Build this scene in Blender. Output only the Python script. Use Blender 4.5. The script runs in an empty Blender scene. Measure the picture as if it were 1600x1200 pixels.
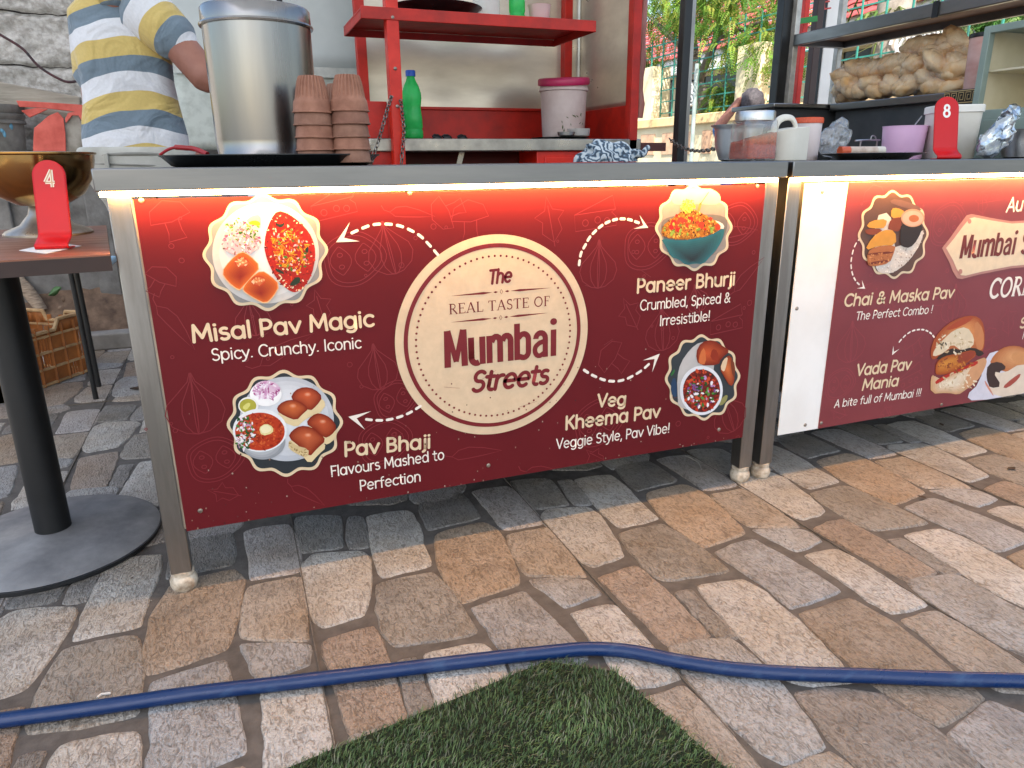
import bpy, math, random
from math import sin, cos, pi, radians, sqrt, atan2
from mathutils import Vector as V, Matrix, noise as mnoise

SC = bpy.context.scene
COL = SC.collection
random.seed(11)

# ------------------------------------------------------------------ camera
YAW, PITCH, ROLL, FPX, EYE = radians(69.193), radians(-17.254), radians(-0.552), 1117.8, 0.8643
fw = V((cos(PITCH)*cos(YAW), cos(PITCH)*sin(YAW), sin(PITCH)))
rt0 = V((sin(YAW), -cos(YAW), 0)); up0 = rt0.cross(fw)
rt = rt0*cos(ROLL) + up0*sin(ROLL); up = -rt0*sin(ROLL) + up0*cos(ROLL)
EYEV = V((0, 0, EYE))
cd = bpy.data.cameras.new('camera'); cam = bpy.data.objects.new('camera', cd); COL.objects.link(cam)
cd.sensor_fit = 'HORIZONTAL'; cd.sensor_width = 36; cd.lens = 36*FPX/1600
cd.clip_start = 0.02; cd.clip_end = 400
mw = Matrix((rt, up, -fw)).transposed().to_4x4(); mw.translation = EYEV
cam.matrix_world = mw
SC.camera = cam

# ------------------------------------------------------------------ sky, sun, exposure
SUN_EL, SUN_AZ = radians(52), radians(205)        # azimuth from +y, clockwise (behind the camera, to its right side of the court)
w = bpy.data.worlds.new('World'); SC.world = w; w.use_nodes = True
nt = w.node_tree; bg = nt.nodes['Background']
sky = nt.nodes.new('ShaderNodeTexSky'); sky.sky_type = 'NISHITA'; sky.sun_disc = False
sky.sun_elevation = SUN_EL; sky.sun_rotation = SUN_AZ; sky.air_density = 1.2; sky.dust_density = 2.5
nt.links.new(sky.outputs[0], bg.inputs[0]); bg.inputs[1].default_value = 0.15
sl = bpy.data.lights.new('sun', 'SUN'); sl.energy = 4.6; sl.angle = radians(0.5); sl.color = (1, .96, .90)
so = bpy.data.objects.new('sun', sl); COL.objects.link(so)
sd = V((sin(SUN_AZ)*cos(SUN_EL), cos(SUN_AZ)*cos(SUN_EL), sin(SUN_EL)))
so.rotation_euler = sd.to_track_quat('Z', 'Y').to_euler()
SC.view_settings.view_transform = 'Standard'
try: SC.view_settings.look = 'None'
except Exception: pass
SC.view_settings.exposure = 1.35
SC.view_settings.gamma = 1.0
SC.cycles.max_bounces = 10; SC.cycles.diffuse_bounces = 5; SC.cycles.glossy_bounces = 4
SC.cycles.transmission_bounces = 8; SC.cycles.transparent_max_bounces = 12
SC.cycles.sample_clamp_indirect = 6; SC.cycles.caustics_reflective = False; SC.cycles.caustics_refractive = False
LED = 47.0

# ------------------------------------------------------------------ measuring: photo pixel -> point of the place
def ray(x, y): return fw + rt*((x-800)/FPX) + up*((600-y)/FPX)
def at(x, y, Y): d = ray(x, y); return EYEV + d*(Y/d.y)          # on the vertical plane y = Y
def atx(x, y, X): d = ray(x, y); return EYEV + d*(X/d.x)         # on the vertical plane x = X
def gr(x, y, z=0.0): d = ray(x, y); return EYEV + d*((z-EYE)/d.z)  # on the level z
def dep(p): return (V(p)-EYEV).dot(fw)
def wid(px, p): return px*dep(p)/FPX

def lin(h):
    if isinstance(h, str):
        h = h.lstrip('#'); c = [int(h[i:i+2], 16)/255 for i in (0, 2, 4)]
        return tuple(x/12.92 if x <= .04045 else ((x+.055)/1.055)**2.4 for x in c)
    return tuple(h)
def mix(a, b, t): return tuple(a[i]*(1-t)+b[i]*t for i in range(3))

# ------------------------------------------------------------------ materials
def M(name, c, c2=None, rough=.5, metal=0., vs=8., stretch=(1, 1, 1), lo=.35, hi=.65, bump=0., bs=80., bst=(1, 1, 1), spec=.5,
      rv=0., trans=0., ior=1.45, coat=0., attr=False, sheen=0., transl=0., alpha=1., det=5., emis=None, es=0.):
    m = bpy.data.materials.new(name); m.use_nodes = True
    n = m.node_tree.nodes; L = m.node_tree.links.new
    b = n['Principled BSDF']; out = n['Material Output']
    c = lin(c); c2 = lin(c2) if c2 is not None else tuple(x*.8 for x in c)
    tc = n.new('ShaderNodeTexCoord'); mp = n.new('ShaderNodeMapping'); mp.inputs['Scale'].default_value = stretch
    L(tc.outputs['Object'], mp.inputs[0])
    no = n.new('ShaderNodeTexNoise'); no.inputs['Scale'].default_value = vs; no.inputs['Detail'].default_value = det
    no.inputs['Roughness'].default_value = .6
    L(mp.outputs[0], no.inputs['Vector'])
    rp = n.new('ShaderNodeMapRange'); rp.inputs[1].default_value = lo; rp.inputs[2].default_value = hi
    L(no.outputs[0], rp.inputs[0])
    mx = n.new('ShaderNodeMix'); mx.data_type = 'RGBA'
    L(rp.outputs[0], mx.inputs[0])
    mx.inputs[6].default_value = (*c, 1); mx.inputs[7].default_value = (*c2, 1)
    colout = mx.outputs[2]
    if attr:
        at_ = n.new('ShaderNodeAttribute'); at_.attribute_name = 'Col'
        mm = n.new('ShaderNodeMix'); mm.data_type = 'RGBA'; mm.blend_type = 'MULTIPLY'; mm.inputs[0].default_value = 1
        L(at_.outputs[0], mm.inputs[6]); L(colout, mm.inputs[7]); colout = mm.outputs[2]
    L(colout, b.inputs['Base Color'])
    b.inputs['Metallic'].default_value = metal; b.inputs['IOR'].default_value = ior
    b.inputs['Specular IOR Level'].default_value = spec
    b.inputs['Transmission Weight'].default_value = trans; b.inputs['Coat Weight'].default_value = coat
    b.inputs['Coat Roughness'].default_value = .12; b.inputs['Alpha'].default_value = alpha
    b.inputs['Sheen Weight'].default_value = sheen
    if rv:
        r2 = n.new('ShaderNodeMapRange'); r2.inputs[1].default_value = .3; r2.inputs[2].default_value = .7
        r2.inputs[3].default_value = max(.02, rough-rv); r2.inputs[4].default_value = min(1, rough+rv)
        L(no.outputs[0], r2.inputs[0]); L(r2.outputs[0], b.inputs['Roughness'])
    else: b.inputs['Roughness'].default_value = rough
    if bump:
        mp2 = n.new('ShaderNodeMapping'); mp2.inputs['Scale'].default_value = bst; L(tc.outputs['Object'], mp2.inputs[0])
        nb = n.new('ShaderNodeTexNoise'); nb.inputs['Scale'].default_value = bs; nb.inputs['Detail'].default_value = 4
        L(mp2.outputs[0], nb.inputs['Vector'])
        bu = n.new('ShaderNodeBump'); bu.inputs['Strength'].default_value = bump; bu.inputs['Distance'].default_value = .004
        L(nb.outputs[0], bu.inputs['Height']); L(bu.outputs[0], b.inputs['Normal'])
    if emis is not None:
        b.inputs['Emission Color'].default_value = (*lin(emis), 1); b.inputs['Emission Strength'].default_value = es
    if transl:
        tr = n.new('ShaderNodeBsdfTranslucent'); L(colout, tr.inputs[0]); ms = n.new('ShaderNodeMixShader'); ms.inputs[0].default_value = transl
        L(b.outputs[0], ms.inputs[1]); L(tr.outputs[0], ms.inputs[2]); L(ms.outputs[0], out.inputs[0])
    return m

# ------------------------------------------------------------------ mesh builder (world coordinates)
class MB:
    def __init__(s): s.v = []; s.f = []; s.m = []; s.c = []
    def add(s, vs, fs, mi=0, col=(1, 1, 1)):
        o = len(s.v); s.v += [tuple(p) for p in vs]
        for f in fs: s.f.append(tuple(o+i for i in f)); s.m.append(mi); s.c.append(col)
    def box(s, lo, hi, mi=0, col=(1, 1, 1)):
        x0, y0, z0 = lo; x1, y1, z1 = hi
        s.add([(x0, y0, z0), (x1, y0, z0), (x1, y1, z0), (x0, y1, z0), (x0, y0, z1), (x1, y0, z1), (x1, y1, z1), (x0, y1, z1)],
              [(0, 3, 2, 1), (4, 5, 6, 7), (0, 1, 5, 4), (1, 2, 6, 5), (2, 3, 7, 6), (3, 0, 4, 7)], mi, col)
    def bar(s, a, b, wx, wy, mi=0, upv=(0, 0, 1), col=(1, 1, 1)):
        a = V(a); b = V(b); d = (b-a).normalized(); u = V(upv)
        if abs(d.dot(u)) > .95: u = V((0, 1, 0))
        r = d.cross(u).normalized()*wx/2; q = r.cross(d).normalized()*wy/2
        vs = [a-r-q, a+r-q, a+r+q, a-r+q, b-r-q, b+r-q, b+r+q, b-r+q]
        s.add(vs, [(0, 3, 2, 1), (4, 5, 6, 7), (0, 1, 5, 4), (1, 2, 6, 5), (2, 3, 7, 6), (3, 0, 4, 7)], mi, col)
    def lathe(s, prof, c=(0, 0, 0), n=40, mi=0, cap0=True, cap1=True, sx=1, sy=1, axis=None, col=(1, 1, 1), fn=None):
        R = V(axis).to_track_quat('Z', 'Y').to_matrix() if axis else None
        vs = []
        for k, (r, z) in enumerate(prof):
            for i in range(n):
                t = 2*pi*i/n; rr = r*(fn(t, z) if fn else 1)
                p = V((rr*cos(t)*sx, rr*sin(t)*sy, z))
                if R: p = R @ p
                vs.append(p+V(c))
        fs = [(k*n+i, k*n+(i+1) % n, (k+1)*n+(i+1) % n, (k+1)*n+i) for k in range(len(prof)-1) for i in range(n)]
        if cap0: fs.append(tuple(range(n-1, -1, -1)))
        if cap1: fs.append(tuple((len(prof)-1)*n+i for i in range(n)))
        s.add(vs, fs, mi, col)
    def tube(s, pts, r, n=8, mi=0, closed=False, col=(1, 1, 1), flat=1.0):
        pts = [V(p) for p in pts]; N = len(pts); vs = []; u = None
        for i, p in enumerate(pts):
            a = pts[(i-1) % N] if (closed or i > 0) else p; b = pts[(i+1) % N] if (closed or i < N-1) else p
            d = (b-a).normalized()
            if u is None:
                u = d.orthogonal().normalized()
            u = (u - d*u.dot(d)).normalized(); q = d.cross(u)
            rr = r[i] if isinstance(r, (list, tuple)) else r
            for k in range(n):
                t = 2*pi*k/n; vs.append(p + u*(rr*cos(t)) + q*(rr*flat*sin(t)))
        fs = []
        for i in range(N if closed else N-1):
            j = (i+1) % N
            fs += [(i*n+k, i*n+(k+1) % n, j*n+(k+1) % n, j*n+k) for k in range(n)]
        if not closed: fs += [tuple(range(n-1, -1, -1)), tuple((N-1)*n+k for k in range(n))]
        s.add(vs, fs, mi, col)
    def prism(s, front, dv, mi=0, col=(1, 1, 1)):
        n = len(front); dv = V(dv); f = [V(p) for p in front]
        s.add(f+[p+dv for p in f], [tuple(range(n)), tuple(range(2*n-1, n-1, -1))]+[(i, i+n, (i+1) % n+n, (i+1) % n) for i in range(n)], mi, col)
    def ball(s, c, r, n=16, m=10, mi=0, col=(1, 1, 1), nz=0., ns=3., rot=None):
        c = V(c); r = (r, r, r) if not isinstance(r, (tuple, list)) else r; vs = []
        for j in range(1, m):
            for i in range(n):
                d = V((sin(pi*j/m)*cos(2*pi*i/n), sin(pi*j/m)*sin(2*pi*i/n), cos(pi*j/m)))
                k = 1 + (nz*mnoise.noise(d*ns+c*7) if nz else 0)
                p = V((d.x*r[0], d.y*r[1], d.z*r[2]))*k
                if rot: p = rot @ p
                vs.append(c+p)
        t = V((0, 0, r[2])); b = V((0, 0, -r[2]))
        if rot: t = rot @ t; b = rot @ b
        vs += [c+t, c+b]; T = len(vs)-2; B = T+1
        fs = [(j*n+i, (j+1)*n+i, (j+1)*n+(i+1) % n, j*n+(i+1) % n) for j in range(m-2) for i in range(n)]
        fs += [(T, i, (i+1) % n) for i in range(n)] + [(B, (m-2)*n+(i+1) % n, (m-2)*n+i) for i in range(n)]
        s.add(vs, fs, mi, col)
    def grid(s, nx, ny, fn, mi=0, col=(1, 1, 1)):
        vs = [fn(i/nx, j/ny) for j in range(ny+1) for i in range(nx+1)]
        s.add(vs, [(j*(nx+1)+i, j*(nx+1)+i+1, (j+1)*(nx+1)+i+1, (j+1)*(nx+1)+i) for j in range(ny) for i in range(nx)], mi, col)
    def build(s, name, mats, parent=None, ang=35, bev=0., remesh=0., solid=0.):
        o0 = V(ORG.get(parent.name, (0, 0, 0))) if parent else V((0, 0, 0))
        me = bpy.data.meshes.new(name)
        me.from_pydata([(p[0]-o0.x, p[1]-o0.y, p[2]-o0.z) for p in s.v], [], s.f)
        if not isinstance(mats, (list, tuple)): mats = [mats]
        for m in mats: me.materials.append(m)
        me.polygons.foreach_set('material_index', s.m)
        a = me.color_attributes.new('Col', 'FLOAT_COLOR', 'CORNER')
        buf = []
        for f, c in zip(s.f, s.c): buf += [c[0], c[1], c[2], 1.0]*len(f)
        a.data.foreach_set('color', buf)
        me.polygons.foreach_set('use_smooth', [True]*len(s.f))
        me.update()
        me.set_sharp_from_angle(angle=radians(ang))
        ob = bpy.data.objects.new(name, me); COL.objects.link(ob)
        if parent: ob.parent = parent
        ORG[ob.name] = tuple(o0)
        if remesh:
            md = ob.modifiers.new('remesh', 'REMESH'); md.mode = 'VOXEL'; md.voxel_size = remesh; md.use_smooth_shade = True
            sm = ob.modifiers.new('smooth', 'SMOOTH'); sm.factor = .5; sm.iterations = 6
        if solid:
            md = ob.modifiers.new('solid', 'SOLIDIFY'); md.thickness = solid; md.offset = 0
        if bev:
            md = ob.modifiers.new('bevel', 'BEVEL'); md.width = bev; md.segments = 2; md.limit_method = 'ANGLE'; md.angle_limit = radians(40)
        return ob
ORG = {}
def thing(name, label, cat, loc, group=None):
    o = bpy.data.objects.new(name, None); COL.objects.link(o); o.location = loc; o.empty_display_size = .05
    ORG[o.name] = tuple(loc); return tag(o, label, cat, group)
def tag(o, label, cat, group=None):
    o['label'] = label; o['category'] = cat
    if group: o['group'] = group
    return o
def setting(o): o['kind'] = 'structure'; return o
def dup(root, loc, label=None):
    r = root.copy(); COL.objects.link(r); r.location = loc
    if label: r['label'] = label
    for ch in list(root.children):
        c = ch.copy(); COL.objects.link(c); c.parent = r
        for g in list(ch.children):
            d = g.copy(); COL.objects.link(d); d.parent = c
    return r
def catmull(pts, n=8, closed=False):
    P = [V(p) for p in pts]; N = len(P); out = []
    for i in range(N if closed else N-1):
        g = lambda k: P[k % N] if closed else P[max(0, min(N-1, k))]
        a, b, c, d = g(i-1), g(i), g(i+1), g(i+2)
        for k in range(n):
            t = k/n; out.append(.5*((2*b)+(c-a)*t+(2*a-5*b+4*c-d)*t*t+(-a+3*b-3*c+d)*t*t*t))
    if not closed: out.append(P[-1])
    return out

def film(name, tint=(1, 1, 1), amt=.05, rough=.1, bump=.8, bs=30, body=0., bcol=(.8, .8, .8), top=.45):
    m = bpy.data.materials.new(name); m.use_nodes = True; n = m.node_tree.nodes; L = m.node_tree.links.new; n.remove(n['Principled BSDF'])
    tr = n.new('ShaderNodeBsdfTransparent'); tr.inputs[0].default_value = (*tint, 1); gl = n.new('ShaderNodeBsdfGlossy'); gl.inputs['Roughness'].default_value = rough
    lw = n.new('ShaderNodeLayerWeight'); lw.inputs[0].default_value = .35; mr = n.new('ShaderNodeMapRange'); mr.inputs[3].default_value = amt; mr.inputs[4].default_value = top; L(lw.outputs['Facing'], mr.inputs[0])
    mx = n.new('ShaderNodeMixShader'); L(mr.outputs[0], mx.inputs[0]); L(tr.outputs[0], mx.inputs[1]); L(gl.outputs[0], mx.inputs[2]); o = mx.outputs[0]
    if body:
        df = n.new('ShaderNodeBsdfDiffuse'); df.inputs[0].default_value = (*lin(bcol), 1); m2 = n.new('ShaderNodeMixShader'); m2.inputs[0].default_value = body; L(o, m2.inputs[1]); L(df.outputs[0], m2.inputs[2]); o = m2.outputs[0]
    tc = n.new('ShaderNodeTexCoord'); nb = n.new('ShaderNodeTexNoise'); nb.inputs['Scale'].default_value = bs; nb.inputs['Detail'].default_value = 2; nb.inputs['Distortion'].default_value = 1.; L(tc.outputs['Object'], nb.inputs[0])
    if bump:
        bu = n.new('ShaderNodeBump'); bu.inputs['Strength'].default_value = bump; bu.inputs['Distance'].default_value = .01; L(nb.outputs[0], bu.inputs['Height']); L(bu.outputs[0], gl.inputs['Normal']); L(bu.outputs[0], lw.inputs['Normal'])
    L(o, n['Material Output'].inputs[0]); return m
# shared materials
STEEL = M('brushed_steel', '#858483', '#7b7a78', rough=.33, metal=1, vs=9, stretch=(.3, 1, 3), rv=.05, bump=.02, bs=40, bst=(.1, 1, 14))
STEELW = M('worn_leg_steel', '#9a9793', '#7f7b77', rough=.36, metal=1, vs=14, stretch=(2, 1, .25), rv=.07, bump=.025, bs=60, bst=(3, 1, .2))
STEELP = M('polished_steel', '#c6c5c3', '#b4b3b1', rough=.3, metal=1, vs=20, rv=.05)
BLACKM = M('black_paint', '#101113', '#1b1b1c', rough=.42, vs=30, rv=.1)
REDP = M('red_paint', '#da2208', '#b81806', rough=.42, vs=9, rv=.12, bump=.08, bs=50)
REDD = M('worn_red_paint', '#be2010', '#98190d', rough=.5, vs=12, lo=.4, hi=.7, bump=.15, bs=40)
WHITEP = M('white_plastic', '#e4e0d8', '#d6d1c7', rough=.4, vs=10)
INK = M('printed_vinyl', (1, 1, 1), (.9, .9, .9), rough=.38, vs=40, attr=True, spec=.4)
PVINYL = M('maroon_vinyl', (.122, .0082, .012), (.105, .0072, .0105), rough=.5, vs=3, spec=.22, bump=.015, bs=25)
PLYEDGE = M('board_edge', '#b8a58e', '#7d7062', rough=.7, vs=60, stretch=(1, 1, .2))
RUBW = M('dirty_plastic_foot', '#cfc2ae', '#8d7b66', rough=.55, vs=45, bump=.1, bs=90)
CHAINM = M('chain_steel', '#8c8781', '#5a5550', rough=.4, metal=.9, vs=50)
# ------------------------------------------------------------------ ground and tiled floor
GROUNDM = M('packed_ground', '#6f747a', '#5f6469', rough=.9, vs=1.5, bump=.2, bs=40)
mb = MB(); mb.box((-80, -80, -.3), (80, 80, -.012)); setting(mb.build('ground', GROUNDM))

GROUT = M('grout', '#5e5852', '#4a4540', rough=.75, vs=30, bump=.25, bs=160)
SEAM = M('tile_seam', '#6b6258', '#4c453d', rough=.8, vs=50)
def stone_mat():
    m = bpy.data.materials.new('stamped_stone'); m.use_nodes = True; n = m.node_tree.nodes; L = m.node_tree.links.new; b = n['Principled BSDF']
    tc = n.new('ShaderNodeTexCoord')
    def noise(sc, st=(1, 1, 1), det=5, dist=0, rz=0):
        mp = n.new('ShaderNodeMapping'); mp.inputs['Scale'].default_value = st; mp.inputs['Rotation'].default_value = (0, 0, rz); L(tc.outputs['Object'], mp.inputs[0])
        q = n.new('ShaderNodeTexNoise'); q.inputs['Scale'].default_value = sc; q.inputs['Detail'].default_value = det; q.inputs['Distortion'].default_value = dist
        L(mp.outputs[0], q.inputs['Vector']); return q.outputs[0]
    def rng(x, a, b_, c, d):
        r = n.new('ShaderNodeMapRange'); r.inputs[1].default_value = a; r.inputs[2].default_value = b_; r.inputs[3].default_value = c; r.inputs[4].default_value = d
        L(x, r.inputs[0]); return r.outputs[0]
    def mul(a, f, col):
        x = n.new('ShaderNodeMix'); x.data_type = 'RGBA'; x.blend_type = 'MULTIPLY'
        L(f, x.inputs[0]); L(a, x.inputs[6]); x.inputs[7].default_value = (*col, 1); return x.outputs[2]
    a = n.new('ShaderNodeAttribute'); a.attribute_name = 'Col'
    hs = n.new('ShaderNodeHueSaturation'); hs.inputs['Saturation'].default_value = .56; hs.inputs['Value'].default_value = .80; L(a.outputs[0], hs.inputs['Color'])
    c = hs.outputs[0]
    c = mul(c, rng(noise(6, det=6), .42, .68, 0, .8), (.84, .74, .62))         # rusty clouds of the print
    c = mul(c, rng(noise(11, det=7), .5, .72, 0, .7), (.62, .62, .63))        # grey clouds
    chis = noise(125, (1, .42, 1), 4, 1.6, radians(38))
    c = mul(c, rng(chis, .36, .54, .85, 0), (.45, .42, .39))                   # darker in the low creases of the chiselled relief
    c = mul(c, rng(noise(300, det=2), .35, .5, .35, 0), (.6, .58, .55))
    L(c, b.inputs['Base Color'])
    bu = n.new('ShaderNodeBump'); bu.inputs['Strength'].default_value = 1.; bu.inputs['Distance'].default_value = .006; L(chis, bu.inputs['Height'])
    bu2 = n.new('ShaderNodeBump'); bu2.inputs['Strength'].default_value = .7; bu2.inputs['Distance'].default_value = .0035; L(noise(210, det=3), bu2.inputs['Height']); L(bu.outputs[0], bu2.inputs['Normal'])
    L(bu2.outputs[0], b.inputs['Normal'])
    L(rng(noise(9), .3, .7, .34, .54), b.inputs['Roughness']); b.inputs['Specular IOR Level'].default_value = .5
    return m
STONE = stone_mat()
TX, TY, TX0 = .588, 1.19, .642
ZA = lambda x, y: (800+x/4, 640+y/4)
ZB = lambda x, y: (1100+x/3.2, 640+y/3.2)
ZC = lambda x, y: (440+x/3.2, 740+y/3.2)
ZD = lambda x, y: (1000+x*.375, 850+y*.375)
STONES = [   # view, column of the tile grid, colour, outline
 (ZC, 0, '#b5915f', [(765, 300), (1010, 240), (1085, 285), (1150, 420), (1195, 550), (1050, 600), (905, 650), (820, 540), (775, 430)]),
 (ZC, 0, '#b79f7e', [(1118, 308), (1220, 290), (1333, 268), (1440, 400), (1528, 518), (1380, 515), (1225, 510), (1160, 410)]),
 (ZC, 0, '#c6bcab', [(100, 450), (160, 400), (400, 385), (440, 430), (440, 580), (425, 700), (320, 735), (205, 770), (140, 715), (110, 560)]),
 (ZC, 0, '#c9bfae', [(420, 215), (520, 195), (640, 182), (690, 260), (700, 340), (755, 460), (620, 490), (495, 520), (465, 430), (440, 320)]),
 (ZC, 0, '#a2947f', [(470, 555), (600, 522), (757, 492), (850, 590), (985, 800), (780, 835), (560, 862), (505, 800), (480, 680)]),
 (ZC, 0, '#8b857c', [(690, 130), (900, 90), (1000, 225), (840, 255), (732, 285), (700, 210)]),
 (ZC, 0, '#b8aca2', [(945, 90), (1060, 70), (1135, 65), (1200, 110), (1318, 248), (1210, 268), (1105, 283), (1040, 190)]),
 (ZB, 1, '#b0aeac', [(50, 715), (140, 680), (245, 645), (460, 770), (690, 905), (560, 955), (430, 1000), (300, 880), (170, 795)]),
 (ZC, 0, '#b4b1ac', [(1230, 528), (1400, 528), (1538, 532), (1592, 605), (1500, 640), (1420, 670), (1370, 635)]),
 (ZB, 2, '#a98a69', [(540, 597), (620, 565), (690, 547), (780, 590), (900, 662), (1040, 740), (1165, 812), (1100, 835), (1000, 857), (760, 715)]),
 (ZB, 2, '#9c9183', [(910, 652), (985, 640), (1120, 725), (1285, 818), (1245, 832), (1180, 815), (1060, 740)]),
 (ZD, 1, '#cdc4b6', [(230, 180), (330, 158), (425, 145), (530, 205), (620, 290), (740, 400), (860, 525), (900, 565), (760, 590), (620, 575), (490, 470), (340, 300)]),
 (ZD, 1, '#cbc3b7', [(680, 50), (760, 30), (830, 20), (1020, 138), (1200, 252), (1120, 275), (1040, 287), (955, 240), (890, 185), (780, 115)]),
 (ZD, 1, '#a88d6b', [(660, 295), (780, 255), (880, 225), (1060, 330), (1200, 440), (1320, 545), (1430, 642), (1350, 705), (1250, 762), (1130, 690), (1020, 620), (870, 500), (745, 390)]),
 (ZD, 1, '#b9a893', [(1090, 320), (1160, 298), (1235, 278), (1420, 385), (1600, 500), (1700, 570), (1600, 625), (1470, 600), (1310, 500), (1190, 395)]),
 (ZD, 1, '#b4afa8', [(122, 428), (240, 402), (378, 392), (480, 480), (600, 600), (690, 720), (768, 840), (690, 885), (595, 920), (480, 850), (310, 690), (160, 520)]),
 (ZD, 1, '#a3927f', [(640, 620), (780, 600), (1000, 625), (1130, 710), (1230, 770), (1420, 930), (1330, 1000), (1050, 1000), (910, 940), (790, 810)]),
 (ZD, 1, '#b1aaa4', [(1280, 795), (1370, 730), (1455, 658), (1560, 690), (1690, 760), (1780, 930), (1700, 1000), (1530, 990), (1410, 900)]),
 (ZD, 1, '#b8a58c', [(600, 935), (700, 900), (790, 868), (880, 935), (950, 1000), (800, 1040), (680, 1030)]),
 (ZC, 0, '#8f8a80', [(60, 220), (180, 210), (300, 212), (310, 370), (200, 385), (90, 400)]),
 (ZC, 0, '#9a948a', [(325, 218), (412, 213), (445, 370), (330, 378)]),
]
TILE = []
for vw, k, colr, pts in STONES:
    P = [gr(*vw(*p)) for p in pts]
    TILE.append((lin(colr), [V((p.x - (TX0+(k-1)*TX), p.y, 0)) for p in P]))
def soft(P, it=2, k=.2):
    for _ in range(it):
        Q = []
        for i in range(len(P)):
            a, b = P[i], P[(i+1) % len(P)]; Q += [a*(1-k)+b*k, a*k+b*(1-k)]
        P = Q
    return P
mb = MB()
FX0, FX1, FY0, FY1 = -2.6, 4.2, -.8, 5.4
mb.box((FX0-.05, FY0, -.012), (FX1, FY1, -.001), 0)
rs = random.Random(5)
for ti in range(-6, 7):
    for tj in range(-1, 4):
        for c, P in TILE:
            off = V((TX0+ti*TX, tj*TY, 0)); cen = sum(P, V((0, 0, 0)))/len(P)+off
            if not (FX0 < cen.x < FX1-.1 and FY0+.1 < cen.y < FY1-.1): continue
            if tj == -1 and cen.y > .42: continue
            if tj == 0 and cen.y < .40: continue
            Q = soft(soft([p+off for p in P], 1, .12), 1, .25)
            Q = [p + V((mnoise.noise(p*28)*.005, mnoise.noise(p*28+V((9, 0, 0)))*.005, 0)) for p in Q]
            Q = [p+(p-cen).normalized()*.0048 for p in Q]
            zj_ = rs.uniform(0, .0005)
            n = len(Q); v = rs.uniform(.9, 1.08); col = tuple(min(.8, x*v) for x in c)
            rad = sum((p-cen).length for p in Q)/n
            vs = [p+V((0, 0, -.0009)) for p in Q]
            for ins, z in ((.004, .0018), (.012, .0028)):
                vs += [cen+(p-cen)*(1-ins/rad)+V((0, 0, z+zj_)) for p in Q]
            fs = [(r*n+i, r*n+(i+1) % n, (r+1)*n+(i+1) % n, (r+1)*n+i) for r in (0, 1) for i in range(n)]+[tuple(2*n+i for i in range(n))]
            mb.add(vs, fs, 1, col)
for ti in range(-6, 7):
    x = TX0+ti*TX
    if FX0 < x < FX1: mb.box((x-.0012, FY0+.02, -.0008), (x+.0012, FY1-.02, .0034), 2)
for yy in (1.80, 2.99, 4.18):
    mb.box((FX0+.02, yy-.0012, -.0007), (FX1-.02, yy+.0012, .0032), 2)
setting(mb.build('tiled_floor', [GROUT, STONE, SEAM], ang=25))

# ------------------------------------------------------------------ artificial turf mat in the foreground
GRB = M('turf_backing', '#1d2b17', '#141d10', rough=.9, vs=60)
GRM = M('turf_blade', (1, 1, 1), (.8, .8, .8), rough=.5, vs=30, attr=True, spec=.3)
tf = thing('turf_mat', 'piece of dark green artificial grass with one corner pointing at the blue hose', 'turf mat', (.3, .75, .003))
ca = V((.522, 1.006, 0)); e1 = V((-.985, -.17, 0)); e2 = V((.20, -.98, 0))
mb = MB(); ed = [ca+e1*.088+e2*.002, ca+e1*.002+e2*.088, ca+e2*.7, ca+e2*.7+e1*1.1, ca+e1*1.1]
mb.prism([p+V((0, 0, .0075)) for p in ed], (0, 0, -.004)); mb.build('backing', GRB, tf)
mb = MB(); rg = random.Random(3); vs = []; fs = []
for i in range(46000):
    a, b = rg.uniform(-.006, 1.02), rg.uniform(-.006, .60)
    if a+b < .085+.01*sin(a*90): continue
    p = ca+e1*a+e2*b+V((0, 0, .0075))
    if p.y < .45: continue
    edge = min(a, b); jit = .012*mnoise.noise(V((a*40, b*40, 0)))
    if edge < abs(jit)*.6: continue
    h = rg.uniform(.006, .0135); th = rg.uniform(0, 2*pi); wv = rg.uniform(.0006, .0011)
    sw = mnoise.noise(V((a*6, b*6, 4)))*2.5
    ln = V((cos(th)*.7+cos(sw)*.5, sin(th)*.7+sin(sw)*.5, 0))*rg.uniform(.3, 1.25)*h
    sd_ = V((-sin(th), cos(th), 0))*wv
    g = rg.random(); tone = .75+.5*mnoise.noise(V((a*9, b*9, 1)))
    c = mix((.082, .145, .052), (.19, .265, .095), g**2) if rg.random() < .82 else (.22, .23, .15)
    c = tuple(x*tone for x in c)
    m_ = p+ln*.35+V((0, 0, h*.6)); t_ = p+ln+V((0, 0, h*rg.uniform(.7, 1)))
    mb.add([p-sd_, p+sd_, m_+sd_*.85, m_-sd_*.85, t_], [(0, 1, 2, 3), (3, 2, 4)], 0, c)
bl = mb.build('grass_blades', GRM, tf, ang=180); bl['kind'] = 'stuff'

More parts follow.
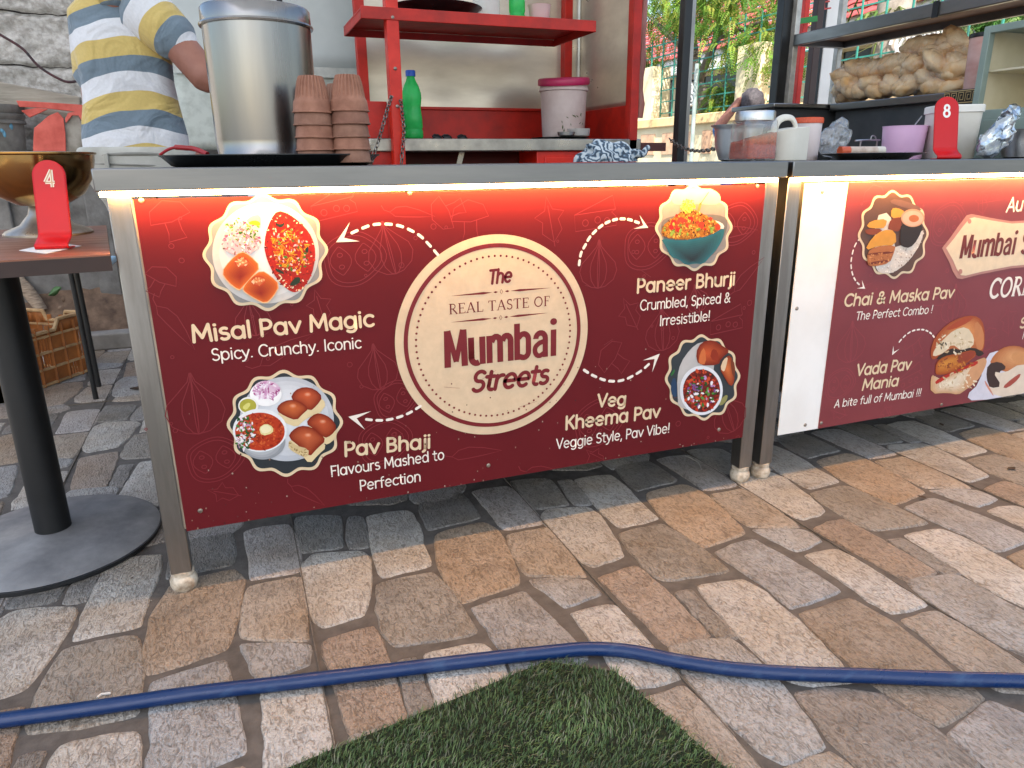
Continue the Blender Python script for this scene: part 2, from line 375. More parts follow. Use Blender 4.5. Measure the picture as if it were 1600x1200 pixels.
# ------------------------------------------------------------------ blue hose
HOSE = M('blue_pvc_hose', '#0a2a57', '#335074', rough=.36, vs=26, stretch=(.5, 1.5, 1), lo=.56, hi=.78, rv=.12, bump=.25, bs=60, bst=(.3, 1, 1))
HR = .0125
hp = [gr(x, y, HR) for x, y in ((-160, 1150), (0, 1128), (150, 1108), (300, 1086), (450, 1069), (600, 1051), (740, 1034), (850, 1022), (920, 1016), (985, 1020), (1060, 1035), (1150, 1048), (1250, 1055), (1350, 1058), (1480, 1063), (1600, 1066), (1800, 1075))]
hp = [hp[0]+V((-1.5, .32, 0)), hp[0]+V((-.7, .12, 0))]+hp+[hp[-1]+V((.7, -.18, 0)), hp[-1]+V((1.5, -.2, 0))]
mb = MB(); mb.tube(catmull([(p.x, p.y, HR+.003) for p in hp], 14), HR, 20)
tag(mb.build('garden_hose', HOSE, ang=80), 'thick blue plastic hose lying across the stone tiles in front of the stalls', 'hose')
# strays on the floor
WIRE = M('pale_wire', '#b8b2a6', rough=.5)
mb = MB(); mb.tube(catmull([gr(x, y, .004) for x, y in ((1070, 712), (1082, 717), (1092, 724), (1096, 734))], 5), .0012, 6)
tag(mb.build('loose_wire', WIRE), 'short pale wire lying on the dark floor under the left counter', 'wire')
mb = MB(); mb.tube(catmull([gr(x, y, .005) for x, y in ((152, 1090), (158, 1085), (166, 1084), (173, 1083))], 5), .0022, 6)
tag(mb.build('plastic_scrap', WHITEP), 'small white plastic scrap on the tiles behind the blue hose', 'scrap')
GRIT = M('grit', (1, 1, 1), (.8, .8, .8), rough=.9, attr=True)
mb = MB(); rg = random.Random(17)
for k in range(420):
    x, y = rg.uniform(-.9, 2.6), rg.uniform(.6, 3.2)
    s_ = rg.uniform(.0006, .0019)*(1.6 if rg.random() < .1 else 1); c_ = rg.choice([(.05, .04, .03), (.10, .08, .06), (.3, .27, .22), (.16, .10, .06)])
    mb.ball((x, y, .0032+s_*.3), (s_, s_*rg.uniform(.5, 1), s_*.6), 6, 4, col=c_, nz=.5, ns=2)
gt = mb.build('floor_grit', GRIT, ang=180); gt['kind'] = 'stuff'
LEAFD = M('dry_leaf', '#4b3a2a', '#2c2119', rough=.8, vs=60)
for k, (x, y, s_, lab) in enumerate([(1580, 733, .016, 'dark curled leaf on the tiles at the right edge before the right stall'), (1471, 664, .012, 'tiny dark leaf bit under the edge of the right stall panel'), (1440, 777, .010, 'reddish dark leaf bit alone on a rust coloured floor stone'),
        (217, 607, .032, 'pale dry leaf on the floor beside the left counter leg'), (390, 1036+12, .0, ''), (1486, 785, .006, 'black speck of dry leaf on a grey floor stone below the right stall')]):
    if not s_: continue
    p = gr(x, y, .004); mb = MB(); t = k*1.1
    u = V((cos(t), sin(t), 0)); v = V((-sin(t), cos(t), 0))
    mb.grid(6, 4, lambda a, b: p+u*((a-.5)*2*s_)+v*((b-.5)*s_*1.1*sin(pi*min(.97, max(.03, a))))+V((0, 0, .001+.5*s_*(b-.5)**2+.25*s_*(a-.5)**2)))
    tag(mb.build('dry_leaf', LEAFD, solid=.0006), lab, 'leaf', 'dry leaf bits on the floor')

# ------------------------------------------------------------------ left: rough cement wall, plinth, soil bed
ROUGHW = M('rough_cement', '#bdb9b3', '#97928b', rough=.95, vs=38, lo=.38, hi=.62, bump=1.0, bs=95)
CONC = M('grey_concrete', '#7f7d7a', '#55524f', rough=.95, vs=9, lo=.3, hi=.7, bump=.8, bs=60)
DARKC = M('dark_crack', '#221e1b', rough=1)  # dark colour of the crack lines along the courses
WY = 4.4
wl = thing('cement_wall', 'rough grey cement wall with cracked courses behind the vendor', 'wall', (-1.3, WY, 0))
mb = MB()
def wf(a, b):
    x = -4.2+a*4.3; z = b*2.0
    y = WY+.028*mnoise.noise(V((x*2, z*2, 0)))+.018*mnoise.noise(V((x*11, z*11, 3)))+.012*mnoise.noise(V((x*30, z*30, 5)))
    for zj in (1.335, 1.575, .9, 1.9, 2.3):
        zz = zj+.02*mnoise.noise(V((x*4, zj, 0))); y += .03*max(0, 1-abs(z-zz)/.016)
    return V((x, y, z))
mb.grid(220, 170, wf); mb.box((-4.2, WY+.05, 0), (.1, WY+.25, 2.0)); mb.build('wall_face', ROUGHW, wl, ang=180)
for zj in (1.335, 1.575, .92):
    mb = MB(); mb.tube([(x, WY-.02+.02*mnoise.noise(V((x*6, zj, 0))), zj+.02*mnoise.noise(V((x*4, zj, 0)))+.012*mnoise.noise(V((x*17, zj, 1)))) for x in [-1.6+k*.025 for k in range(66)]], [.0015+.006*abs(mnoise.noise(V((k*.31, zj, 2)))) for k in range(66)], 6); mb.build('crack', DARKC, wl)
mb = MB()
mb.box((-4.2, 4.10, .20), (-.545, 4.34, .845)); mb.box((-1.05, 4.075, .20), (-.97, 4.10, .8)); mb.box((-.66, 4.08, .20), (-.56, 4.10, .82))
tag(mb.build('concrete_plinth', CONC, bev=.008), 'low dark grey concrete ledge at the foot of the cement wall', 'ledge')
mb = MB(); mb.box((-3.2, 3.88, 0), (1.2, 3.97, .085)); tag(mb.build('kerb', M('kerb_concrete', '#8d8983', '#6c6862', rough=.9, vs=7, bump=.3), bev=.01), 'low concrete kerb edging the soil bed behind the crate', 'kerb')
SOIL = M('dark_soil', '#75604f', '#4a3b31', rough=1, vs=14, bump=.8, bs=45)
mb = MB()
mb.grid(110, 40, lambda a, b: V((-3+a*4, 3.93+b*.40, .07+.25*min(1, max(0, (b-.08)/.42))+.02*mnoise.noise(V((a*30, b*6, 0)))+.014*mnoise.noise(V((a*90, b*18, 2))))))
setting(mb.build('soil_bed', SOIL, ang=180))
LOGM = M('weathered_log', '#a08f7c', '#6b5d50', rough=.95, vs=25, stretch=(1, 1, 6), bump=.6, bs=50)
mb = MB(); a = at(34, 446, 4.06); b = at(66, 482, 4.02); mb.tube([a+(b-a)*t+V((0, 0, .012*sin(t*5))) for t in (-1.2, -.5, 0, .3, .6, 1)], [.022, .032, .034, .03, .03, .024], 10)
tag(mb.build('log', LOGM, ang=60), 'short weathered log on the soil behind the table post', 'log')
mb = MB(); p = at(86, 455, 4.03); mb.grid(6, 4, lambda a, b: p+V(((a-.5)*.06, 0, (a-.5)*.035))+V((0, -.01*sin(pi*b), (b-.5)*.04*sin(pi*min(.97, max(.03, a))))))
tag(mb.build('green_leaf', M('green_leaf', '#4a6b3e', '#33502c', rough=.6), solid=.001), 'single green leaf lying on the dark soil by the wall', 'leaf')
rs = random.Random(8)
for k in range(9):
    x, y = rs.uniform(85, 190), rs.uniform(462, 535); p = at(x, y, 3.96+.10*(540-y)/80); s_ = rs.uniform(.014, .03); t = rs.uniform(0, 3)
    mb = MB(); u = V((cos(t), 0, sin(t)*.6)); v = V((-sin(t)*.6, 0, cos(t)))
    mb.grid(5, 4, lambda a, b: p+u*((a-.5)*2*s_)+v*((b-.5)*s_*sin(pi*min(.96, max(.04, a))))+V((0, -.01-.3*s_*sin(a*3), 0)))
    tag(mb.build('dry_leaf', M('litter_%d' % k, rs.choice(['#8a7665', '#6d5848', '#a3917c']), rough=.9) if k < 3 else bpy.data.materials['litter_%d' % (k % 3)], solid=.0008), 'dry brown leaf scrap among the litter on the dark soil', 'leaf', 'leaf litter on the soil')
# cement plank and red cut-out board leaning on the wall
PLANK = M('grey_plank', '#aaa294', '#8a8276', rough=.9, vs=20, stretch=(.3, 1, 3), bump=.3, bs=40)
mb = MB(); a = at(-60, 132, 4.24); b = at(126, 166, 4.24); mb.bar(a, b, .05, .085, upv=(0, 0, 1))
mb.bar(a+V((0, -.02, -.055)), b+V((0, -.02, -.055)), .02, .03, upv=(0, 0, 1))
tag(mb.build('weathered_plank', PLANK, bev=.004), 'weathered grey plank lying aslant along the cement wall', 'plank')
REDB = M('faded_red_board', '#d8695c', '#b4483c', rough=.7, vs=10, bump=.2, bs=30)
rb = thing('cutout_board', 'faded red board with curved cut-outs propped on the concrete ledge', 'board', at(80, 246, 4.14))
Z1 = lambda x, y: at(x/4, y/4, 4.14)
for nm, pl in (('top_rail', [(100, 628), (300, 640), (520, 655), (520, 705), (330, 682), (230, 672), (120, 668)]),
               ('brace', [(130, 690), (232, 674), (300, 682), (262, 700), (185, 735)]),
               ('leaf_panel', [(205, 945), (212, 800), (255, 765), (300, 725), (360, 700), (396, 740), (408, 830), (412, 945)]),
               ('side_post', [(405, 745), (425, 705), (520, 690), (520, 770), (490, 722), (450, 722), (412, 770)])):
    mb = MB(); mb.prism([Z1(*q) for q in reversed(pl)], (0, .012, 0)); mb.build(nm, REDB, rb, bev=.002)
mb = MB(); mb.prism([Z1(*q)+V((0, .014, 0)) for q in [(415, 945), (408, 800), (430, 730), (480, 722), (516, 780), (518, 945)][::-1]], (0, .004, 0)); mb.build('backing_arch', M('pale_chalk', '#a09a90', '#777066', rough=.9, vs=12), rb)
# bucket on the ledge
bk = thing('old_bucket', 'dirty grey plastic bucket with ribbed rim and blue paint drips on the ledge', 'bucket', (at(-6, 240, 4.2).x, 4.2, .845))
BUCK = M('dirty_bucket', '#86837d', '#5b5853', rough=.65, vs=9, bump=.25, bs=30)
c = at(-6, 240, 4.2); c = V((c.x, 4.2, .846)); R = wid(52, at(0, 200, 4.2))*.93
mb = MB(); H = at(20, 165, 4.2).z-.846
mb.lathe([(R*.80, 0), (R*.93, H*.72), (R*1.0, H*.72), (R*1.0, H*.76), (R*.95, H*.77), (R*1.0, H*.82), (R*1.0, H*.86), (R*.96, H*.87), (R*1.03, H*.93), (R*1.03, H), (R*.97, H), (R*.9, H*.7), (R*.76, .01)], c, 48)
mb.build('bucket_body', BUCK, bk)
mb = MB(); rr = random.Random(2)
for k in range(7):
    t = -1.2+rr.uniform(-.35, .5); z = H*rr.uniform(.5, .68); q = c+V((cos(t)*R*.925, sin(t)*R*.925, z))
    mb = MB(); mb.ball(q, (R*.05, R*.02, R*rr.uniform(.05, .14)), 10, 6); mb.build('paint_drip', bpy.data.materials.get('blue_paint') or M('blue_paint', '#5d93ad', rough=.5), bk, ang=180)
# cable strung along the wall
CBL = M('twin_cable', '#51262b', '#1f1c20', rough=.5, vs=30)
mb = MB(); mb.tube(catmull([at(-40, 30, 3.9), at(0, 54, 3.9), at(35, 76, 3.9), at(60, 103, 3.9), at(90, 122, 3.9), at(112, 128, 3.9), at(150, 118, 3.9)], 8), .0055, 8)
tag(mb.build('wall_cable', CBL), 'dark red twin cable sagging down the cement wall at the left edge', 'cable')

# ------------------------------------------------------------------ grey tin sheets behind the food cart
TIN = M('grey_tin_sheet', '#c6cbc9', '#b4bab9', rough=.55, vs=3, bump=.12, bs=9, rv=.1)
TINL = M('stained_tin_sheet', '#c3c8c0', '#adb2aa', rough=.6, vs=26, lo=.45, hi=.7)
ts = thing('tin_screen', 'pale grey sheet metal screen with taped joint behind vendor and steel drum', 'screen', (.35, 3.4, .85))
zj = at(520, 108, 3.4).z
mb = MB(); mb.grid(40, 10, lambda a, b: V((-.16+a*1.86, 3.4+.004*mnoise.noise(V((a*8, b*3, 0))), zj-.02+b*.82))); mb.build('upper_sheet', TIN, ts, ang=180, solid=.002)
mb = MB(); mb.grid(40, 8, lambda a, b: V((-.16+a*1.86, 3.412, .925+b*(zj-.93)))); mb.build('lower_sheet', TINL, ts, ang=180, solid=.002)
mb = MB(); mb.box((-.16, 3.392, zj-.035), (1.7, 3.396, zj+.005)); mb.build('joint_tape', M('clear_tape', '#c4c6c0', '#aeb0aa', rough=.25, vs=30, bump=.5, bs=25), ts)
mb = MB(); mb.box((-.16, 3.40, .86), (1.7, 3.43, .925)); mb.build('bottom_rail', M('dark_rail', '#4b4844', '#3a3734', rough=.7), ts)
for x in (-.10, .8, 1.62):
    mb = MB(); mb.box((x-.025, 3.425, 0), (x+.025, 3.46, 1.95)); mb.build('support_post', M('post_%d' % int(x*10+5), '#55524e', rough=.7) if x < 0 else bpy.data.materials['dark_rail'], ts)

# ------------------------------------------------------------------ unseen cloth added to shade the stalls; only the black posts are seen
TARP = M('pale_shade_cloth', '#cdd3d8', '#bfc5ca', rough=.9, vs=6, transl=.38)
cn = thing('shade_canopy', 'unseen pale cloth canopy added to shade the stalls, on tall black posts', 'canopy', (1.4, .6, 3.2))
mb = MB(); mb.grid(40, 30, lambda a, b: V((-2.15+a*5.15, -2.5+b*5.85, 3.25-.16*sin(pi*a*3)**2*sin(pi*b*2)**2)))
mb.build('cloth', TARP, cn, ang=180)
mb = MB()
for x in (-2.15, -.6, 1.2, 3.0): mb.bar((x, -2.5, 3.28), (x, 3.35, 3.28), .04, .04)
for y in (-2.5, .45, 3.35): mb.bar((-2.15, y, 3.31), (3.0, y, 3.31), .04, .04)
mb.build('roof_frame', BLACKM, cn)
p = at(1060, 250, 2.35)
mb = MB(); mb.box((p.x-.017, 2.335, 0), (p.x+.014, 2.37, 3.26)); mb.build('post', BLACKM, cn, bev=.003)
mb = MB(); mb.box((p.x+.0145, 2.34, 0), (p.x+.030, 2.365, 3.26)); mb.build('post_channel', STEELW, cn)
p2 = at(1216, 160, 2.95)
mb = MB(); mb.box((p2.x-.033, 2.93, 0), (p2.x+.026, 2.98, 3.26)); mb.build('post', BLACKM, cn, bev=.003)
mb = MB(); mb.box((p2.x+.031, 2.95, 0), (p2.x+.065, 3.0, 3.26)); mb.build('post', BLACKM, cn, bev=.003)
# ------------------------------------------------------------------ lane beyond: boundary wall, house, fence, trees
CREAM = M('cream_plaster', '#e3d3ae', '#d3c198', rough=.85, vs=3)
WX = 4.75
za = lambda x, y, X=WX: atx(x, y, X)
zt = .5*(za(1000, 187).z+za(1128, 176).z)
bw = thing('boundary_wall', 'low cream boundary wall with orange coping and square brown tiles', 'wall', (WX, 7, 0))
mb = MB(); mb.box((WX, 2.6, -.01), (WX+.2, 13, zt-.10)); mb.build('wall_face', CREAM, bw)
mb = MB(); mb.box((WX-.04, 2.6, zt-.10), (WX+.24, 13, zt)); mb.build('coping', M('orange_coping', '#e8c795', '#d9b47c', rough=.8, vs=5), bw, bev=.01)
TILEM = M('brown_tile', '#d3ab88', '#bd9372', rough=.6, vs=12)
for x0, x1 in ((1002, 1024), (1035, 1080), (1097, 1113), (1150, 1185), (1215, 1255)):
    a = za(x0, 236); b = za(x1, 206)
    mb = MB(); mb.box((WX-.012, min(a.y, b.y), .93), (WX, max(a.y, b.y), 1.16)); mb.build('wall_tile', TILEM, bw)
for x in (1009, 1168):
    p = za(x, 150)
    mb = MB(); mb.box((WX-.02, p.y-.17, zt-.002), (WX+.22, p.y+.17, 1.9)); mb.build('pillar', CREAM, bw)
TEAL = M('teal_grille', '#3f8f7d', '#2f6f62', rough=.5)
gf = thing('grille_fence', 'teal green metal grille on top of the cream boundary wall', 'fence', (WX+.1, 7, zt))
mb = MB()
for k in range(7): mb.bar((WX+.1, 2.6, zt+.06+k*.125), (WX+.1, 13, zt+.06+k*.125), .012, .012)
mb.build('rails', TEAL, gf)
mb = MB(); y = 2.7
while y < 13: mb.bar((WX+.085, y, zt), (WX+.085, y, zt+.88), .012, .012); y += .24
mb.build('uprights', TEAL, gf)
def spiral(c, s, n=26, fl=1):
    return [c+V((0, fl*s*(1-.8*k/n)*cos(k*.42), s*(1-.8*k/n)*sin(k*.42))) for k in range(n)]
WIRON = M('white_iron', '#e8e6e0', rough=.5)
mb = MB()
for x, y, s_ in ((1074, 140, .12), (1070, 155, .08), (1080, 156, .08)): mb.tube(spiral(za(x, y, WX+.04), s_), .013, 6)
for k in range(-1, 2): mb.bar(za(1066, 128, WX+.04), za(1086, 126, WX+.04), .02, .02)
tag(mb.build('scroll_panel', WIRON), 'white wrought iron scroll on the fence beside the black post', 'ironwork', 'white iron scrolls on the fence')
mb = MB()
for x, y, s_, f_ in ((1412, 66, .12, 1), (1428, 70, .08, -1), (1445, 60, .1, 1), (1458, 54, .08, -1)): mb.tube(spiral(za(x, y, WX+.04), s_, fl=f_), .013, 6)
mb.tube([za(1400, 82, WX+.04), za(1412, 60, WX+.04)], .013, 6)
tag(mb.build('scroll_panel', WIRON), 'white wrought iron scroll on the fence above the bread bags', 'ironwork', 'white iron scrolls on the fence')
# lamp pole / pipe in front of the wall
mb = MB(); a = za(1080, 250, 4.6); mb.tube([(a.x, a.y, -.01), (a.x, a.y, 1.8)], .022, 10); tag(mb.build('pipe_post', M('galvanised', '#9aa3a0', '#83908c', rough=.5)), 'thin pale galvanised pipe standing before the boundary wall', 'pole')
# house with red tiled roof
hx = 7.2
hs = thing('tiled_house', 'cream house with red tiled roof and dark windows beyond the fence', 'house', (hx, 8, 0))
ze = .5*(za(1070, 116, hx).z+za(1150, 104, hx).z)
mb = MB(); mb.box((hx, 3.2, 0), (hx+5, 17, ze)); mb.build('house_wall', CREAM, hs)
mb = MB(); mb.box((hx-.32, 3.0, ze-.02), (hx-.27, 17.2, ze+.22)); mb.build('fascia', M('white_paint_wood', '#e9e7e2', rough=.6), hs)
RTILE = M('red_roof_tile', '#b0504c', '#8f3f3d', rough=.7, vs=6)
mb = MB()
rows = 14
for k in range(rows):
    x0 = hx-.36+k*.22; z0 = ze+.18+k*.12
    mb.grid(140, 1, lambda a, b: V((x0+b*.24, 3.0+a*14.2, z0+b*.125+.022*abs(sin(a*14.2*pi/.24))+.02*(1-b))))
mb.build('roof', RTILE, hs, ang=60, solid=.015)
mb = MB(); mb.prism([(hx-.3, 3.19, ze), (hx+2.8, 3.19, ze), (hx+2.8, 3.19, ze+1.75)], (0, .05, 0)); mb.build('gable', CREAM, hs)
GLASSD = M('dark_window', '#1f2324', '#2e3334', rough=.12, vs=3)
for x0, y0, x1, y1 in ((1012, 132, 1052, 184), (1068, 128, 1084, 180), (1100, 120, 1150, 178), (1318, 82, 1372, 150)):
    a = za(x0, y0, hx-.02); b = za(x1, y1, hx-.02)
    wn = MB(); ya, yb = min(a.y, b.y), max(a.y, b.y); z1, z0 = max(a.z, b.z), min(a.z, b.z)
    for (q0, q1) in (((ya-.06, z0-.06), (yb+.06, z0)), ((ya-.06, z1), (yb+.06, z1+.06)), ((ya-.06, z0), (ya, z1)), ((yb, z0), (yb+.06, z1))):
        wn.box((hx-.04, q0[0], q0[1]), (hx-.001, q1[0], q1[1]))
    f_ = wn.build('window', CREAM, hs)
    pn = MB(); pn.box((hx-.012, ya, z0), (hx-.003, yb, z1)); pn.build('pane', GLASSD, f_)
ob = thing('orange_house', 'orange and white upper storey seen over the steel shelf', 'house', (11, 6, 0))
mb = MB(); p0 = atx(1300, 40, 9.8); p1 = atx(1428, 36, 9.8)
mb.box((9.8, min(p0.y, p1.y)-.3, 0), (14, max(p0.y, p1.y)+.1, 5.4)); mb.build('house_wall', M('orange_plaster', '#d79a4c', '#c78a3e', rough=.85, vs=2), ob)
mb = MB(); a = atx(1310, 12, 9.75).z; mb.box((9.6, min(p0.y, p1.y)-.4, a), (9.8, max(p0.y, p1.y)+.2, a+.3)); mb.build('white_band', bpy.data.materials['white_paint_wood'], ob)
mb = MB(); mb.box((9.785, p1.y+.6, a+.6), (9.80, p1.y+1.5, a+1.5)); mb.build('window', GLASSD, ob)

# trees
LEAF = M('leaf', (1, 1, 1), (.85, .85, .85), rough=.5, vs=20, attr=True, transl=.45, spec=.3)
BARK = M('bark', '#85796c', '#5e554c', rough=.95, vs=14, stretch=(1, 1, .3), bump=.6, bs=30)
def tree(name, label, base, blobs, limbs, nleaf, cols, lsz, seed, group=None):
    t = thing(name, label, 'tree', base, group); r = random.Random(seed)
    mb = MB()
    for pts, rads in limbs: mb.tube(catmull(pts, 5), [rads[0]+(rads[1]-rads[0])*k/((len(pts)-1)*5) for k in range((len(pts)-1)*5+1)], 8)
    mb.build('trunk', BARK, t, ang=80)
    mb = MB(); tot = sum(b[1]**2 for b in blobs)
    for bc, br in blobs:
        bc = V(bc); n = int(nleaf*br*br/tot)
        ntw = max(6, n//14)
        for k in range(ntw):
            d = V((r.gauss(0, 1), r.gauss(0, 1), r.gauss(0, .9))).normalized(); q = bc+d*(br*r.uniform(.35, 1.05))
            if mnoise.noise(q*2.2+V((seed, 0, 0))) < -.22: continue
            ax = (d*.6+V((r.uniform(-1, 1), r.uniform(-1, 1), -.75+r.uniform(-.4, .4)))).normalized()
            side = ax.cross(V((r.uniform(-.3, .3), r.uniform(-.3, .3), 1))).normalized()
            cc = cols[r.randrange(len(cols))]; sh = r.uniform(.75, 1.2)
            for j in range(14):          # a pinnate spray of leaflets
                s_ = j//2/6; sg = 1 if j % 2 else -1
                o = q+ax*(lsz*4.2*s_)+V((0, 0, -lsz*.9*s_*s_)); dr = (side*sg+ax*.7).normalized(); ln = lsz*(1.5-.8*s_)
                wv = (ax-dr*ax.dot(dr)).normalized()*lsz*.26
                c_ = tuple(x*sh*r.uniform(.85, 1.15) for x in cc)
                m_ = o+dr*ln*.5+V((0, 0, -.1*ln))
                mb.add([o, m_-wv, o+dr*ln+V((0, 0, -.3*ln)), m_+wv], [(0, 1, 2, 3)], 0, c_)
    mb.build('crown', LEAF, t, ang=180)
    return t
YG = [(.13, .25, .03), (.20, .30, .04), (.08, .18, .025), (.27, .32, .05)]
DG = [(.07, .17, .035), (.10, .22, .05), (.13, .26, .06)]
T = lambda x, y, X: tuple(atx(x, y, X))
gb = atx(1093, 172, 5.15); gb = V((gb.x, gb.y, 0))
tree('leafy_tree', 'feathery yellow green tree with a slanting trunk behind the boundary wall', gb,
     [(T(1010, 60, 5.0), .55), (T(1030, 5, 5.3), .65), (T(1085, 22, 5.2), .5), (T(1120, 10, 5.0), .6), (T(1160, 30, 5.0), .55), (T(1195, 60, 4.9), .5), (T(1190, 5, 5.2), .6), (T(1200, 95, 4.9), .32), (T(1140, -50, 5.2), .8), (T(1040, -60, 5.2), .8), (T(1015, 100, 5.0), .28)],
     [([gb, atx(1101, 172, 5.15), atx(1090, 130, 5.15), atx(1080, 60, 5.2), atx(1060, -20, 5.2)], (.085, .05)), ([atx(1090, 130, 5.15), atx(1120, 60, 5.1), atx(1150, 0, 5.1)], (.05, .03)), ([atx(1085, 90, 5.15), atx(1040, 50, 5.1), atx(1010, 20, 5.1)], (.045, .02)), ([atx(1120, 60, 5.1), atx(1175, 40, 5.0), atx(1200, 30, 5.0)], (.03, .015))],
     52000, YG, .03, 4, 'trees beyond the fence')
p = atx(1135, 180, 5.0)
tree('garden_shrub', 'small bright green shrub growing at the fence by the seated person', (p.x, p.y, zt-.2), [(T(1132, 152, 5.0), .22), (T(1142, 165, 5.0), .16), (T(1122, 168, 5.05), .14)], [([V((p.x, p.y, zt-.2)), atx(1133, 150, 5.0)], (.02, .01))], 4200, YG, .026, 9)
p = atx(1570, 140, 6.2)
tree('leafy_tree', 'dense mid green tree showing between steel shelf and grey cabinet', (p.x, p.y, 0), [(T(1500, 42, 6.2), .42), (T(1550, 25, 6.2), .5), (T(1590, 50, 6.0), .45), (T(1490, 75, 6.0), .35), (T(1540, 80, 6.1), .42), (T(1600, 5, 6.2), .5), (T(1580, 110, 6.1), .5)],
     [([V((p.x, p.y, 0)), atx(1570, 140, 6.2), atx(1560, 40, 6.2)], (.1, .04))], 30000, DG+[(.2, .3, .1)], .032, 12, 'trees beyond the fence')
# palm with a stout ringed trunk
pb = atx(1388, 100, 5.6)
pt = thing('palm_tree', 'palm with stout grey trunk rising behind the teal fence', 'palm', (pb.x, pb.y, 0), None)
mb = MB(); mb.lathe([(.15+.008*(k % 2), k*.09) for k in range(40)], (pb.x, pb.y, 0), 20); mb.build('trunk', M('palm_bark', '#a2978b', '#7c7268', rough=.95, vs=14, bump=.5, bs=20), pt)
mb = MB(); r = random.Random(6)
for k in range(12):
    t = k*2*pi/12+r.uniform(-.2, .2); d = V((cos(t), sin(t), 0)); base = V((pb.x, pb.y, 2.05 if k % 3 else 2.5))
    ln = r.uniform(.5, .9); sp = [base+d*(ln*s)+V((0, 0, .35*s-.75*s*s)) for s in [j/8 for j in range(9)]]
    mb.tube(sp, .008, 5, col=(.15, .2, .05)); sd2 = V((-sin(t), cos(t), 0))
    for j in range(1, 9):
        for sg in (-1, 1):
            o = sp[j]; e_ = o+sd2*sg*.2+d*.12+V((0, 0, -.12)); w_ = d*.014
            mb.add([o-w_, o+w_, e_], [(0, 1, 2)], 0, mix((.1, .2, .05), (.3, .3, .1), r.random()))
mb.build('fronds', LEAF, pt, ang=180)
# ------------------------------------------------------------------ printed graphics
PY = 1.476                                   # plane of the printed boards
class Ink(MB):
    """flat print on a board: every layer lies a hair in front of the one below"""
    def __init__(s, y=PY, zmin=.1425, xmax=9): MB.__init__(s); s.y = y; s.zmin = zmin; s.k = 0; s.xmax = xmax; s.tk = 2e-6
    def p(s, x, y):
        q = at(x, y, s.y); return V((min(q.x, s.xmax), 0, max(q.z, s.zmin)))
    def flat(s, pts, col, ly, tick=True):
        if tick: s.k += 1
        yy = s.y-.0003-.0006*ly-s.k*s.tk
        s.add([(p.x, yy, p.z) for p in pts], [tuple(range(len(pts)))], 0, lin(col))
    def poly(s, vw, pts, col, ly, it=1):
        P = [s.p(*vw(*q)) for q in pts]; s.flat(soft2(P, it), col, ly)
    def grad(s, vw, pts, c0, c1, hx, hy, ly, n=9, pw=1.):
        """soft print tone: nested outlines drawn in towards (hx, hy)"""
        for k in range(n):
            t = k/(n-1); s.poly(vw, [(hx+(a-hx)*(1-.92*t), hy+(b-hy)*(1-.92*t)) for a, b in pts], mix(lin(c0), lin(c1), t**pw), ly)
    def disc(s, vw, cx, cy, rx, ry, col, ly, rot=0., n=40, wob=0., lobes=12, ph=0.):
        P = []
        nn = 144 if wob else n
        for i in range(nn):
            t = 2*pi*i/nn; k = 1+wob*cos(lobes*t+ph); a, b = rx*k*cos(t), ry*k*sin(t)
            P.append(s.p(*vw(cx+a*cos(rot)-b*sin(rot), cy+a*sin(rot)+b*cos(rot))))
        s.flat(P, col, ly)
    def ring(s, c, r0, r1, col, ly, n=120):
        yy = s.y-.0003-.0006*ly; vs = []
        for r in (r0, r1): vs += [(c.x+r*cos(2*pi*i/n), yy, c.z+r*sin(2*pi*i/n)) for i in range(n)]
        s.add(vs, [(i, (i+1) % n, n+(i+1) % n, n+i) for i in range(n)], 0, lin(col))
    def grains(s, vw, inside, box, n, cols, s0, s1, ly, seed=1, asp=.55):
        r = random.Random(seed); x0, y0, x1, y1 = box; k = 0
        while k < n:
            x, y = r.uniform(x0, x1), r.uniform(y0, y1); 
            if not inside(x, y): k += .34; continue
            k += 1; a = r.uniform(0, pi); q = r.uniform(s0, s1); m = r.randint(4, 6)
            P = []
            for i in range(m):
                t = 2*pi*i/m; e, f = q*cos(t)*r.uniform(.8, 1.2), q*asp*sin(t)*r.uniform(.8, 1.2)
                P.append(s.p(*vw(x+e*cos(a)-f*sin(a), y+e*sin(a)+f*cos(a))))
            s.flat(P, r.choice(cols), ly)
    def stroke(s, P, w, col, ly, cap='round', taper=None):
        """ribbon along points P=(x,z) of the board"""
        s.k += 1; yy = s.y-.0003-.0006*ly-s.k*s.tk
        Q = [V((a[0], a[1])) for a in P]; closed = (Q[0]-Q[-1]).length < 1e-7
        if closed: Q = Q[:-1]
        N = len(Q); L_, R_ = [], []
        for i in range(N):
            a = Q[(i-1) % N] if closed or i else Q[i]; b = Q[(i+1) % N] if closed or i < N-1 else Q[i]
            d = (b-a).normalized(); nrm = V((-d.y, d.x)); h = w/2*(taper[i] if taper else 1)
            L_.append(Q[i]+nrm*h); R_.append(Q[i]-nrm*h)
        vs = [(p.x, yy, max(p.y, s.zmin)) for p in L_]+[(p.x, yy, max(p.y, s.zmin)) for p in R_]
        fs = [(i, (i+1) % N, N+(i+1) % N, N+i) for i in range(N if closed else N-1)]
        if cap == 'round' and not closed:
            for i0, i1, sg in ((0, 1, -1), (N-1, N-2, -1)):
                d = (Q[i1]-Q[i0]).normalized()*-1; nrm = V((-d.y, d.x)); h = w/2*(taper[i0] if taper else 1); o = len(vs)
                for k in range(0, 7):
                    t = pi*k/6; q = Q[i0]+nrm*(h*cos(t))+d*(h*sin(t)); vs.append((q.x, yy, max(q.y, s.zmin)))
                fs.append(tuple(range(o, o+7)))
        s.add(vs, fs, 0, lin(col))
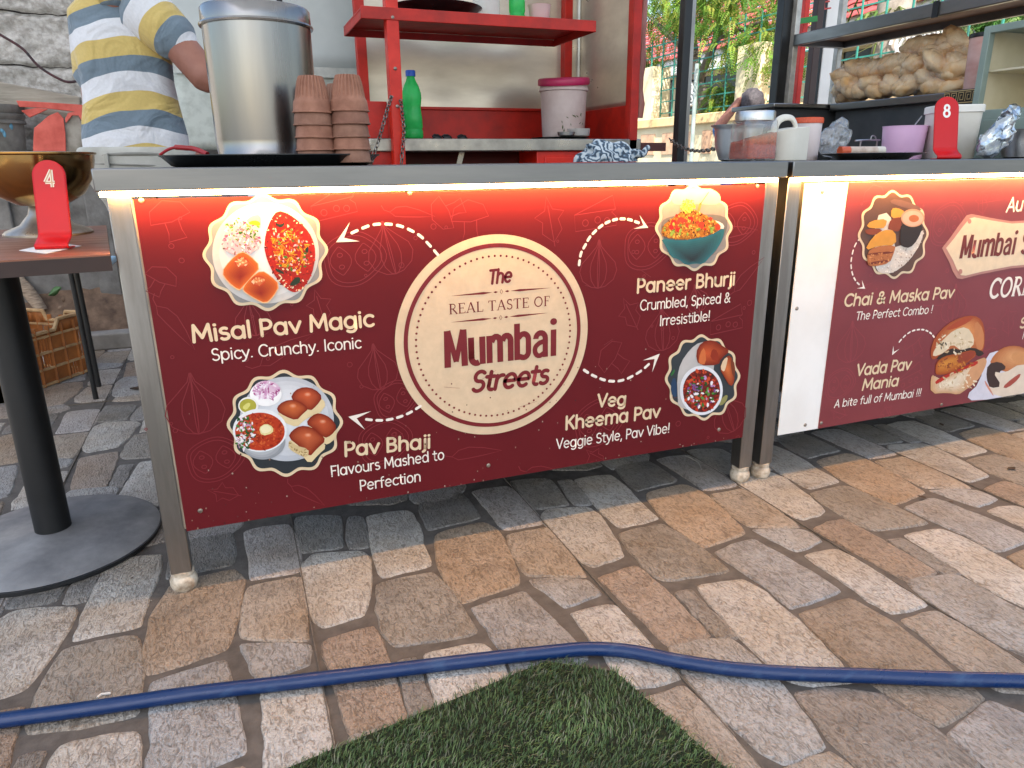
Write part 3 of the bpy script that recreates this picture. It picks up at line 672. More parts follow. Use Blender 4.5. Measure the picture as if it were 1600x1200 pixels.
def soft2(P, it):
    for _ in range(it):
        Q = []
        for i in range(len(P)):
            a, b = P[i], P[(i+1) % len(P)]; Q += [a*.75+b*.25, a*.25+b*.75]
        P = Q
    return P
def inpoly(pts):
    def f(x, y):
        c = False; j = len(pts)-1
        for i in range(len(pts)):
            a, b = pts[i], pts[j]
            if (a[1] > y) != (b[1] > y) and x < (b[0]-a[0])*(y-a[1])/(b[1]-a[1])+a[0]: c = not c
            j = i
        return c
    return f
def inell(cx, cy, rx, ry): return lambda x, y: ((x-cx)/rx)**2+((y-cy)/ry)**2 < 1

# rounded sign-writer's letters: cap height 1, x height .7
def arc(cx, cy, rx, ry, a0, a1, n=12): return [(cx+rx*cos(radians(a0+(a1-a0)*i/n)), cy+ry*sin(radians(a0+(a1-a0)*i/n))) for i in range(n+1)]
def O_(cx, cy=.35, rx=.27, ry=.35): return arc(cx, cy, rx, ry, 0, 360, 24)
DOT = lambda x, y: [(x-.012, y), (x+.012, y)]
G = {
 'a': (.74, [O_(.34), [(.62, .70), (.62, 0)]]), 'b': (.74, [[(.09, 1), (.09, 0)], O_(.38)]),
 'c': (.60, [arc(.36, .35, .28, .35, 48, 312, 16)]), 'd': (.74, [O_(.34), [(.62, 1), (.62, 0)]]),
 'e': (.70, [[(.08, .36), (.61, .36)]+arc(.35, .35, .27, .35, 5, 310, 20)]),
 'f': (.46, [[(.20, 0), (.20, .78)]+arc(.36, .80, .16, .20, 170, 75, 6), [(.03, .66), (.40, .66)]]),
 'g': (.74, [O_(.34), [(.62, .70), (.62, -.05)]+arc(.37, -.05, .25, .22, 0, -140, 9)]),
 'h': (.68, [[(.09, 1), (.09, 0)], [(.09, .40)]+arc(.33, .43, .24, .27, 170, 0, 9)+[(.57, 0)]]),
 'i': (.22, [[(.10, .68), (.10, 0)], DOT(.10, .93)]), 'j': (.28, [[(.17, .68), (.17, -.08)]+arc(.02, -.08, .15, .17, 0, -80, 5), DOT(.17, .93)]),
 'k': (.62, [[(.09, 1), (.09, 0)], [(.52, .68), (.12, .30)], [(.26, .42), (.55, 0)]]), 'l': (.22, [[(.10, 1), (.10, 0)]]),
 'm': (1.02, [[(.09, .68), (.09, 0)], [(.09, .40)]+arc(.30, .45, .21, .25, 170, 0, 8)+[(.51, 0)], [(.51, .40)]+arc(.72, .45, .21, .25, 170, 0, 8)+[(.93, 0)]]),
 'n': (.68, [[(.09, .68), (.09, 0)], [(.09, .40)]+arc(.33, .43, .24, .27, 170, 0, 9)+[(.57, 0)]]),
 'o': (.72, [O_(.36)]), 'p': (.74, [[(.09, .70), (.09, -.28)], O_(.38)]),
 'r': (.44, [[(.09, .68), (.09, 0)], [(.09, .38)]+arc(.33, .42, .24, .27, 170, 75, 6)]),
 's': (.54, [arc(.27, .525, .18, .165, 50, 265, 9)+arc(.27, .18, .20, .18, 85, -140, 10)]),
 't': (.46, [[(.20, .92), (.20, .18)]+arc(.36, .18, .16, .18, 180, 285, 6), [(.02, .68), (.40, .68)]]),
 'u': (.68, [[(.09, .68), (.09, .27)]+arc(.33, .27, .24, .27, 180, 350, 9), [(.57, .68), (.57, 0)]]),
 'v': (.62, [[(.05, .68), (.31, .02)], [(.57, .68), (.31, .02)]]), 'y': (.62, [[(.05, .68), (.33, .05)], [(.58, .68), (.27, -.12), (.17, -.25), (.03, -.27)]]),
 'M': (1.0, [[(.10, 0), (.16, 1)], [(.16, 1), (.50, .22)], [(.84, 1), (.50, .22)], [(.90, 0), (.84, 1)]]),
 'S': (.66, [arc(.34, .74, .24, .25, 40, 265, 10)+arc(.33, .25, .26, .25, 85, -145, 11)]),
 'P': (.66, [[(.11, 1), (.11, 0)], [(.11, .97), (.34, .97)]+arc(.34, .70, .25, .27, 90, -90, 10)+[(.11, .43)]]),
 'C': (.82, [arc(.48, .5, .38, .5, 46, 314, 18)]), 'I': (.26, [[(.13, 1), (.13, 0)]]),
 'F': (.60, [[(.11, 1), (.11, 0)], [(.11, .97), (.54, .97)], [(.11, .53), (.47, .53)]]),
 'B': (.70, [[(.11, 1), (.11, 0)], [(.11, .97), (.34, .97)]+arc(.34, .755, .21, .215, 90, -90, 9)+[(.11, .54)], [(.20, .53), (.36, .53)]+arc(.36, .28, .25, .25, 90, -90, 9)+[(.11, .03)]]),
 'K': (.70, [[(.11, 1), (.11, 0)], [(.60, 1), (.13, .45)], [(.27, .60), (.63, 0)]]), 'V': (.76, [[(.05, 1), (.38, .02)], [(.71, 1), (.38, .02)]]),
 'T': (.64, [[(.32, .96), (.32, 0)], [(.03, .97), (.61, .97)]]), 'A': (.78, [[(.06, 0), (.39, .98)], [(.72, 0), (.39, .98)], [(.19, .32), (.59, .32)]]),
 '.': (.26, [DOT(.12, .05)]), ',': (.24, [[(.13, .06), (.06, -.16)]]), '!': (.26, [[(.13, 1), (.12, .30)], DOT(.12, .05)]),
 '&': (.80, [[(.74, .02), (.24, .62)]+arc(.36, .80, .17, .19, 215, -40, 11)+[(.30, .52), (.14, .36)]+arc(.32, .22, .23, .22, 140, 330, 9)+[(.70, .46)]]),
 '4': (.66, [[(.46, 1), (.06, .30)], [(.06, .28), (.62, .28)], [(.46, 1), (.46, 0)]]),
 '8': (.62, [arc(.31, .74, .20, .22, 0, 360, 20), arc(.31, .26, .25, .26, 0, 360, 22)]), ' ': (.32, []),
}
# heavy narrow display letters and small roman capitals: strokes carry their own weight
HV = {
 'M': (.70, [([(.10, 0), (.12, 1)], .18), ([(.14, 1), (.35, .14)], .14), ([(.56, 1), (.35, .14)], .14), ([(.60, 0), (.58, 1)], .18)]),
 'u': (.54, [([(.10, .76), (.10, .20)]+arc(.25, .20, .15, .16, 180, 300, 6), .17), ([(.43, .76), (.43, 0)], .17)]),
 'm': (.84, [([(.10, .76), (.10, 0)], .17), ([(.16, .58)]+arc(.30, .58, .12, .14, 150, 0, 6)+[(.42, 0)], .17), ([(.49, .58)]+arc(.62, .58, .12, .14, 150, 0, 6)+[(.74, 0)], .17)]),
 'b': (.56, [([(.10, 1.02), (.10, 0)], .17), ([(.14, .62)]+arc(.30, .56, .15, .16, 120, 0, 7)+arc(.30, .21, .15, .16, 0, -120, 7)+[(.14, .10)], .16)]),
 'a': (.54, [([(.12, .54)]+arc(.27, .54, .15, .16, 175, 0, 9)+[(.42, 0)], .16), ([(.42, .46), (.24, .42)]+arc(.23, .22, .14, .17, 110, 300, 9)+[(.42, .14)], .14)]),
 'i': (.30, [([(.14, .76), (.14, 0)], .17), ([(.13, .985), (.15, .985)], .19, 'round')]),
 'S': (.58, [(arc(.29, .74, .19, .20, 20, 265, 11)+arc(.29, .25, .20, .21, 85, -160, 12), .17)]), ' ': (.3, []),
}
sf = lambda x, z, w=.22: ([(x-w/2, z), (x+w/2, z)], .045)
RM = {
 'R': (.72, [([(.17, 0), (.17, 1)], .12), (([(.17, .96), (.34, .96)]+arc(.34, .73, .2, .23, 90, -90, 9)+[(.17, .5)]), .07), ([(.34, .5), (.68, .0)], .11), sf(.17, .02), sf(.14, .98), sf(.66, .02, .14)]),
 'E': (.66, [([(.17, 0), (.17, 1)], .12), ([(.17, .97), (.58, .97)], .055), ([(.17, .52), (.46, .52)], .05), ([(.17, .03), (.60, .03)], .055), ([(.58, .99), (.58, .80)], .045), ([(.61, .2), (.60, 0)], .045), ([(.46, .62), (.46, .42)], .04), sf(.12, .98, .12), sf(.12, .02, .12)]),
 'A': (.80, [([(.10, 0), (.40, 1)], .06), ([(.40, 1), (.70, 0)], .12), ([(.20, .34), (.60, .34)], .05), sf(.10, .02), sf(.70, .02)]),
 'L': (.62, [([(.17, 0), (.17, 1)], .12), ([(.17, .03), (.58, .03)], .055), ([(.59, .22), (.58, 0)], .045), sf(.17, .98), sf(.12, .02, .12)]),
 'T': (.72, [([(.36, 0), (.36, 1)], .12), ([(.06, .97), (.66, .97)], .055), ([(.06, .99), (.05, .78)], .045), ([(.66, .99), (.67, .78)], .045), sf(.36, .02)]),
 'S': (.58, [(arc(.29, .74, .18, .23, 35, 265, 10)+arc(.29, .25, .20, .24, 85, -150, 11), .095), ([(.46, .98), (.46, .76)], .04), ([(.09, .22), (.09, .02)], .04)]),
 'O': (.84, [(arc(.42, .5, .33, .47, 0, 360, 28), .095)]),
 'F': (.60, [([(.17, 0), (.17, 1)], .12), ([(.17, .97), (.54, .97)], .055), ([(.17, .52), (.42, .52)], .05), ([(.54, .99), (.54, .78)], .045), ([(.42, .62), (.42, .42)], .04), sf(.17, .02), sf(.12, .98, .12)]),
 'C': (.76, [(arc(.44, .5, .34, .47, 42, 318, 20), .105), ([(.70, .96), (.70, .70)], .045)]),
 'N': (.84, [([(.16, 0), (.16, 1)], .06), ([(.16, 1), (.68, 0)], .12), ([(.68, 0), (.68, 1)], .06), sf(.16, .02), sf(.68, .98), sf(.12, .98, .14)]),
 ' ': (.34, []),
}
def write(ink, txt, a, b, cap, wt, col, ly, font=G, shear=0., wk=1., gap=0., ccap='round'):
    """letters from pixel a to pixel b along the baseline; cap = letter height in photo pixels"""
    A, B = ink.p(*a), ink.p(*b); mid = (A+B)/2; H = cap*dep((mid.x, ink.y, mid.z))/FPX
    tot = sum(font[c][0]+gap for c in txt)-gap; sx = (B-A).length/tot; d = (B-A).normalized(); u = V((-d.z, 0, d.x)); x = 0
    for c in txt:
        wdt, st = font[c]
        for k in st:
            if font is G: pts, wd, cp = k, wt, ccap
            else: pts, wd = k[0], k[1]*wk; cp = k[2] if len(k) > 2 else 'butt'
            P = []
            for px, pz in pts:
                q = A+d*((x+px)*sx+shear*pz*H)+u*(pz*H); P.append((q.x, q.z))
            ink.stroke(P, wd*H if font is G else wd*(H*.5+sx*.5), col, ly, cp)
        x += wdt+gap
def dashes(ink, path, tip, barbs, wpx, col, ly, nd=9):
    P = [ink.p(*q) for q in path]; C_ = catmull(P, 12); L_ = [0]
    for i in range(1, len(C_)): L_.append(L_[-1]+(C_[i]-C_[i-1]).length)
    tot = L_[-1]; m = C_[len(C_)//2]; w_ = wpx*dep((m.x, ink.y, m.z))/FPX
    def pos(s):
        for i in range(1, len(C_)):
            if L_[i] >= s-1e-9: t = (s-L_[i-1])/max(1e-9, L_[i]-L_[i-1]); return C_[i-1].lerp(C_[i], t)
        return C_[-1]
    for k in range(nd):
        s0 = tot*k/nd; s1 = s0+tot/nd*.48
        ink.stroke([(q.x, q.z) for q in (pos(s0+(s1-s0)*j/4) for j in range(5))], w_, col, ly)
    t_ = ink.p(*tip); b0, b1 = ink.p(*barbs[0]), ink.p(*barbs[1]); cc = (b0+b1)/2
    for b in (b0, b1):
        ii = t_.lerp(cc, .42)
        ink.flat([t_, b, ii], col, ly)
DOOD = (.19, .017, .023)
def doodle(ink, kind, x, y, s, rot=0., w=1.3):
    C0 = ink.p(x, y); k = dep((C0.x, ink.y, C0.z))/FPX; S = s*k
    def L_(pts):
        P = []
        for a, b in pts:
            P.append((C0.x+(a*cos(rot)-b*sin(rot))*S, C0.z+(a*sin(rot)+b*cos(rot))*S))
        ink.stroke(P, w*k, DOOD, 0, 'butt')
    if kind == 'onion':
        for f in (1, .45, -.05):
            L_([(f*a, b) for a, b in ((.02, 1.25), (.12, .95), (.45, .6), (.8, .25), (.9, -.1), (.75, -.5), (.35, -.78), (0, -.85))])
            L_([(-f*a, b) for a, b in ((.02, 1.25), (.12, .95), (.45, .6), (.8, .25), (.9, -.1), (.75, -.5), (.35, -.78), (0, -.85))])
    elif kind == 'tomato':
        for f in (1, .86): L_([(f*(1+.09*cos(3*t))*cos(t)*1.05, f*(1+.07*sin(2*t))*sin(t)*.9) for t in [2*pi*i/36 for i in range(37)]])
        for cx in (-.42, .42): L_([(cx+.3*cos(t)+.06*cos(3*t), .48*sin(t)) for t in [2*pi*i/20 for i in range(21)]])
        for cx in (-.42, .42):
            for dy in (-.2, .2): L_([(cx+.09*cos(t), dy+.07*sin(t)) for t in [2*pi*i/10 for i in range(11)]])
    elif kind == 'chilli':
        L_([(-1, .3), (-.6, .42), (-.1, .3), (.5, -.1), (1.2, -.7), (.4, -.45), (-.3, -.2), (-.8, 0), (-1, .3)]); L_([(-1, .3), (-1.25, .5), (-1.3, .75)])
    elif kind == 'cheese':
        L_([(-1, .1), (.9, .7), (1, .1), (.8, 0), (1, -.2), (1, -.6), (-1, -.6), (-1, .1), (1, .1)])
        for cx, cy in ((-.5, -.3), (.1, -.25), (.55, -.35)): L_([(cx+.14*cos(t), cy+.14*sin(t)) for t in [2*pi*i/12 for i in range(13)]])
    elif kind == 'mushroom':
        L_([(-.9, .1), (-.7, .65), (0, .95), (.7, .65), (.9, .1), (0, -.05), (-.9, .1)]); L_([(-.3, 0), (-.35, -.5), (-.5, -.85), (.3, -.9), (.25, -.5), (.3, 0)])
    elif kind == 'leaf':
        L_([(0, -1), (-.5, -.5), (-.4, 0), (-.75, .3), (-.2, .5), (0, 1.1), (.2, .5), (.75, .3), (.4, 0), (.5, -.5), (0, -1)]); L_([(0, -1.2), (0, .7)])
    else:
        L_([(.22*cos(t), .22*sin(t)) for t in [2*pi*i/12 for i in range(13)]])

CREAMI, OFFW, MAR = '#dcc3a0', '#e9ddd0', (.17, .0125, .0175)
def badge(ink, cx, cy, rx, ry, bgc, ph=0., bw=5.):
    I_ = lambda x, y: (x, y)
    ink.disc(I_, cx, cy, rx, ry, CREAMI, 2, wob=.045, ph=ph); ink.disc(I_, cx, cy, rx-bw, ry-bw, bgc, 3, wob=.047, ph=ph)

RIV = M('screw_head', '#a39a90', '#6c6259', rough=.4, metal=.8, vs=60)
def screw(parent, x, y, yb):
    p = at(x, y, yb); mb = MB(); mb.lathe([(.0052, 0), (.0048, .0016), (.0032, .0026)], p, 14, axis=(0, -1, 0)); mb.lathe([(.0022, .0027), (.0022, .0029)], p, 8, axis=(0, -1, 0))
    return mb.build('screw', RIV, parent)
LEDM = M('led_strip', '#fff1d8', rough=.5, emis=(1., .52, .16), es=LED)
def ball_foot(x, y, leg):
    mb = MB(); mb.lathe([(.019, 0), (.024, .004), (.0275, .015), (.0275, .025), (.023, .034), (.020, .037), (.0235, .038), (.0235, .046), (.02, .047)], (x, y, 0), 24)
    return mb.build('ball_foot', RUBW, leg)
def counter(name, label, x0, x1, legs, panel_fn):
    t = thing(name, label, 'counter', ((x0+x1)/2, 1.74, 0))
    mb = MB(); mb.box((x0, 1.436, .8215), (x1, 2.04, .86)); mb.build('worktop', STEEL, t, bev=.0025)
    for k, x in enumerate(legs):
        for y in (1.4785, 1.98):
            mb = MB(); mb.box((x-.0205, y, .046), (x+.0205, y+.040, .8213)); lg = mb.build('leg', STEELW, t, bev=.002)
            ball_foot(x, y+.02, lg)
    mb = MB()
    mb.box((min(legs)+.021, 1.985, .30), (max(legs)-.021, 2.01, .325)); mb.build('rear_rail', STEELW, t)
    mb = MB(); mb.box((min(legs)+.25, 1.53, .155), (max(legs)-.021, 1.975, .17)); mb.build('shade_shelf', STEEL, t)  # unseen shelf added to darken the floor beneath the counter
    mb = MB(); mb.box((min(legs)+.25, 1.976, .15), (max(legs)-.021, 1.982, .80)); mb.build('shade_sheet', STEEL, t)  # unseen sheet added to block light from behind under the counter
    panel_fn(t)
    return t

# -------- left counter
def left_panel(t):
    mb = MB(); mb.box((-.161, PY, .1416), (1.2312, PY+.0024, .8065)); P = mb.build('front_panel', PVINYL, t)
    mb = MB(); mb.box((-.1655, PY+.0026, .146), (1.229, PY+.0115, .806)); mb.build('panel_backing', PLYEDGE, t)
    mb = MB(); mb.box((-.1725, PY-.0005, .15), (-.1665, PY+.012, .80)); mb.build('edge_trim', STEELW, t)
    mb = MB(); mb.box((-.208, 1.4392, .8125), (1.236, 1.4525, .8213)); mb.build('led_strip', LEDM, t, bev=.002)
    for x, y in ((221, 313), (313, 798), (763, 727), (1123, 671), (1183, 291), (640, 302)): screw(P, x, y, PY)
    Q = Ink(); Q.tk = 8e-7
    for k in (('mushroom', 268, 345, 34, .3), ('tomato', 552, 405, 46, .1), ('onion', 305, 640, 48, 0), ('tomato', 335, 718, 40, .1), ('cheese', 520, 318, 34, .2), ('chilli', 275, 505, 36, -.6), ('onion', 610, 395, 40, .2),
              ('mushroom', 250, 440, 26, -.5), ('chilli', 440, 545, 40, .9), ('onion', 590, 580, 36, .1), ('tomato', 618, 625, 34, .2), ('chilli', 480, 770, 26, -.3), ('leaf', 350, 770, 22, 1.2), ('chilli', 740, 705, 34, .4),
              ('tomato', 600, 690, 40, .1), ('mushroom', 735, 345, 34, .1), ('leaf', 860, 345, 34, .2), ('cheese', 930, 335, 36, .1), ('onion', 935, 420, 36, 0), ('tomato', 1010, 385, 40, 0), ('chilli', 1150, 360, 30, .5),
              ('onion', 1035, 520, 34, .1), ('leaf', 985, 490, 26, .5), ('mushroom', 960, 560, 30, 1), ('cheese', 1135, 500, 30, .1), ('tomato', 935, 660, 42, .2), ('onion', 1140, 650, 34, .4), ('chilli', 850, 735, 30, .2), ('leaf', 930, 715, 20, .8), ('mushroom', 700, 330, 30, 2),
              ('chilli', 1165, 430, 30, 1.2), ('tomato', 1150, 350, 36, 0), ('onion', 1090, 470, 22, .3), ('leaf', 500, 480, 26, .2), ('onion', 395, 500, 30, .1), ('chilli', 640, 330, 30, .3)): doodle(Q, *k)
    rr = random.Random(4)
    for k in range(60):
        x, y = rr.uniform(225, 1180), rr.uniform(320, 700)
        doodle(Q, 'ring', x, y, rr.uniform(8, 20), 0, 1.1)
    Q.build('doodle_print', INK, P, ang=180)
    Q = Ink(); rr = random.Random(9)      # splashes and scuffs near the foot of the board
    for k in range(150):
        x = rr.uniform(-.15, 1.22); z = .145+.28*rr.random()**2.2; s_ = rr.uniform(.0006, .0019)
        Q.flat([V((x+s_*cos(j)*rr.uniform(.7, 1.3), 0, z+s_*1.3*sin(j))) for j in [2*pi*i/6 for i in range(6)]], rr.choice(['#8b6a5c', '#5a2c2a', '#a08a7c', '#3a1416']), 5)
    for k in range(14):
        x, z = rr.uniform(-.1, 1.15), rr.uniform(.16, .75); a = rr.uniform(-.6, .6); l_ = rr.uniform(.01, .05); Q.stroke([(x, z), (x+l_*cos(a), z+l_*sin(a))], .0005, (.24, .05, .055), 5, 'butt')
    q_ = Q.build('scuff_marks', INK, P, ang=180); q_['kind'] = 'stuff'
    # round emblem
    Q = Ink(); A, B = Q.p(780, 366), Q.p(770, 678); c = (A+B)/2; R = (A-B).length/2; CR = '#d6bb9a'
    Q.ring(c, 0.001, R, CR, 1); Q.ring(c, .878*R, .918*R, MAR, 2)
    for i in range(84):
        t = 2*pi*i/84; q = c+V((.80*R*cos(t), 0, .80*R*sin(t)))
        yy = PY-.0003-.0012; Q.add([(q.x+.0115*R*cos(j), yy, q.z+.0115*R*sin(j)) for j in [2*pi*k/8 for k in range(8)]], [tuple(range(8))], 0, MAR)
    write(Q, 'The', (763, 443.5), (799, 439.5), 21, .20, MAR, 2, shear=.18)
    write(Q, 'REAL TASTE OF', (701, 491.2), (859, 477.4), 16, 1, MAR, 2, font=RM, gap=.03)
    write(Q, 'Mumbai', (694, 575), (872, 555), 57, 1, MAR, 2, font=HV, wk=1.02)
    write(Q, 'Streets', (735, 612), (856, 598), 31, .20, MAR, 2, shear=.22)
    for a, b, m_ in (((703.5, 462.4), (861, 449.5), (783, 455.5)), ((703.5, 503.5), (856.5, 488.5), (782, 496))):
        A, B, C_ = Q.p(*a), Q.p(*b), Q.p(*m_)
        for e in (A, B):
            s_ = C_.lerp(e, .18); n_ = V((0, 0, .0026)); mid_ = s_.lerp(e, .22)
            Q.flat([s_, mid_+n_, e, mid_-n_], MAR, 2); s2 = C_.lerp(e, .07); s3 = C_.lerp(e, .16); m2 = (s2+s3)/2
            Q.flat([s2, m2+n_*.9, s3, m2-n_*.9], MAR, 2)
        d_ = .0052
        P4 = [C_+V((0, 0, d_)), C_+V((d_*.6, 0, 0)), C_-V((0, 0, d_)), C_-V((d_*.6, 0, 0)), C_+V((0, 0, d_))]
        Q.stroke([(p.x, p.z) for p in P4], .0011, MAR, 2)
    Q.build('round_emblem', INK, P, ang=180)
    for a in (('Misal Pav Magic', (300, 534.5), (585, 508.5), 25, .19, CREAMI), ('Pav Bhaji', (537.5, 712.5), (673, 699), 22.5, .19, CREAMI), ('Paneer Bhurji', (994, 457.5), (1148, 444.5), 20.5, .19, CREAMI), ('Veg', (932.5, 635.8), (978, 632), 20, .19, CREAMI), ('Kheema Pav', (882.5, 671), (1031, 651), 20.5, .19, CREAMI),
              ('Spicy. Crunchy. Iconic', (331, 563.3), (565, 543.3), 18, .125, OFFW), ('Flavours Mashed to', (517, 744.5), (694.5, 717), 17, .125, OFFW), ('Perfection', (562, 766.5), (658, 751), 17, .125, OFFW), ('Crumbled, Spiced &', (999, 485), (1140.5, 472), 15.5, .125, OFFW), ('Irresistible!', (1030, 509), (1109, 500.5), 15.5, .125, OFFW), ('Veggie Style, Pav Vibe!', (868.5, 701.5), (1046, 675.5), 16, .125, OFFW)):
        Q = Ink(); write(Q, a[0], a[1], a[2], a[3], a[4], a[5], 1, gap=.03 if a[4] > .15 else .02); Q.build('lettering', INK, P, ang=180)
    # dashed arrows
    for path, tip, barbs, nd in (
        ([(684, 398), (671, 383), (657, 369), (641, 359.5), (625, 353), (605, 350), (583, 351), (565, 357), (541, 368)], (525, 378.4), ((546.5, 347), (562, 377)), 9),
        ([(904.5, 413.7), (907.5, 396), (914.5, 382.5), (921, 371), (930, 361), (940.5, 352), (953, 345.5), (967.5, 342), (982.5, 343), (996, 347.5), (1003, 350)], (1012.5, 355.7), ((999, 336), (990, 357.5)), 11),
        ([(656.8, 634.5), (639.3, 645), (621.8, 652), (602.5, 656.2), (583.3, 656.2), (564, 653.8)], (544, 651), ((579.8, 642.2), (570.3, 671.3)), 6),
        ([(912.5, 578), (922.5, 584.5), (935, 590.5), (948, 594.5), (962.5, 595.5), (977, 592.5), (991, 585.8), (1003.8, 577.5), (1015, 567.5), (1019.5, 563.3)], (1030.5, 552.5), ((1003.8, 563), (1018.8, 581.3)), 8)):
        Q = Ink(); dashes(Q, path, tip, barbs, 4.4, OFFW, 1, nd); Q.build('dashed_arrow', INK, P, ang=180)
    # food pictures
    W = lambda x, y: (300+x/6, 290+y/6); Q = Ink()
    badge(Q, 414.5, 394, 94, 88, '#8d8985', .6)
    Q.grad(W, [(690+500*cos(j), 630+475*sin(j)) for j in [k*pi/20 for k in range(40)]], '#c9c3bc', '#ebe7e1', 690, 610, 4, 8, .5)
    lens = [(800, 230), (900, 260), (1010, 340), (1100, 440), (1150, 560), (1155, 680), (1120, 840), (1050, 950), (980, 1000), (920, 990), (830, 920), (760, 820), (700, 690), (675, 580), (690, 440), (740, 310)]
    Q.poly(W, lens, '#a81b0c', 6)
    Q.grains(W, inpoly(lens), (680, 235, 1150, 990), 520, ['#c8260f', '#8d1408', '#d8401a', '#b01d0d', '#e4d3b0', '#6b1208'], 8, 17, 6, 3)
    cen = [(760, 430), (1000, 400), (1090, 560), (1090, 740), (980, 820), (790, 740), (740, 560)]
    Q.grains(W, inpoly(cen), (740, 400, 1090, 820), 150, ['#e0941c', '#d27c12', '#eeb02c', '#b8620e'], 14, 34, 6, 5, .22)
    Q.grains(W, inpoly(cen), (740, 400, 1090, 830), 40, ['#e9b7bd', '#d98a9b', '#3f6f24', '#5f9330'], 12, 22, 6, 6, .5)
    for p_ in ([(770, 345), (830, 365), (870, 340), (850, 385), (815, 390)], [(770, 770), (840, 790), (870, 830), (800, 810)], [(905, 935), (960, 860), (1010, 850), (1015, 900), (960, 935)], [(1050, 600), (1090, 560), (1085, 640)]): Q.poly(W, p_, '#22301e', 6)
    on = inell(455, 500, 185, 170); Q.disc(W, 455, 510, 165, 145, '#d8a9b0', 6)
    Q.grains(W, on, (280, 320, 640, 680), 230, ['#dcaeb8', '#c47b93', '#efdfe0', '#a84a77', '#e6c6c9', '#8d6a60'], 10, 22, 6, 7)
    Q.grains(W, inell(470, 430, 170, 130), (300, 280, 640, 620), 46, ['#4f8a26', '#6fa83a', '#35641c'], 10, 20, 6, 8)
    Q.poly(W, [(495, 340), (560, 280), (640, 270), (645, 370)], '#e8dd9a', 6); Q.poly(W, [(510, 352), (580, 320), (640, 340), (635, 380)], '#d9a21e', 6)
    for P_, hl in (([(270, 810), (350, 700), (460, 605), (540, 645), (650, 755), (560, 860), (470, 960), (440, 990), (330, 905)], (465, 715)), ([(465, 960), (550, 855), (650, 785), (740, 840), (828, 930), (760, 1050), (690, 1110), (600, 1070), (490, 1000)], (620, 890))):
        Q.poly(W, P_, '#d9b184', 6); cx = sum(p[0] for p in P_)/len(P_); cy = sum(p[1] for p in P_)/len(P_)
        Q.grad(W, [(cx+(a-cx)*.95, cy+(b-cy)*.94-3) for a, b in P_], '#c8601f', '#8a1f0e', cx, cy+50, 6, 10, .7); Q.grad(W, [(hl[0]+70*cos(j), hl[1]+52*sin(j)) for j in [k*pi/5 for k in range(10)]], '#b23c18', '#d98a52', hl[0], hl[1], 6, 5)
        Q.grains(W, inell(hl[0], hl[1], 55, 40), (hl[0]-60, hl[1]-45, hl[0]+60, hl[1]+45), 26, ['#e3bf95', '#d6a06c', '#c26a3a'], 8, 18, 6, int(cx))
    Q.build('food_picture', INK, P, ang=180)['label'] = 'scalloped picture of two buns, onions and red curry with yellow crisps'
    W = lambda x, y: (340+x/6.667, 570+y/6.667); Q = Ink()
    badge(Q, 445, 661, 87, 80, '#2d3236', .3)
    Q.grad(W, [(720+490*cos(j), 560+440*sin(j)) for j in [k*pi/20 for k in range(40)]], '#b9bbc0', '#e3e3e4', 760, 500, 4, 9, .6)
    Q.disc(W, 500, 300, 165, 125, '#f0eeec', 6); Q.disc(W, 508, 255, 140, 95, '#d6b6c9', 6)
    Q.grains(W, inell(508, 265, 135, 92), (370, 170, 650, 360), 110, ['#e6d3e0', '#c48ab0', '#efe4ea', '#a0407a', '#d3a6c4'], 12, 30, 6, 3, .4)
    Q.disc(W, 320, 420, 105, 90, '#e8e6e0', 6); Q.disc(W, 315, 420, 88, 72, '#a8a23c', 6); Q.poly(W, [(250, 440), (310, 385), (350, 400), (300, 470)], '#d2cc72', 6)
    for P_, c1, c2 in (([(755, 350), (800, 260), (900, 222), (1010, 245), (1095, 330), (1030, 420), (960, 480), (860, 400)], '#a83c1c', '#c65a33'), ([(608, 470), (640, 400), (740, 355), (850, 370), (950, 450), (880, 510), (820, 575), (700, 530)], '#b04a1e', '#c96636'),
                       ([(915, 605), (980, 520), (1060, 492), (1180, 545), (1245, 650), (1180, 730), (1110, 760), (1000, 660)], '#9c3418', '#bb5532'), ([(732, 750), (770, 680), (860, 625), (970, 640), (1060, 700), (1130, 780), (1040, 860), (950, 960), (860, 850)], '#a23a1a', '#c0603a')):
        Q.poly(W, [(a+6, b+70) if b > 480 or a < 760 else (a+40, b+70) for a, b in P_], '#d8c296', 6)
        cx = sum(p[0] for p in P_)/len(P_); cy = sum(p[1] for p in P_)/len(P_)
        Q.grad(W, P_, '#7d2410', c2, cx+5, cy-22, 6, 10, .8); Q.grad(W, [(cx+8+42*cos(j), cy-34+26*sin(j)) for j in [k*pi/5 for k in range(10)]], c2, '#e0a080', cx+10, cy-38, 6, 5)
    Q.poly(W, [(740, 770), (800, 830), (950, 870), (940, 960), (840, 930), (735, 865)], '#c9b183', 6)
    Q.grains(W, inpoly([(740, 780), (800, 840), (940, 880), (930, 950), (840, 920), (740, 860)]), (735, 770, 950, 960), 50, ['#a98f5c', '#dcc99a', '#8f7446'], 8, 22, 6, 4, .4)
    Q.grad(W, [(470+235*cos(j), 790+190*sin(j)) for j in [k*pi/15 for k in range(30)]], '#8f9296', '#dedfe0', 400, 800, 6, 8); Q.disc(W, 440, 675, 283, 224, '#e2e2e2', 6); Q.disc(W, 440, 688, 258, 197, '#b2371b', 6)
    Q.grains(W, inell(440, 688, 250, 190), (190, 500, 690, 880), 240, ['#c04a22', '#a52d14', '#c95a2c', '#8e2410'], 10, 26, 6, 5, .5)
    gl = inell(275, 700, 105, 170); Q.grains(W, gl, (200, 540, 400, 870), 110, ['#2f5c2a', '#1f4420', '#4a7a38', '#dfd3d6', '#b78ca6', '#e9e2e0'], 12, 30, 6, 6, .5)
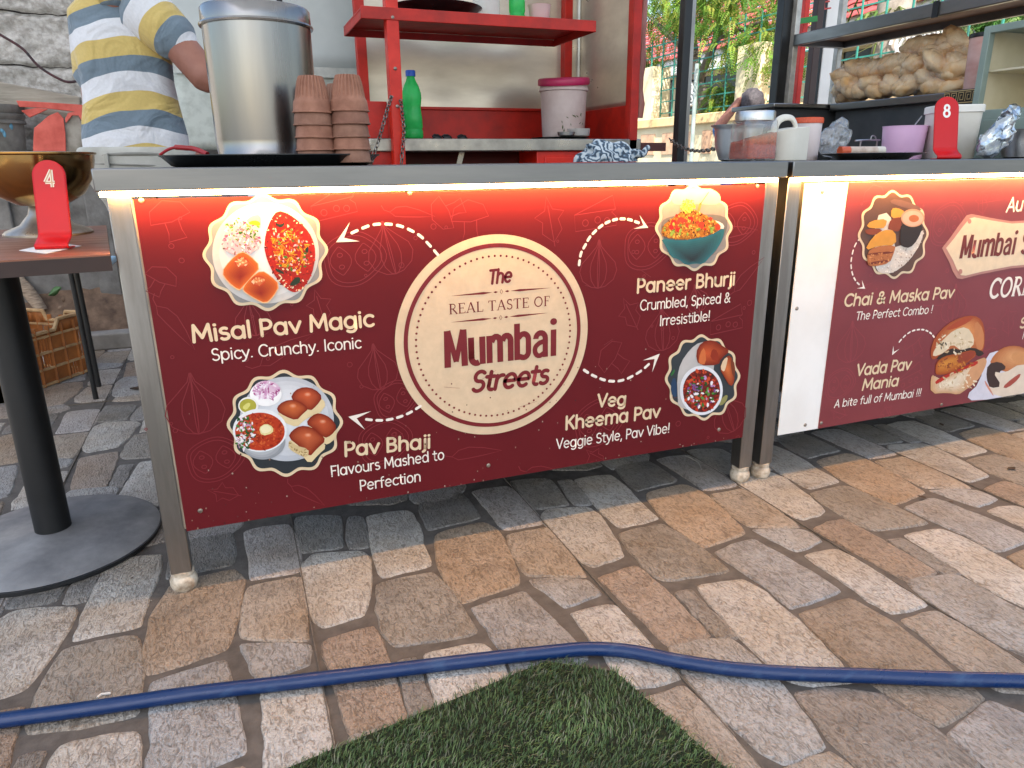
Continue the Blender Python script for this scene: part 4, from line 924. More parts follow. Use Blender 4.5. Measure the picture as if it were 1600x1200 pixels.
    Q.poly(W, [(425, 650), (500, 600), (580, 640), (575, 705), (460, 735)], '#dfcf92', 6); Q.poly(W, [(440, 650), (500, 612), (560, 645), (550, 690), (465, 712)], '#eadfb4', 6)
    Q.build('food_picture', INK, P, ang=180)['label'] = 'scalloped picture of a white bowl of curry with four glazed buns'
    W = lambda x, y: (1010+x/8, 280+y/8); Q = Ink()
    badge(Q, 1083.5, 355.5, 58, 65, '#90867f', .2, 4.2)
    Q.poly(W, [(190, 480), (500, 440), (1010, 440), (1000, 640), (920, 800), (820, 960), (600, 1050), (400, 960), (250, 820), (170, 640)], '#6d6763', 4, 2)
    Q.poly(W, [(400, 120), (800, 110), (930, 200), (900, 330), (600, 300), (330, 330), (300, 220)], '#b4a894', 4, 2)
    Q.poly(W, [(800, 500), (930, 540), (970, 600), (900, 660), (760, 640)], '#cfcac4', 6)
    Q.grad(W, [(160, 735), (400, 768), (600, 742), (800, 690), (972, 590), (945, 740), (880, 860), (790, 960), (700, 1060), (590, 1050), (480, 1075), (400, 1000), (290, 970), (235, 840)], '#2a646c', '#22282d', 560, 1010, 6, 10, .8)
    rice = [(170, 700), (190, 580), (300, 500), (400, 420), (520, 365), (640, 400), (760, 470), (880, 540), (930, 600), (850, 670), (700, 715), (500, 755), (300, 742)]
    Q.poly(W, rice, '#a8671c', 6); Q.grains(W, inpoly(rice), (170, 365, 930, 755), 520, ['#d39a34', '#b87420', '#e2b455', '#7a3f12', '#c2862c', '#5a2c12', '#a3521a'], 10, 24, 6, 3, .45)
    Q.grains(W, inpoly(rice), (200, 430, 900, 640), 22, ['#b9241a', '#c93a22'], 22, 42, 6, 4, .8); Q.grains(W, inpoly(rice), (200, 430, 900, 690), 22, ['#6f8a30', '#8aa040'], 14, 34, 6, 5, .6)
    Q.grains(W, inell(500, 330, 90, 85), (400, 250, 600, 420), 90, ['#a4b63c', '#c3cc5c', '#7d962a'], 10, 26, 6, 6, .35)
    for a, b, w_ in (((640, 380), (660, 310), 38), ((655, 315), (760, 165), 10)):
        A, B = Q.p(*W(*a)), Q.p(*W(*b)); Q.stroke([(A.x, A.z), (B.x, B.z)], w_*dep((A.x, PY, A.z))/FPX/8, '#8c8440' if w_ > 20 else '#5b4a2c', 6)
    Q.build('food_picture', INK, P, ang=180)['label'] = 'scalloped picture of a teal bowl heaped with orange crumbled food'
    W = lambda x, y: (1030+x/8, 510+y/8); Q = Ink()
    badge(Q, 1097.3, 589.5, 56.5, 64.5, '#33383c', .5, 4.2)
    Q.poly(W, [(225, 900), (215, 640), (260, 450), (380, 280), (500, 190), (640, 200), (700, 500), (560, 900), (420, 1060), (230, 1000)], '#b9b4b0', 4)
    Q.poly(W, [(135, 830), (150, 650), (205, 640), (215, 860), (190, 890)], '#27405c', 4); Q.poly(W, [(135, 590), (185, 520), (185, 570), (140, 625)], '#2d6a35', 5)
    Q.grad(W, [(445, 330), (510, 195), (660, 160), (780, 240), (880, 300), (760, 400), (730, 480), (480, 485)], '#7a2410', '#c4552c', 570, 330, 6, 9); Q.poly(W, [(475, 470), (500, 320), (560, 250), (580, 470)], '#c96a3a', 6); Q.poly(W, [(620, 400), (650, 270), (720, 300), (740, 440)], '#8a2c16', 6)
    Q.grad(W, [(745, 520), (790, 400), (885, 345), (925, 520), (930, 690), (880, 755), (790, 610)], '#8c3418', '#cf6f3c', 840, 520, 6, 8); Q.poly(W, [(750, 520), (790, 410), (850, 370), (830, 480), (800, 570)], '#dcbf9b', 6); Q.poly(W, [(880, 380), (940, 470), (930, 660), (890, 560)], '#71351f', 6)
    Q.poly(W, [(720, 960), (800, 860), (850, 850), (830, 930), (760, 990)], '#8c8752', 6)
    Q.disc(W, 515, 795, 268, 308, '#dcdcdf', 6); Q.disc(W, 518, 800, 232, 268, '#5d1a12', 6)
    Q.grains(W, inell(518, 800, 222, 258), (290, 540, 750, 1060), 260, ['#b3301c', '#8d2014', '#c64a2a', '#6d1810', '#3d1a14'], 14, 32, 6, 3, .7)
    Q.grains(W, inell(520, 810, 190, 210), (330, 620, 710, 1020), 80, ['#2f6a2c', '#4b8a3c', '#e6dfe0', '#b48ab8', '#234a20', '#7a4a86'], 14, 32, 6, 4, .6)
    Q.build('food_picture', INK, P, ang=180)['label'] = 'scalloped picture of a white bowl of red mince with buns behind'
counter('stall_counter', 'long steel counter with maroon printed board naming four dishes round a cream emblem', -.214, 1.260, (-.1835, 1.2525), left_panel)

# -------- right counter
PY2 = 1.4725
def right_panel(t):
    wp = MB(); wp.box((1.352, PY, .129), (3.05, PY+.0024, .8065)); W_ = wp.build('white_board', M('white_board', '#e9e6e1', '#dedad4', rough=.45, vs=5), t)
    for x, y in ((1245, 482), (1258, 664), (1285, 300)): screw(W_, x, y, PY)
    mb = MB(); mb.box((1.493, PY2, .1305), (3.03, PY2+.0033, .806)); P = mb.build('front_panel', M('faded_maroon_vinyl', (.20, .035, .042), (.17, .028, .034), rough=.36, vs=3, spec=.5), t)
    mb = MB(); mb.box((1.282, 1.4392, .8125), (3.05, 1.4525, .8213)); mb.build('led_strip', LEDM, t, bev=.002)
    for x, y in ((1283, 661), (1471, 632)): screw(P, x, y, PY2)
    global DOOD
    old = DOOD; DOOD = (.27, .05, .06)
    Q = Ink(PY2, .1312); Q.tk = 8e-7
    for k in (('onion', 1330, 540, 32, .1), ('tomato', 1312, 600, 28, 0), ('mushroom', 1365, 312, 24, .2), ('tomato', 1480, 350, 36, .1), ('leaf', 1535, 315, 20, .3), ('mushroom', 1430, 535, 24, .6), ('onion', 1490, 480, 30, .1), ('leaf', 1310, 645, 16, 1.2), ('cheese', 1420, 590, 26, .3), ('leaf', 1385, 645, 16, .4), ('chilli', 1460, 470, 26, .3), ('chilli', 1340, 455, 22, .9), ('cheese', 1550, 300, 24, .1), ('leaf', 1575, 500, 24, .3), ('mushroom', 1545, 530, 20, .2)): doodle(Q, *k, 1.1)
    rr = random.Random(7)
    for k in range(26): doodle(Q, 'ring', rr.uniform(1330, 1590), rr.uniform(300, 610), rr.uniform(6, 14), 0, 1.)
    Q.build('doodle_print', INK, P, ang=180); DOOD = old
    Q = Ink(PY2, .1312); W = lambda x, y: (1320+x/5.714, 280+y/5.714)
    left = [(865, 615), (940, 520), (1010, 420), (1085, 322), (1130, 310), (1300, 345), (1480, 375)]; lowr = [(930, 740), (960, 820), (1000, 885), (1045, 890), (1200, 850), (1480, 795)]
    up_ = [Q.p(*W(*p)) for p in left]; dn = [Q.p(*W(*p)) for p in lowr]; cx = Q.p(*W(1740, 585)).x
    ful = up_+[V((2*cx-p.x, 0, p.z)) for p in reversed(up_)]+[V((2*cx-p.x, 0, p.z)) for p in dn]+list(reversed(dn))
    cz = sum(p.z for p in ful)/len(ful)
    Q.flat(ful, '#b77f72', 1)
    ins = [V((cx+(p.x-cx)*.962, 0, cz+(p.z-cz)*.90)) for p in ful]; Q.flat(ins, '#dcc5a5', 2)
    for x, y in ((1107, 375), (1027, 823)): Q.disc(W, x, y, 17, 22, '#b77f72', 3)
    write(Q, 'Mumbai S', (1497.5, 404), (1606, 395.6), 35, 1, '#6e2a26', 3, font=HV)
    Q.build('name_plaque', INK, P, ang=180)
    for a in (('Chai & Maska Pav', (1317, 478.5), (1489, 464.5), 17.5, .19, CREAMI), ('Vada Pav', (1336.5, 587), (1422, 576.5), 17.5, .19, CREAMI), ('Mania', (1345.5, 609.5), (1403, 602), 17, .19, CREAMI), ('The Perfect Combo !', (1336.5, 500), (1456, 489), 12.5, .13, OFFW), ('A bite full of Mumbai !!!', (1302.5, 637), (1438, 618.5), 12.5, .13, OFFW), ('Aut', (1571, 331), (1605, 328), 21, .15, OFFW), ('S', (1591.5, 512.5), (1603, 511), 16, .19, CREAMI), ('F', (1596, 529.5), (1603, 528.6), 12, .13, OFFW)):
        Q = Ink(PY2, .1312); write(Q, *a, 1, gap=.02, shear=.06); Q.build('lettering', INK, P, ang=180)
    Q = Ink(PY2, .1312); write(Q, 'CORN', (1542.5, 466.5), (1612, 459.5), 30, 1, OFFW, 1, font=RM, wk=1.5, shear=.05)
    Q.build('lettering', INK, P, ang=180)
    for path, tip, barbs, nd in (([(1344.5, 371), (1337.5, 379.8), (1333, 390.3), (1330.5, 400.8), (1329.3, 411.3), (1330.5, 423.5), (1334, 434), (1339.3, 441.9), (1345.4, 447.1)], (1351.5, 451), ((1346.3, 437.5), (1338.4, 450.6)), 8),
                                 ([(1459.2, 526.7), (1453.3, 520), (1444, 515.5), (1434, 515), (1424, 517.5), (1415, 523.3), (1407.5, 530.8), (1401.7, 538.3)], (1393.3, 555), ((1395.3, 540), (1405, 545)), 9)):
        Q = Ink(PY2, .1312); dashes(Q, path, tip, barbs, 2.6, OFFW, 1, nd); Q.build('dashed_arrow', INK, P, ang=180)
    Q = Ink(PY2, .1312); W = lambda x, y: (1320+x/5.714, 280+y/5.714)
    badge(Q, 1395, 366.3, 53, 66.5, '#5a4038', .3, 3.6)
    Q.poly(W, [(450, 170), (640, 230), (690, 290), (500, 250), (380, 200)], '#6d5047', 4); Q.poly(W, [(260, 330), (400, 290), (420, 500), (450, 640), (700, 420), (680, 560), (560, 740), (420, 840), (300, 840), (260, 770)], '#cfc4b8', 4)
    Q.grains(W, inpoly([(460, 640), (700, 430), (680, 560), (560, 740), (430, 830), (300, 830), (270, 780), (400, 760)]), (270, 430, 700, 840), 190, ['#b8a698', '#e8e0d8', '#9a8478', '#dccfc2'], 5, 12, 5, 3)
    for P_, c_ in (([(405, 260), (460, 255), (530, 290), (500, 340), (400, 350)], '#c98f3c'), ([(400, 350), (500, 335), (490, 470), (390, 450), (370, 440)], '#7a3a26'), ([(175, 430), (220, 370), (370, 350), (350, 430), (300, 440)], '#c08a3a'), ([(170, 440), (340, 440), (270, 500), (180, 490)], '#7c3c28'), ([(165, 640), (230, 520), (330, 450), (440, 455), (450, 590), (300, 590)], '#c58a38'), ([(190, 650), (260, 600), (445, 585), (430, 650), (390, 750), (240, 780), (190, 760)], '#a5633a'), ([(195, 660), (420, 640), (420, 660), (195, 680)], '#6d2c1c'), ([(200, 740), (400, 715), (395, 735), (205, 765)], '#6d2c1c')): Q.poly(W, P_, c_, 6)
    Q.grains(W, inpoly([(200, 660), (420, 640), (400, 740), (210, 770)]), (190, 640, 430, 770), 40, ['#c98a58', '#8d4f2c', '#b77444'], 6, 14, 6, 5)
    Q.poly(W, [(490, 370), (700, 390), (640, 540), (570, 615), (500, 600), (480, 570)], '#2c2322', 6); Q.disc(W, 595, 345, 105, 80, '#b98b70', 6); Q.disc(W, 595, 348, 92, 67, '#c2a08c', 6); Q.disc(W, 605, 350, 45, 32, '#a86038', 6)
    Q.build('food_picture', INK, P, ang=180)['label'] = 'scalloped picture of sliced buns beside a dark cup of tea'
    Q = Ink(PY2, .1312); W = lambda x, y: (1380+x/6, 460+y/6)
    for P_, c_, *g_ in (([(770, 950), (900, 830), (960, 560), (1100, 518), (1320, 560), (1500, 700), (1500, 960), (1320, 930), (840, 1022)], '#cdc9d2'),
        ([(990, 650), (1030, 570), (1110, 500), (1200, 478), (1300, 490), (1420, 560), (1450, 640), (1200, 740), (1060, 700)], '#b0683c', '#d9a06c', 1250, 570), ([(1180, 560), (1300, 520), (1420, 600), (1250, 680)], '#c78a58'),
        ([(960, 780), (975, 650), (1090, 625), (1160, 690), (1070, 730), (1110, 860), (1000, 890)], '#3c2a26'), ([(1020, 720), (1130, 740), (1290, 640), (1440, 700), (1450, 880), (1320, 925), (1040, 985), (930, 800), (1000, 880), (1110, 860)], '#d9c7b2'), ([(1110, 870), (1200, 790), (1290, 730), (1270, 790), (1160, 880)], '#a1483c'), ([(940, 790), (1000, 880), (1040, 985), (960, 860)], '#c9836c'),
        ([(445, 605), (438, 520), (480, 400), (590, 280), (730, 210), (850, 195), (925, 240), (950, 350), (942, 530), (870, 560), (740, 530), (600, 540), (480, 608)], '#a04a26', '#d99258', 780, 330), ([(560, 330), (730, 225), (850, 205), (800, 260), (650, 330)], '#a44428'), ([(860, 230), (940, 330), (940, 500), (880, 540), (850, 380)], '#c07a4c'),
        ([(458, 590), (470, 520), (560, 420), (660, 330), (780, 300), (850, 400), (840, 490), (730, 530), (640, 460), (580, 540)], '#d8c3a4'),
        ([(480, 600), (600, 520), (660, 500), (720, 525), (830, 490), (955, 545), (900, 585), (860, 560), (720, 560), (540, 610)], '#33251f'),
        ([(483, 730), (490, 640), (560, 580), (700, 550), (850, 515), (870, 570), (800, 625), (700, 700), (600, 745), (500, 755)], '#a04a1c', '#d08a3a', 560, 650), ([(700, 560), (850, 520), (862, 570), (760, 640), (680, 640)], '#8e3a26'),
        ([(440, 780), (470, 745), (490, 830), (620, 755), (740, 695), (930, 585), (972, 610), (950, 690), (880, 810), (760, 900), (700, 940), (600, 920), (440, 932)], '#c79a70', '#e6d8c0', 620, 830), ([(800, 690), (930, 590), (972, 612), (945, 700), (880, 800), (800, 870), (740, 900)], '#c9936a'),
        ([(478, 810), (600, 745), (740, 685), (880, 612), (885, 655), (760, 700), (620, 760), (495, 850)], '#b02a20')): (Q.grad(W, P_, c_, g_[0], g_[1], g_[2], 2) if g_ else Q.poly(W, P_, c_, 2))
    for bx, cs, n_ in (((470, 330, 850, 590), ['#c9b28e', '#e2d2b6', '#b89c78'], 60), ((490, 560, 860, 750), ['#c47a30', '#8a4420', '#a0552a'], 60), ((460, 720, 900, 930), ['#e2d2b8', '#c4a884'], 60), ((500, 430, 650, 520), ['#3d3128', '#5a4a38'], 10)):
        Q.grains(W, inell((bx[0]+bx[2])/2, (bx[1]+bx[3])/2, (bx[2]-bx[0])/2.3, (bx[3]-bx[1])/2.4), bx, n_, cs, 8, 24, 2, n_, .4)
    Q.build('food_picture', INK, P, ang=180)['label'] = 'cut-out picture of stuffed buns on a white plate'
counter('stall_counter', 'right-hand steel counter with white side board and faded maroon board about tea and buns', 1.275, 3.09, (1.3225, 3.05), right_panel)
# ------------------------------------------------------------------ left foreground: cafe table and what stands on it
TT = .715
tb = thing('cafe_table', 'brown topped table on a black post with a round iron base at the left', 'table', (-.495, 1.868, 0))
WOODT = M('brown_laminate', '#8a5a44', '#774a38', rough=.38, vs=6, stretch=(1, 8, 1), rv=.06)
WOODE = M('dark_table_edge', '#35241f', '#2a1c18', rough=.5)
f0, f1 = gr(172, 397, TT), gr(166, 352, TT); ey = (f1-f0); ex = V((-ey.y, ey.x, 0)).normalized()*.52
mb = MB(); q = [f0, f1, f1+ex, f0+ex]; mb.prism(q, (0, 0, -.003), 0); mb.prism([p+V((0, 0, -.0032)) for p in q], (0, 0, -.026), 1); mb.build('table_top', [WOODT, WOODE], tb)
IRON = M('dusty_sheen_iron', '#8e8d8c', '#626264', rough=.5, vs=9, lo=.3, hi=.7, rv=.12, bump=.2, bs=45)  # black iron greyed on top for reflected light and dust
mb = MB(); mb.lathe([(.232, 0), (.236, .005), (.2355, .012)], (-.488, 1.822, .001), 72); mb.build('rim', BLACKM, tb)
mb = MB(); mb.lathe([(.233, .0125), (.22, .019), (.15, .027), (.05, .031), (.044, .034)], (-.488, 1.826, .001), 72); mb.build('base_plate', IRON, tb, ang=50)
mb = MB(); mb.lathe([(.0385, .03), (.0385, TT-.03)], (-.486, 1.838, 0), 40); mb.build('post', M('post_black', '#0d0e10', '#141517', rough=.5, vs=20), tb)
# napkin + number stand
def number_stand(name, label, foot, yaw, sc, digit, wf=1.):
    RA = M('red_acrylic_'+digit, '#c80a10', '#b8080d', rough=.3, vs=4, spec=.35)
    t = thing(name, label, 'table number', foot)
    R = Matrix.Rotation(yaw, 3, 'Z'); W_ = .075*sc*wf; fo = V(foot)
    prof = [(-.004, .001), (.020, .0008), (.036, .001), (.0415, .004), (.041, .010), (.034, .0145), (.015, .024), (.004, .034), (.0, .048)]
    prof = [V((0, -a*sc, b*sc)) for a, b in prof]; H = .172*sc
    top = [V((0, sc*(.0+.03*(k/10)), .048*sc+(H-.048*sc)*k/10)) for k in range(1, 11)]
    prof = catmull(prof, 4)+top
    mb = MB(); th = .003*sc; L_, vs = len(prof), []
    nx = 14
    vs = []; fs = []
    for i, p in enumerate(prof):
        zc = H-W_/2; hw = W_/2
        for j in range(nx+1):
            u = -1+2*j/nx; x = u*W_/2; q = V((x, p.y, p.z))
            vs.append(fo+R @ q)
    # rounded head: fan of rings above the last row
    lastp = prof[-1]; slope = (prof[-1]-prof[-2]).normalized()
    for i in range(1, 9):
        h = W_/2*sin(pi/2*i/8); hw = W_/2*cos(pi/2*i/8)
        for j in range(nx+1): u = -1+2*j/nx; q = V((u*max(hw, .0004), lastp.y, lastp.z))+slope*h; vs.append(fo+R @ q)
    rows = L_+8
    fs = [(r*(nx+1)+j, r*(nx+1)+j+1, (r+1)*(nx+1)+j+1, (r+1)*(nx+1)+j) for r in range(rows-1) for j in range(nx)]
    mb.add(vs, fs); mb.build('bent_plate', RA, t, ang=60, solid=th)
    dg = Ink(0); dg.y = 0
    Hn = .042*sc
    for pts in G[digit][1]:
        for w_, c_, kk in ((.33, '#efe3cf', 0), (.13, '#c9a27c', 1)) if digit == '4' else ((.33, '#efe9e2', 0),):
            P = [((a-.31)*Hn*.9, .0+b*Hn+.3) for a, b in pts]; dg.stroke(P, w_*Hn*.55, c_, kk, 'butt' if digit == '4' else 'round')
    base = lastp-slope*(.028*sc)
    vs = [fo+R @ (V((v[0], base.y, base.z))+slope*(v[2]-.3)+V((0, -.0021*sc, 0))+V((0, v[1], 0))) for v in dg.v]
    dg.v = [tuple(v) for v in vs]; dg.build('digit', INK, t, ang=180)
    return t
fN = gr(95, 388, TT+.0008)
NAP = M('paper_napkin', '#e6e4e0', '#dcdad6', rough=.9, vs=30)
mb = MB(); c = gr(78, 387, TT+.0006); mb.prism([gr(30, 391, TT+.0012), gr(72, 396, TT+.0012), gr(127, 384, TT+.0012), gr(85, 379, TT+.0012)][::-1], (0, 0, -.0008)); tag(mb.build('paper_napkin', NAP), 'white paper napkin under the red number stand 4 on the brown table', 'napkin')
number_stand('number_stand', 'glossy red bent table number stand reading 4 on the brown table', (fN.x-.006, fN.y+.012, TT+.0018), radians(-8), .76, '4')
# pedestal bowl
BRASS = M('brassy_steel', '#b58a4c', '#8f7a5c', rough=.2, metal=1, vs=7, lo=.3, hi=.7, rv=.08)
pbs = gr(77, 366, TT); pbs = V((pbs.x, pbs.y, TT+.0005)); q = wid(1, pbs)
bowl = thing('pedestal_bowl', 'large brassy steel bowl on a flared foot standing on the brown table', 'bowl', pbs)
Hb = .275*1.0; zr = at(50, 239, pbs.y).z-TT
mb = MB(); r_ = wid(82, pbs); mb.lathe([(.02, zr-.115), (.05, zr-.112), (r_*.72, zr-.09), (r_*.9, zr-.055), (r_*.97, zr-.02), (r_*.985, zr-.006), (r_*1.02, zr-.003), (r_*1.02, zr), (r_*.98, zr+.001), (r_*.95, zr-.01), (r_*.85, zr-.055), (r_*.6, zr-.09), (.01, zr-.105)], pbs, 64, cap1=True); mb.build('bowl_body', BRASS, bowl, ang=45)
mb = MB(); rf = wid(61, pbs); mb.lathe([(rf, 0), (rf, .004), (rf*.93, .010), (rf*.6, .022), (rf*.38, .045), (rf*.27, .08), (rf*.25, zr-.12), (rf*.35, zr-.112)], pbs, 48); mb.build('foot', M('dull_steel', '#b5aca0', '#8c8378', rough=.35, metal=.8, vs=15, rv=.1), bowl, ang=45)
# stool with blue top
st = thing('low_stool', 'low stool with thin dark legs half hidden behind the brown table', 'stool', (-.75, 3.12, 0))
for x, y in ((-.570, 3.03), (-.585, 3.21), (-.93, 3.03), (-.93, 3.22)):
    mb = MB(); mb.tube([(x, y, .0), (x-.004*(1 if x > -.7 else -1), y, .50)], .0095, 10); mb.build('leg', BLACKM, st)
mb = MB(); mb.box((-.965, 2.99, .500), (-.445, 3.25, .522)); mb.build('seat', M('blue_grey_top', '#8fb0c4', '#7d9db1', rough=.5), st, bev=.006)
# plastic crate
CR = M('orange_plastic_crate', '#a8642a', '#79471f', rough=.7, vs=9, bump=.2, bs=25)
CRE = M('crate_worn_rim', '#b8976c', '#94734d', rough=.8, vs=20)
crt = thing('plastic_crate', 'worn orange brown slatted plastic crate on the floor under the table', 'crate', (-.8, 3.4, 0))
e0 = V((-.645, 3.50, 0)); du = (V((-.80, 3.265, 0))-e0).normalized(); dv = V((du.y, -du.x, 0))
if dv.x > 0: dv = -dv
LU, LV, CH = .46, .30, .262
rail = MB(); slat = MB(); rim = MB()
for o, d, L_ in ((e0, du, LU), (e0+dv*LV, du, LU), (e0, dv, LV), (e0+du*LU, dv, LV)):
    nrm = V((-d.y, d.x, 0))
    for z in (.012, .075, .14, .205): rim.bar(o+V((0, 0, z)), o+d*L_+V((0, 0, z)), .016, .009)
    n = 7 if L_ > .4 else 5
    for k in range(n+1): rail.bar(o+d*(L_*k/n)+V((0, 0, .005)), o+d*(L_*k/n)+V((0, 0, .245)), .012, .012)
    for k in range(n):
        for z0, z1 in ((.018, .07), (.081, .135), (.146, .2)):
            if (k*7+int(z0*100)) % 3 < 2:
                a = o+d*(L_*(k+.08)/n)+V((0, 0, (z0+z1)/2)); b = o+d*(L_*(k+.92)/n)+V((0, 0, (z0+z1)/2)); slat.bar(a, b, .004, z1-z0)
            else:
                for j in range(4): a = o+d*(L_*(k+.2+.2*j)/n); slat.bar(a+V((0, 0, z0)), a+V((0, 0, z1)), .004, .006)
    prof = [0, .1, .3, .36, .64, .7, .9, 1]; hz = [CH, CH, CH, CH-.04, CH-.04, CH, CH, CH]
    rim.tube([o+d*(L_*p)+V((0, 0, z)) for p, z in zip(prof, hz)], .009, 6)
    for (p, z), (p2, z2) in zip(list(zip(prof, hz))[:-1], list(zip(prof, hz))[1:]):
        a, b = o+d*(L_*p), o+d*(L_*p2); rail.add([a+V((0, 0, .205)), b+V((0, 0, .205)), b+V((0, 0, z2)), a+V((0, 0, z))], [(0, 1, 2, 3)])
rail.build('uprights', CR, crt, solid=.004); slat.build('slats', CR, crt); rim.build('rim', CRE, crt, ang=60)
mb = MB(); mb.prism([e0+V((0, 0, .010)), e0+du*LU+V((0, 0, .010)), e0+du*LU+dv*LV+V((0, 0, .010)), e0+dv*LV+V((0, 0, .010))], (0, 0, -.006)); mb.build('floor_panel', CR, crt)

# ------------------------------------------------------------------ on the left counter
CT = .8602
def onc(px, Y, z=CT): p = at(px, 250, Y); return V((p.x, Y, z))
tc_ = onc(428, 1.70); rT = .226
DTRAY = M('dark_metal_tray', '#3a3d40', '#26282b', rough=.32, metal=.7, vs=10, rv=.1)
mb = MB(); mb.lathe([(rT-.03, 0), (rT-.022, .002), (rT-.006, .018), (rT, .021), (rT, .0228), (rT-.007, .0225), (rT-.025, .005), (.001, .004)], tc_, 72, cap1=False)
tag(mb.build('serving_tray', DTRAY, ang=40), 'wide dark round metal tray carrying the steel drum and clay cups', 'tray')
dc = onc(423, 1.775, CT+.0045); rD = wid(161, dc+V((0, 0, .2)))/2
drum = thing('steel_drum', 'tall lidded brushed steel drum standing on the dark tray', 'drum', dc)
DST = M('drum_steel', '#979592', '#807d7a', rough=.22, metal=1, vs=5, stretch=(1, 1, .12), rv=.08, bump=.06, bs=14, bst=(1, 1, .1))
zl = at(398, 27, 1.64).z-dc.z
mb = MB(); mb.lathe([(rD*.965, 0), (rD*.985, .002), (rD*.985, .008), (rD*.965, .010), (rD*.985, .013), (rD*.985, .019), (rD*.97, .021), (rD*.985, .05), (rD*.99, zl-.01), (rD*.99, zl+.01)], dc, 96); mb.build('drum_body', DST, drum, ang=50)
mb = MB(); mb.lathe([(rD*1.035, zl), (rD*1.045, zl+.003), (rD*1.035, zl+.006), (rD*1.005, zl+.007), (rD*1.0, zl+.034), (rD*.97, zl+.038), (rD*.3, zl+.052), (.001, zl+.053)], dc, 96, cap1=False); mb.build('lid', DST, drum, ang=40)
mb = MB(); mb.tube(catmull([dc+V((x, -.02, zl+.05+z)) for x, z in ((-.05, -.003), (-.045, .02), (0, .032), (.045, .02), (.05, -.003))], 6), .006, 8); mb.build('lid_handle', BLACKM, drum)
CLAY = M('terracotta', '#98705d', '#7b5645', rough=.85, vs=30, lo=.35, hi=.7, bump=.2, bs=120, attr=True)
def cup_mesh(col):
    mb = MB(); n = 208
    prof = [(.0395, .0), (.0425, .001), (.0425, .0035), (.0405, .0045), (.0392, .018), (.0378, .0255), (.0362, .0275), (.0352, .032), (.0344, .036), (.0330, .045), (.0314, .055), (.0300, .064), (.0262, .0765), (.0245, .079), (.0225, .0795), (.001, .0785)]
    def fl(t, z): return 1-(.13*(.5+.5*cos(24*t))**2 if .033 < z < .078 else (.02*(.5+.5*cos(13*t)) if .03 < z <= .033 else 0))
    mb.lathe(prof, (0, 0, 0), n, 0, cap0=False, cap1=True, fn=fl, col=col)
    mb.lathe([(.0395, 0), (.0365, .018), (.033, .03), (.026, .07), (.001, .072)], (0, 0, 0), 48, 0, cap0=False, cap1=True, col=col)
    return mb
cvars = []
for k, c_ in enumerate([(1, 1, 1), (1.12, 1.02, .98), (.86, .8, .8)]):
    cvars.append(cup_mesh(c_))
ords = ['topmost', 'second from the top', 'third from the top', 'fourth from the top', 'lowest']
first = {}
rs = random.Random(21)
for sn, px, Y, ex_ in (('left', 495, 1.565, 0), ('front right', 551, 1.555, .0008), ('rear', 537, 1.66, -.001)):
    b = onc(px, Y, CT+.0052)
    for k in range(5):
        vi = rs.choice([0, 0, 1, 1, 2]); z = b.z+(.0236+ex_)*k; loc = (b.x+rs.uniform(-.001, .001), b.y+rs.uniform(-.001, .001), z)
        if vi not in first: o = cvars[vi].build('clay_cup', CLAY, ang=40); first[vi] = o
        else: o = first[vi].copy(); COL.objects.link(o)
        o.location = loc; o.scale = (.94, .94, .87); o.rotation_euler = (rs.uniform(-.02, .02), rs.uniform(-.02, .02), rs.uniform(0, 6))
        tag(o, 'fluted clay cup, %s in the %s stack on the tray' % (ords[4-k], sn), 'cup', 'stacked clay cups on the tray')
# red handled tool behind the tray
mb = MB(); mb.tube(catmull([at(274, 230, 1.98), at(288, 231, 1.97), at(305, 233, 1.96), at(324, 241, 1.93)], 5), .006, 10)
mb.tube(catmull([at(274, 230, 1.98), at(262, 234, 1.99), at(250, 242, 2.0)], 4), .0035, 8)
tag(mb.build('ladle_handle', M('red_grip', '#a81e22', rough=.4)), 'dark red curved ladle handle sticking out behind the steel drum', 'handle')
# crumpled cloth
CLO = bpy.data.materials.new('checked_cloth'); CLO.use_nodes = True
n_ = CLO.node_tree.nodes; L_ = CLO.node_tree.links.new; b_ = n_['Principled BSDF']; tcn = n_.new('ShaderNodeTexCoord'); wv = n_.new('ShaderNodeTexWave'); wv.inputs['Scale'].default_value = 15; wv.inputs['Distortion'].default_value = 16; wv.inputs['Detail'].default_value = 2; wv.inputs['Detail Scale'].default_value = 2.2
L_(tcn.outputs['Object'], wv.inputs[0]); crn = n_.new('ShaderNodeValToRGB'); L_(wv.outputs[0], crn.inputs[0]); e_ = crn.color_ramp.elements
e_[0].position = .1; e_[0].color = (*lin('#38434f'), 1); e_[1].position = .8; e_[1].color = (*lin('#b3babd'), 1); q_ = e_.new(.5); q_.color = (*lin('#6f8496'), 1)
L_(crn.outputs[0], b_.inputs['Base Color']); b_.inputs['Roughness'].default_value = .95
cc = onc(948, 1.56)
def clf(a, b):
    t = 2*pi*a; ph = pi*.5*b; R0 = V((.083*cos(t)*cos(ph), .05*sin(t)*cos(ph), .046*sin(ph)))
    k = 1+.22*mnoise.noise(R0*26)+.14*mnoise.noise(R0*60+V((3, 0, 0)))-.16*abs(mnoise.noise(R0*38+V((0, 5, 1))))
    p = R0*k; p.x += .012*sin(5*b); return cc+V((p.x, p.y, max(0, p.z+.002)))
mb = MB(); mb.grid(90, 40, clf); mb.tube(catmull([cc+V(p) for p in ((.06, -.02, .02), (.085, -.02, .018), (.095, -.015, .03), (.105, -.012, .034))], 4), [.008]*4+[.007]*4+[.006]*4+[.004], 8)
tag(mb.build('crumpled_cloth', CLO, ang=180), 'crumpled blue grey striped rag lying on the left steel counter', 'cloth')
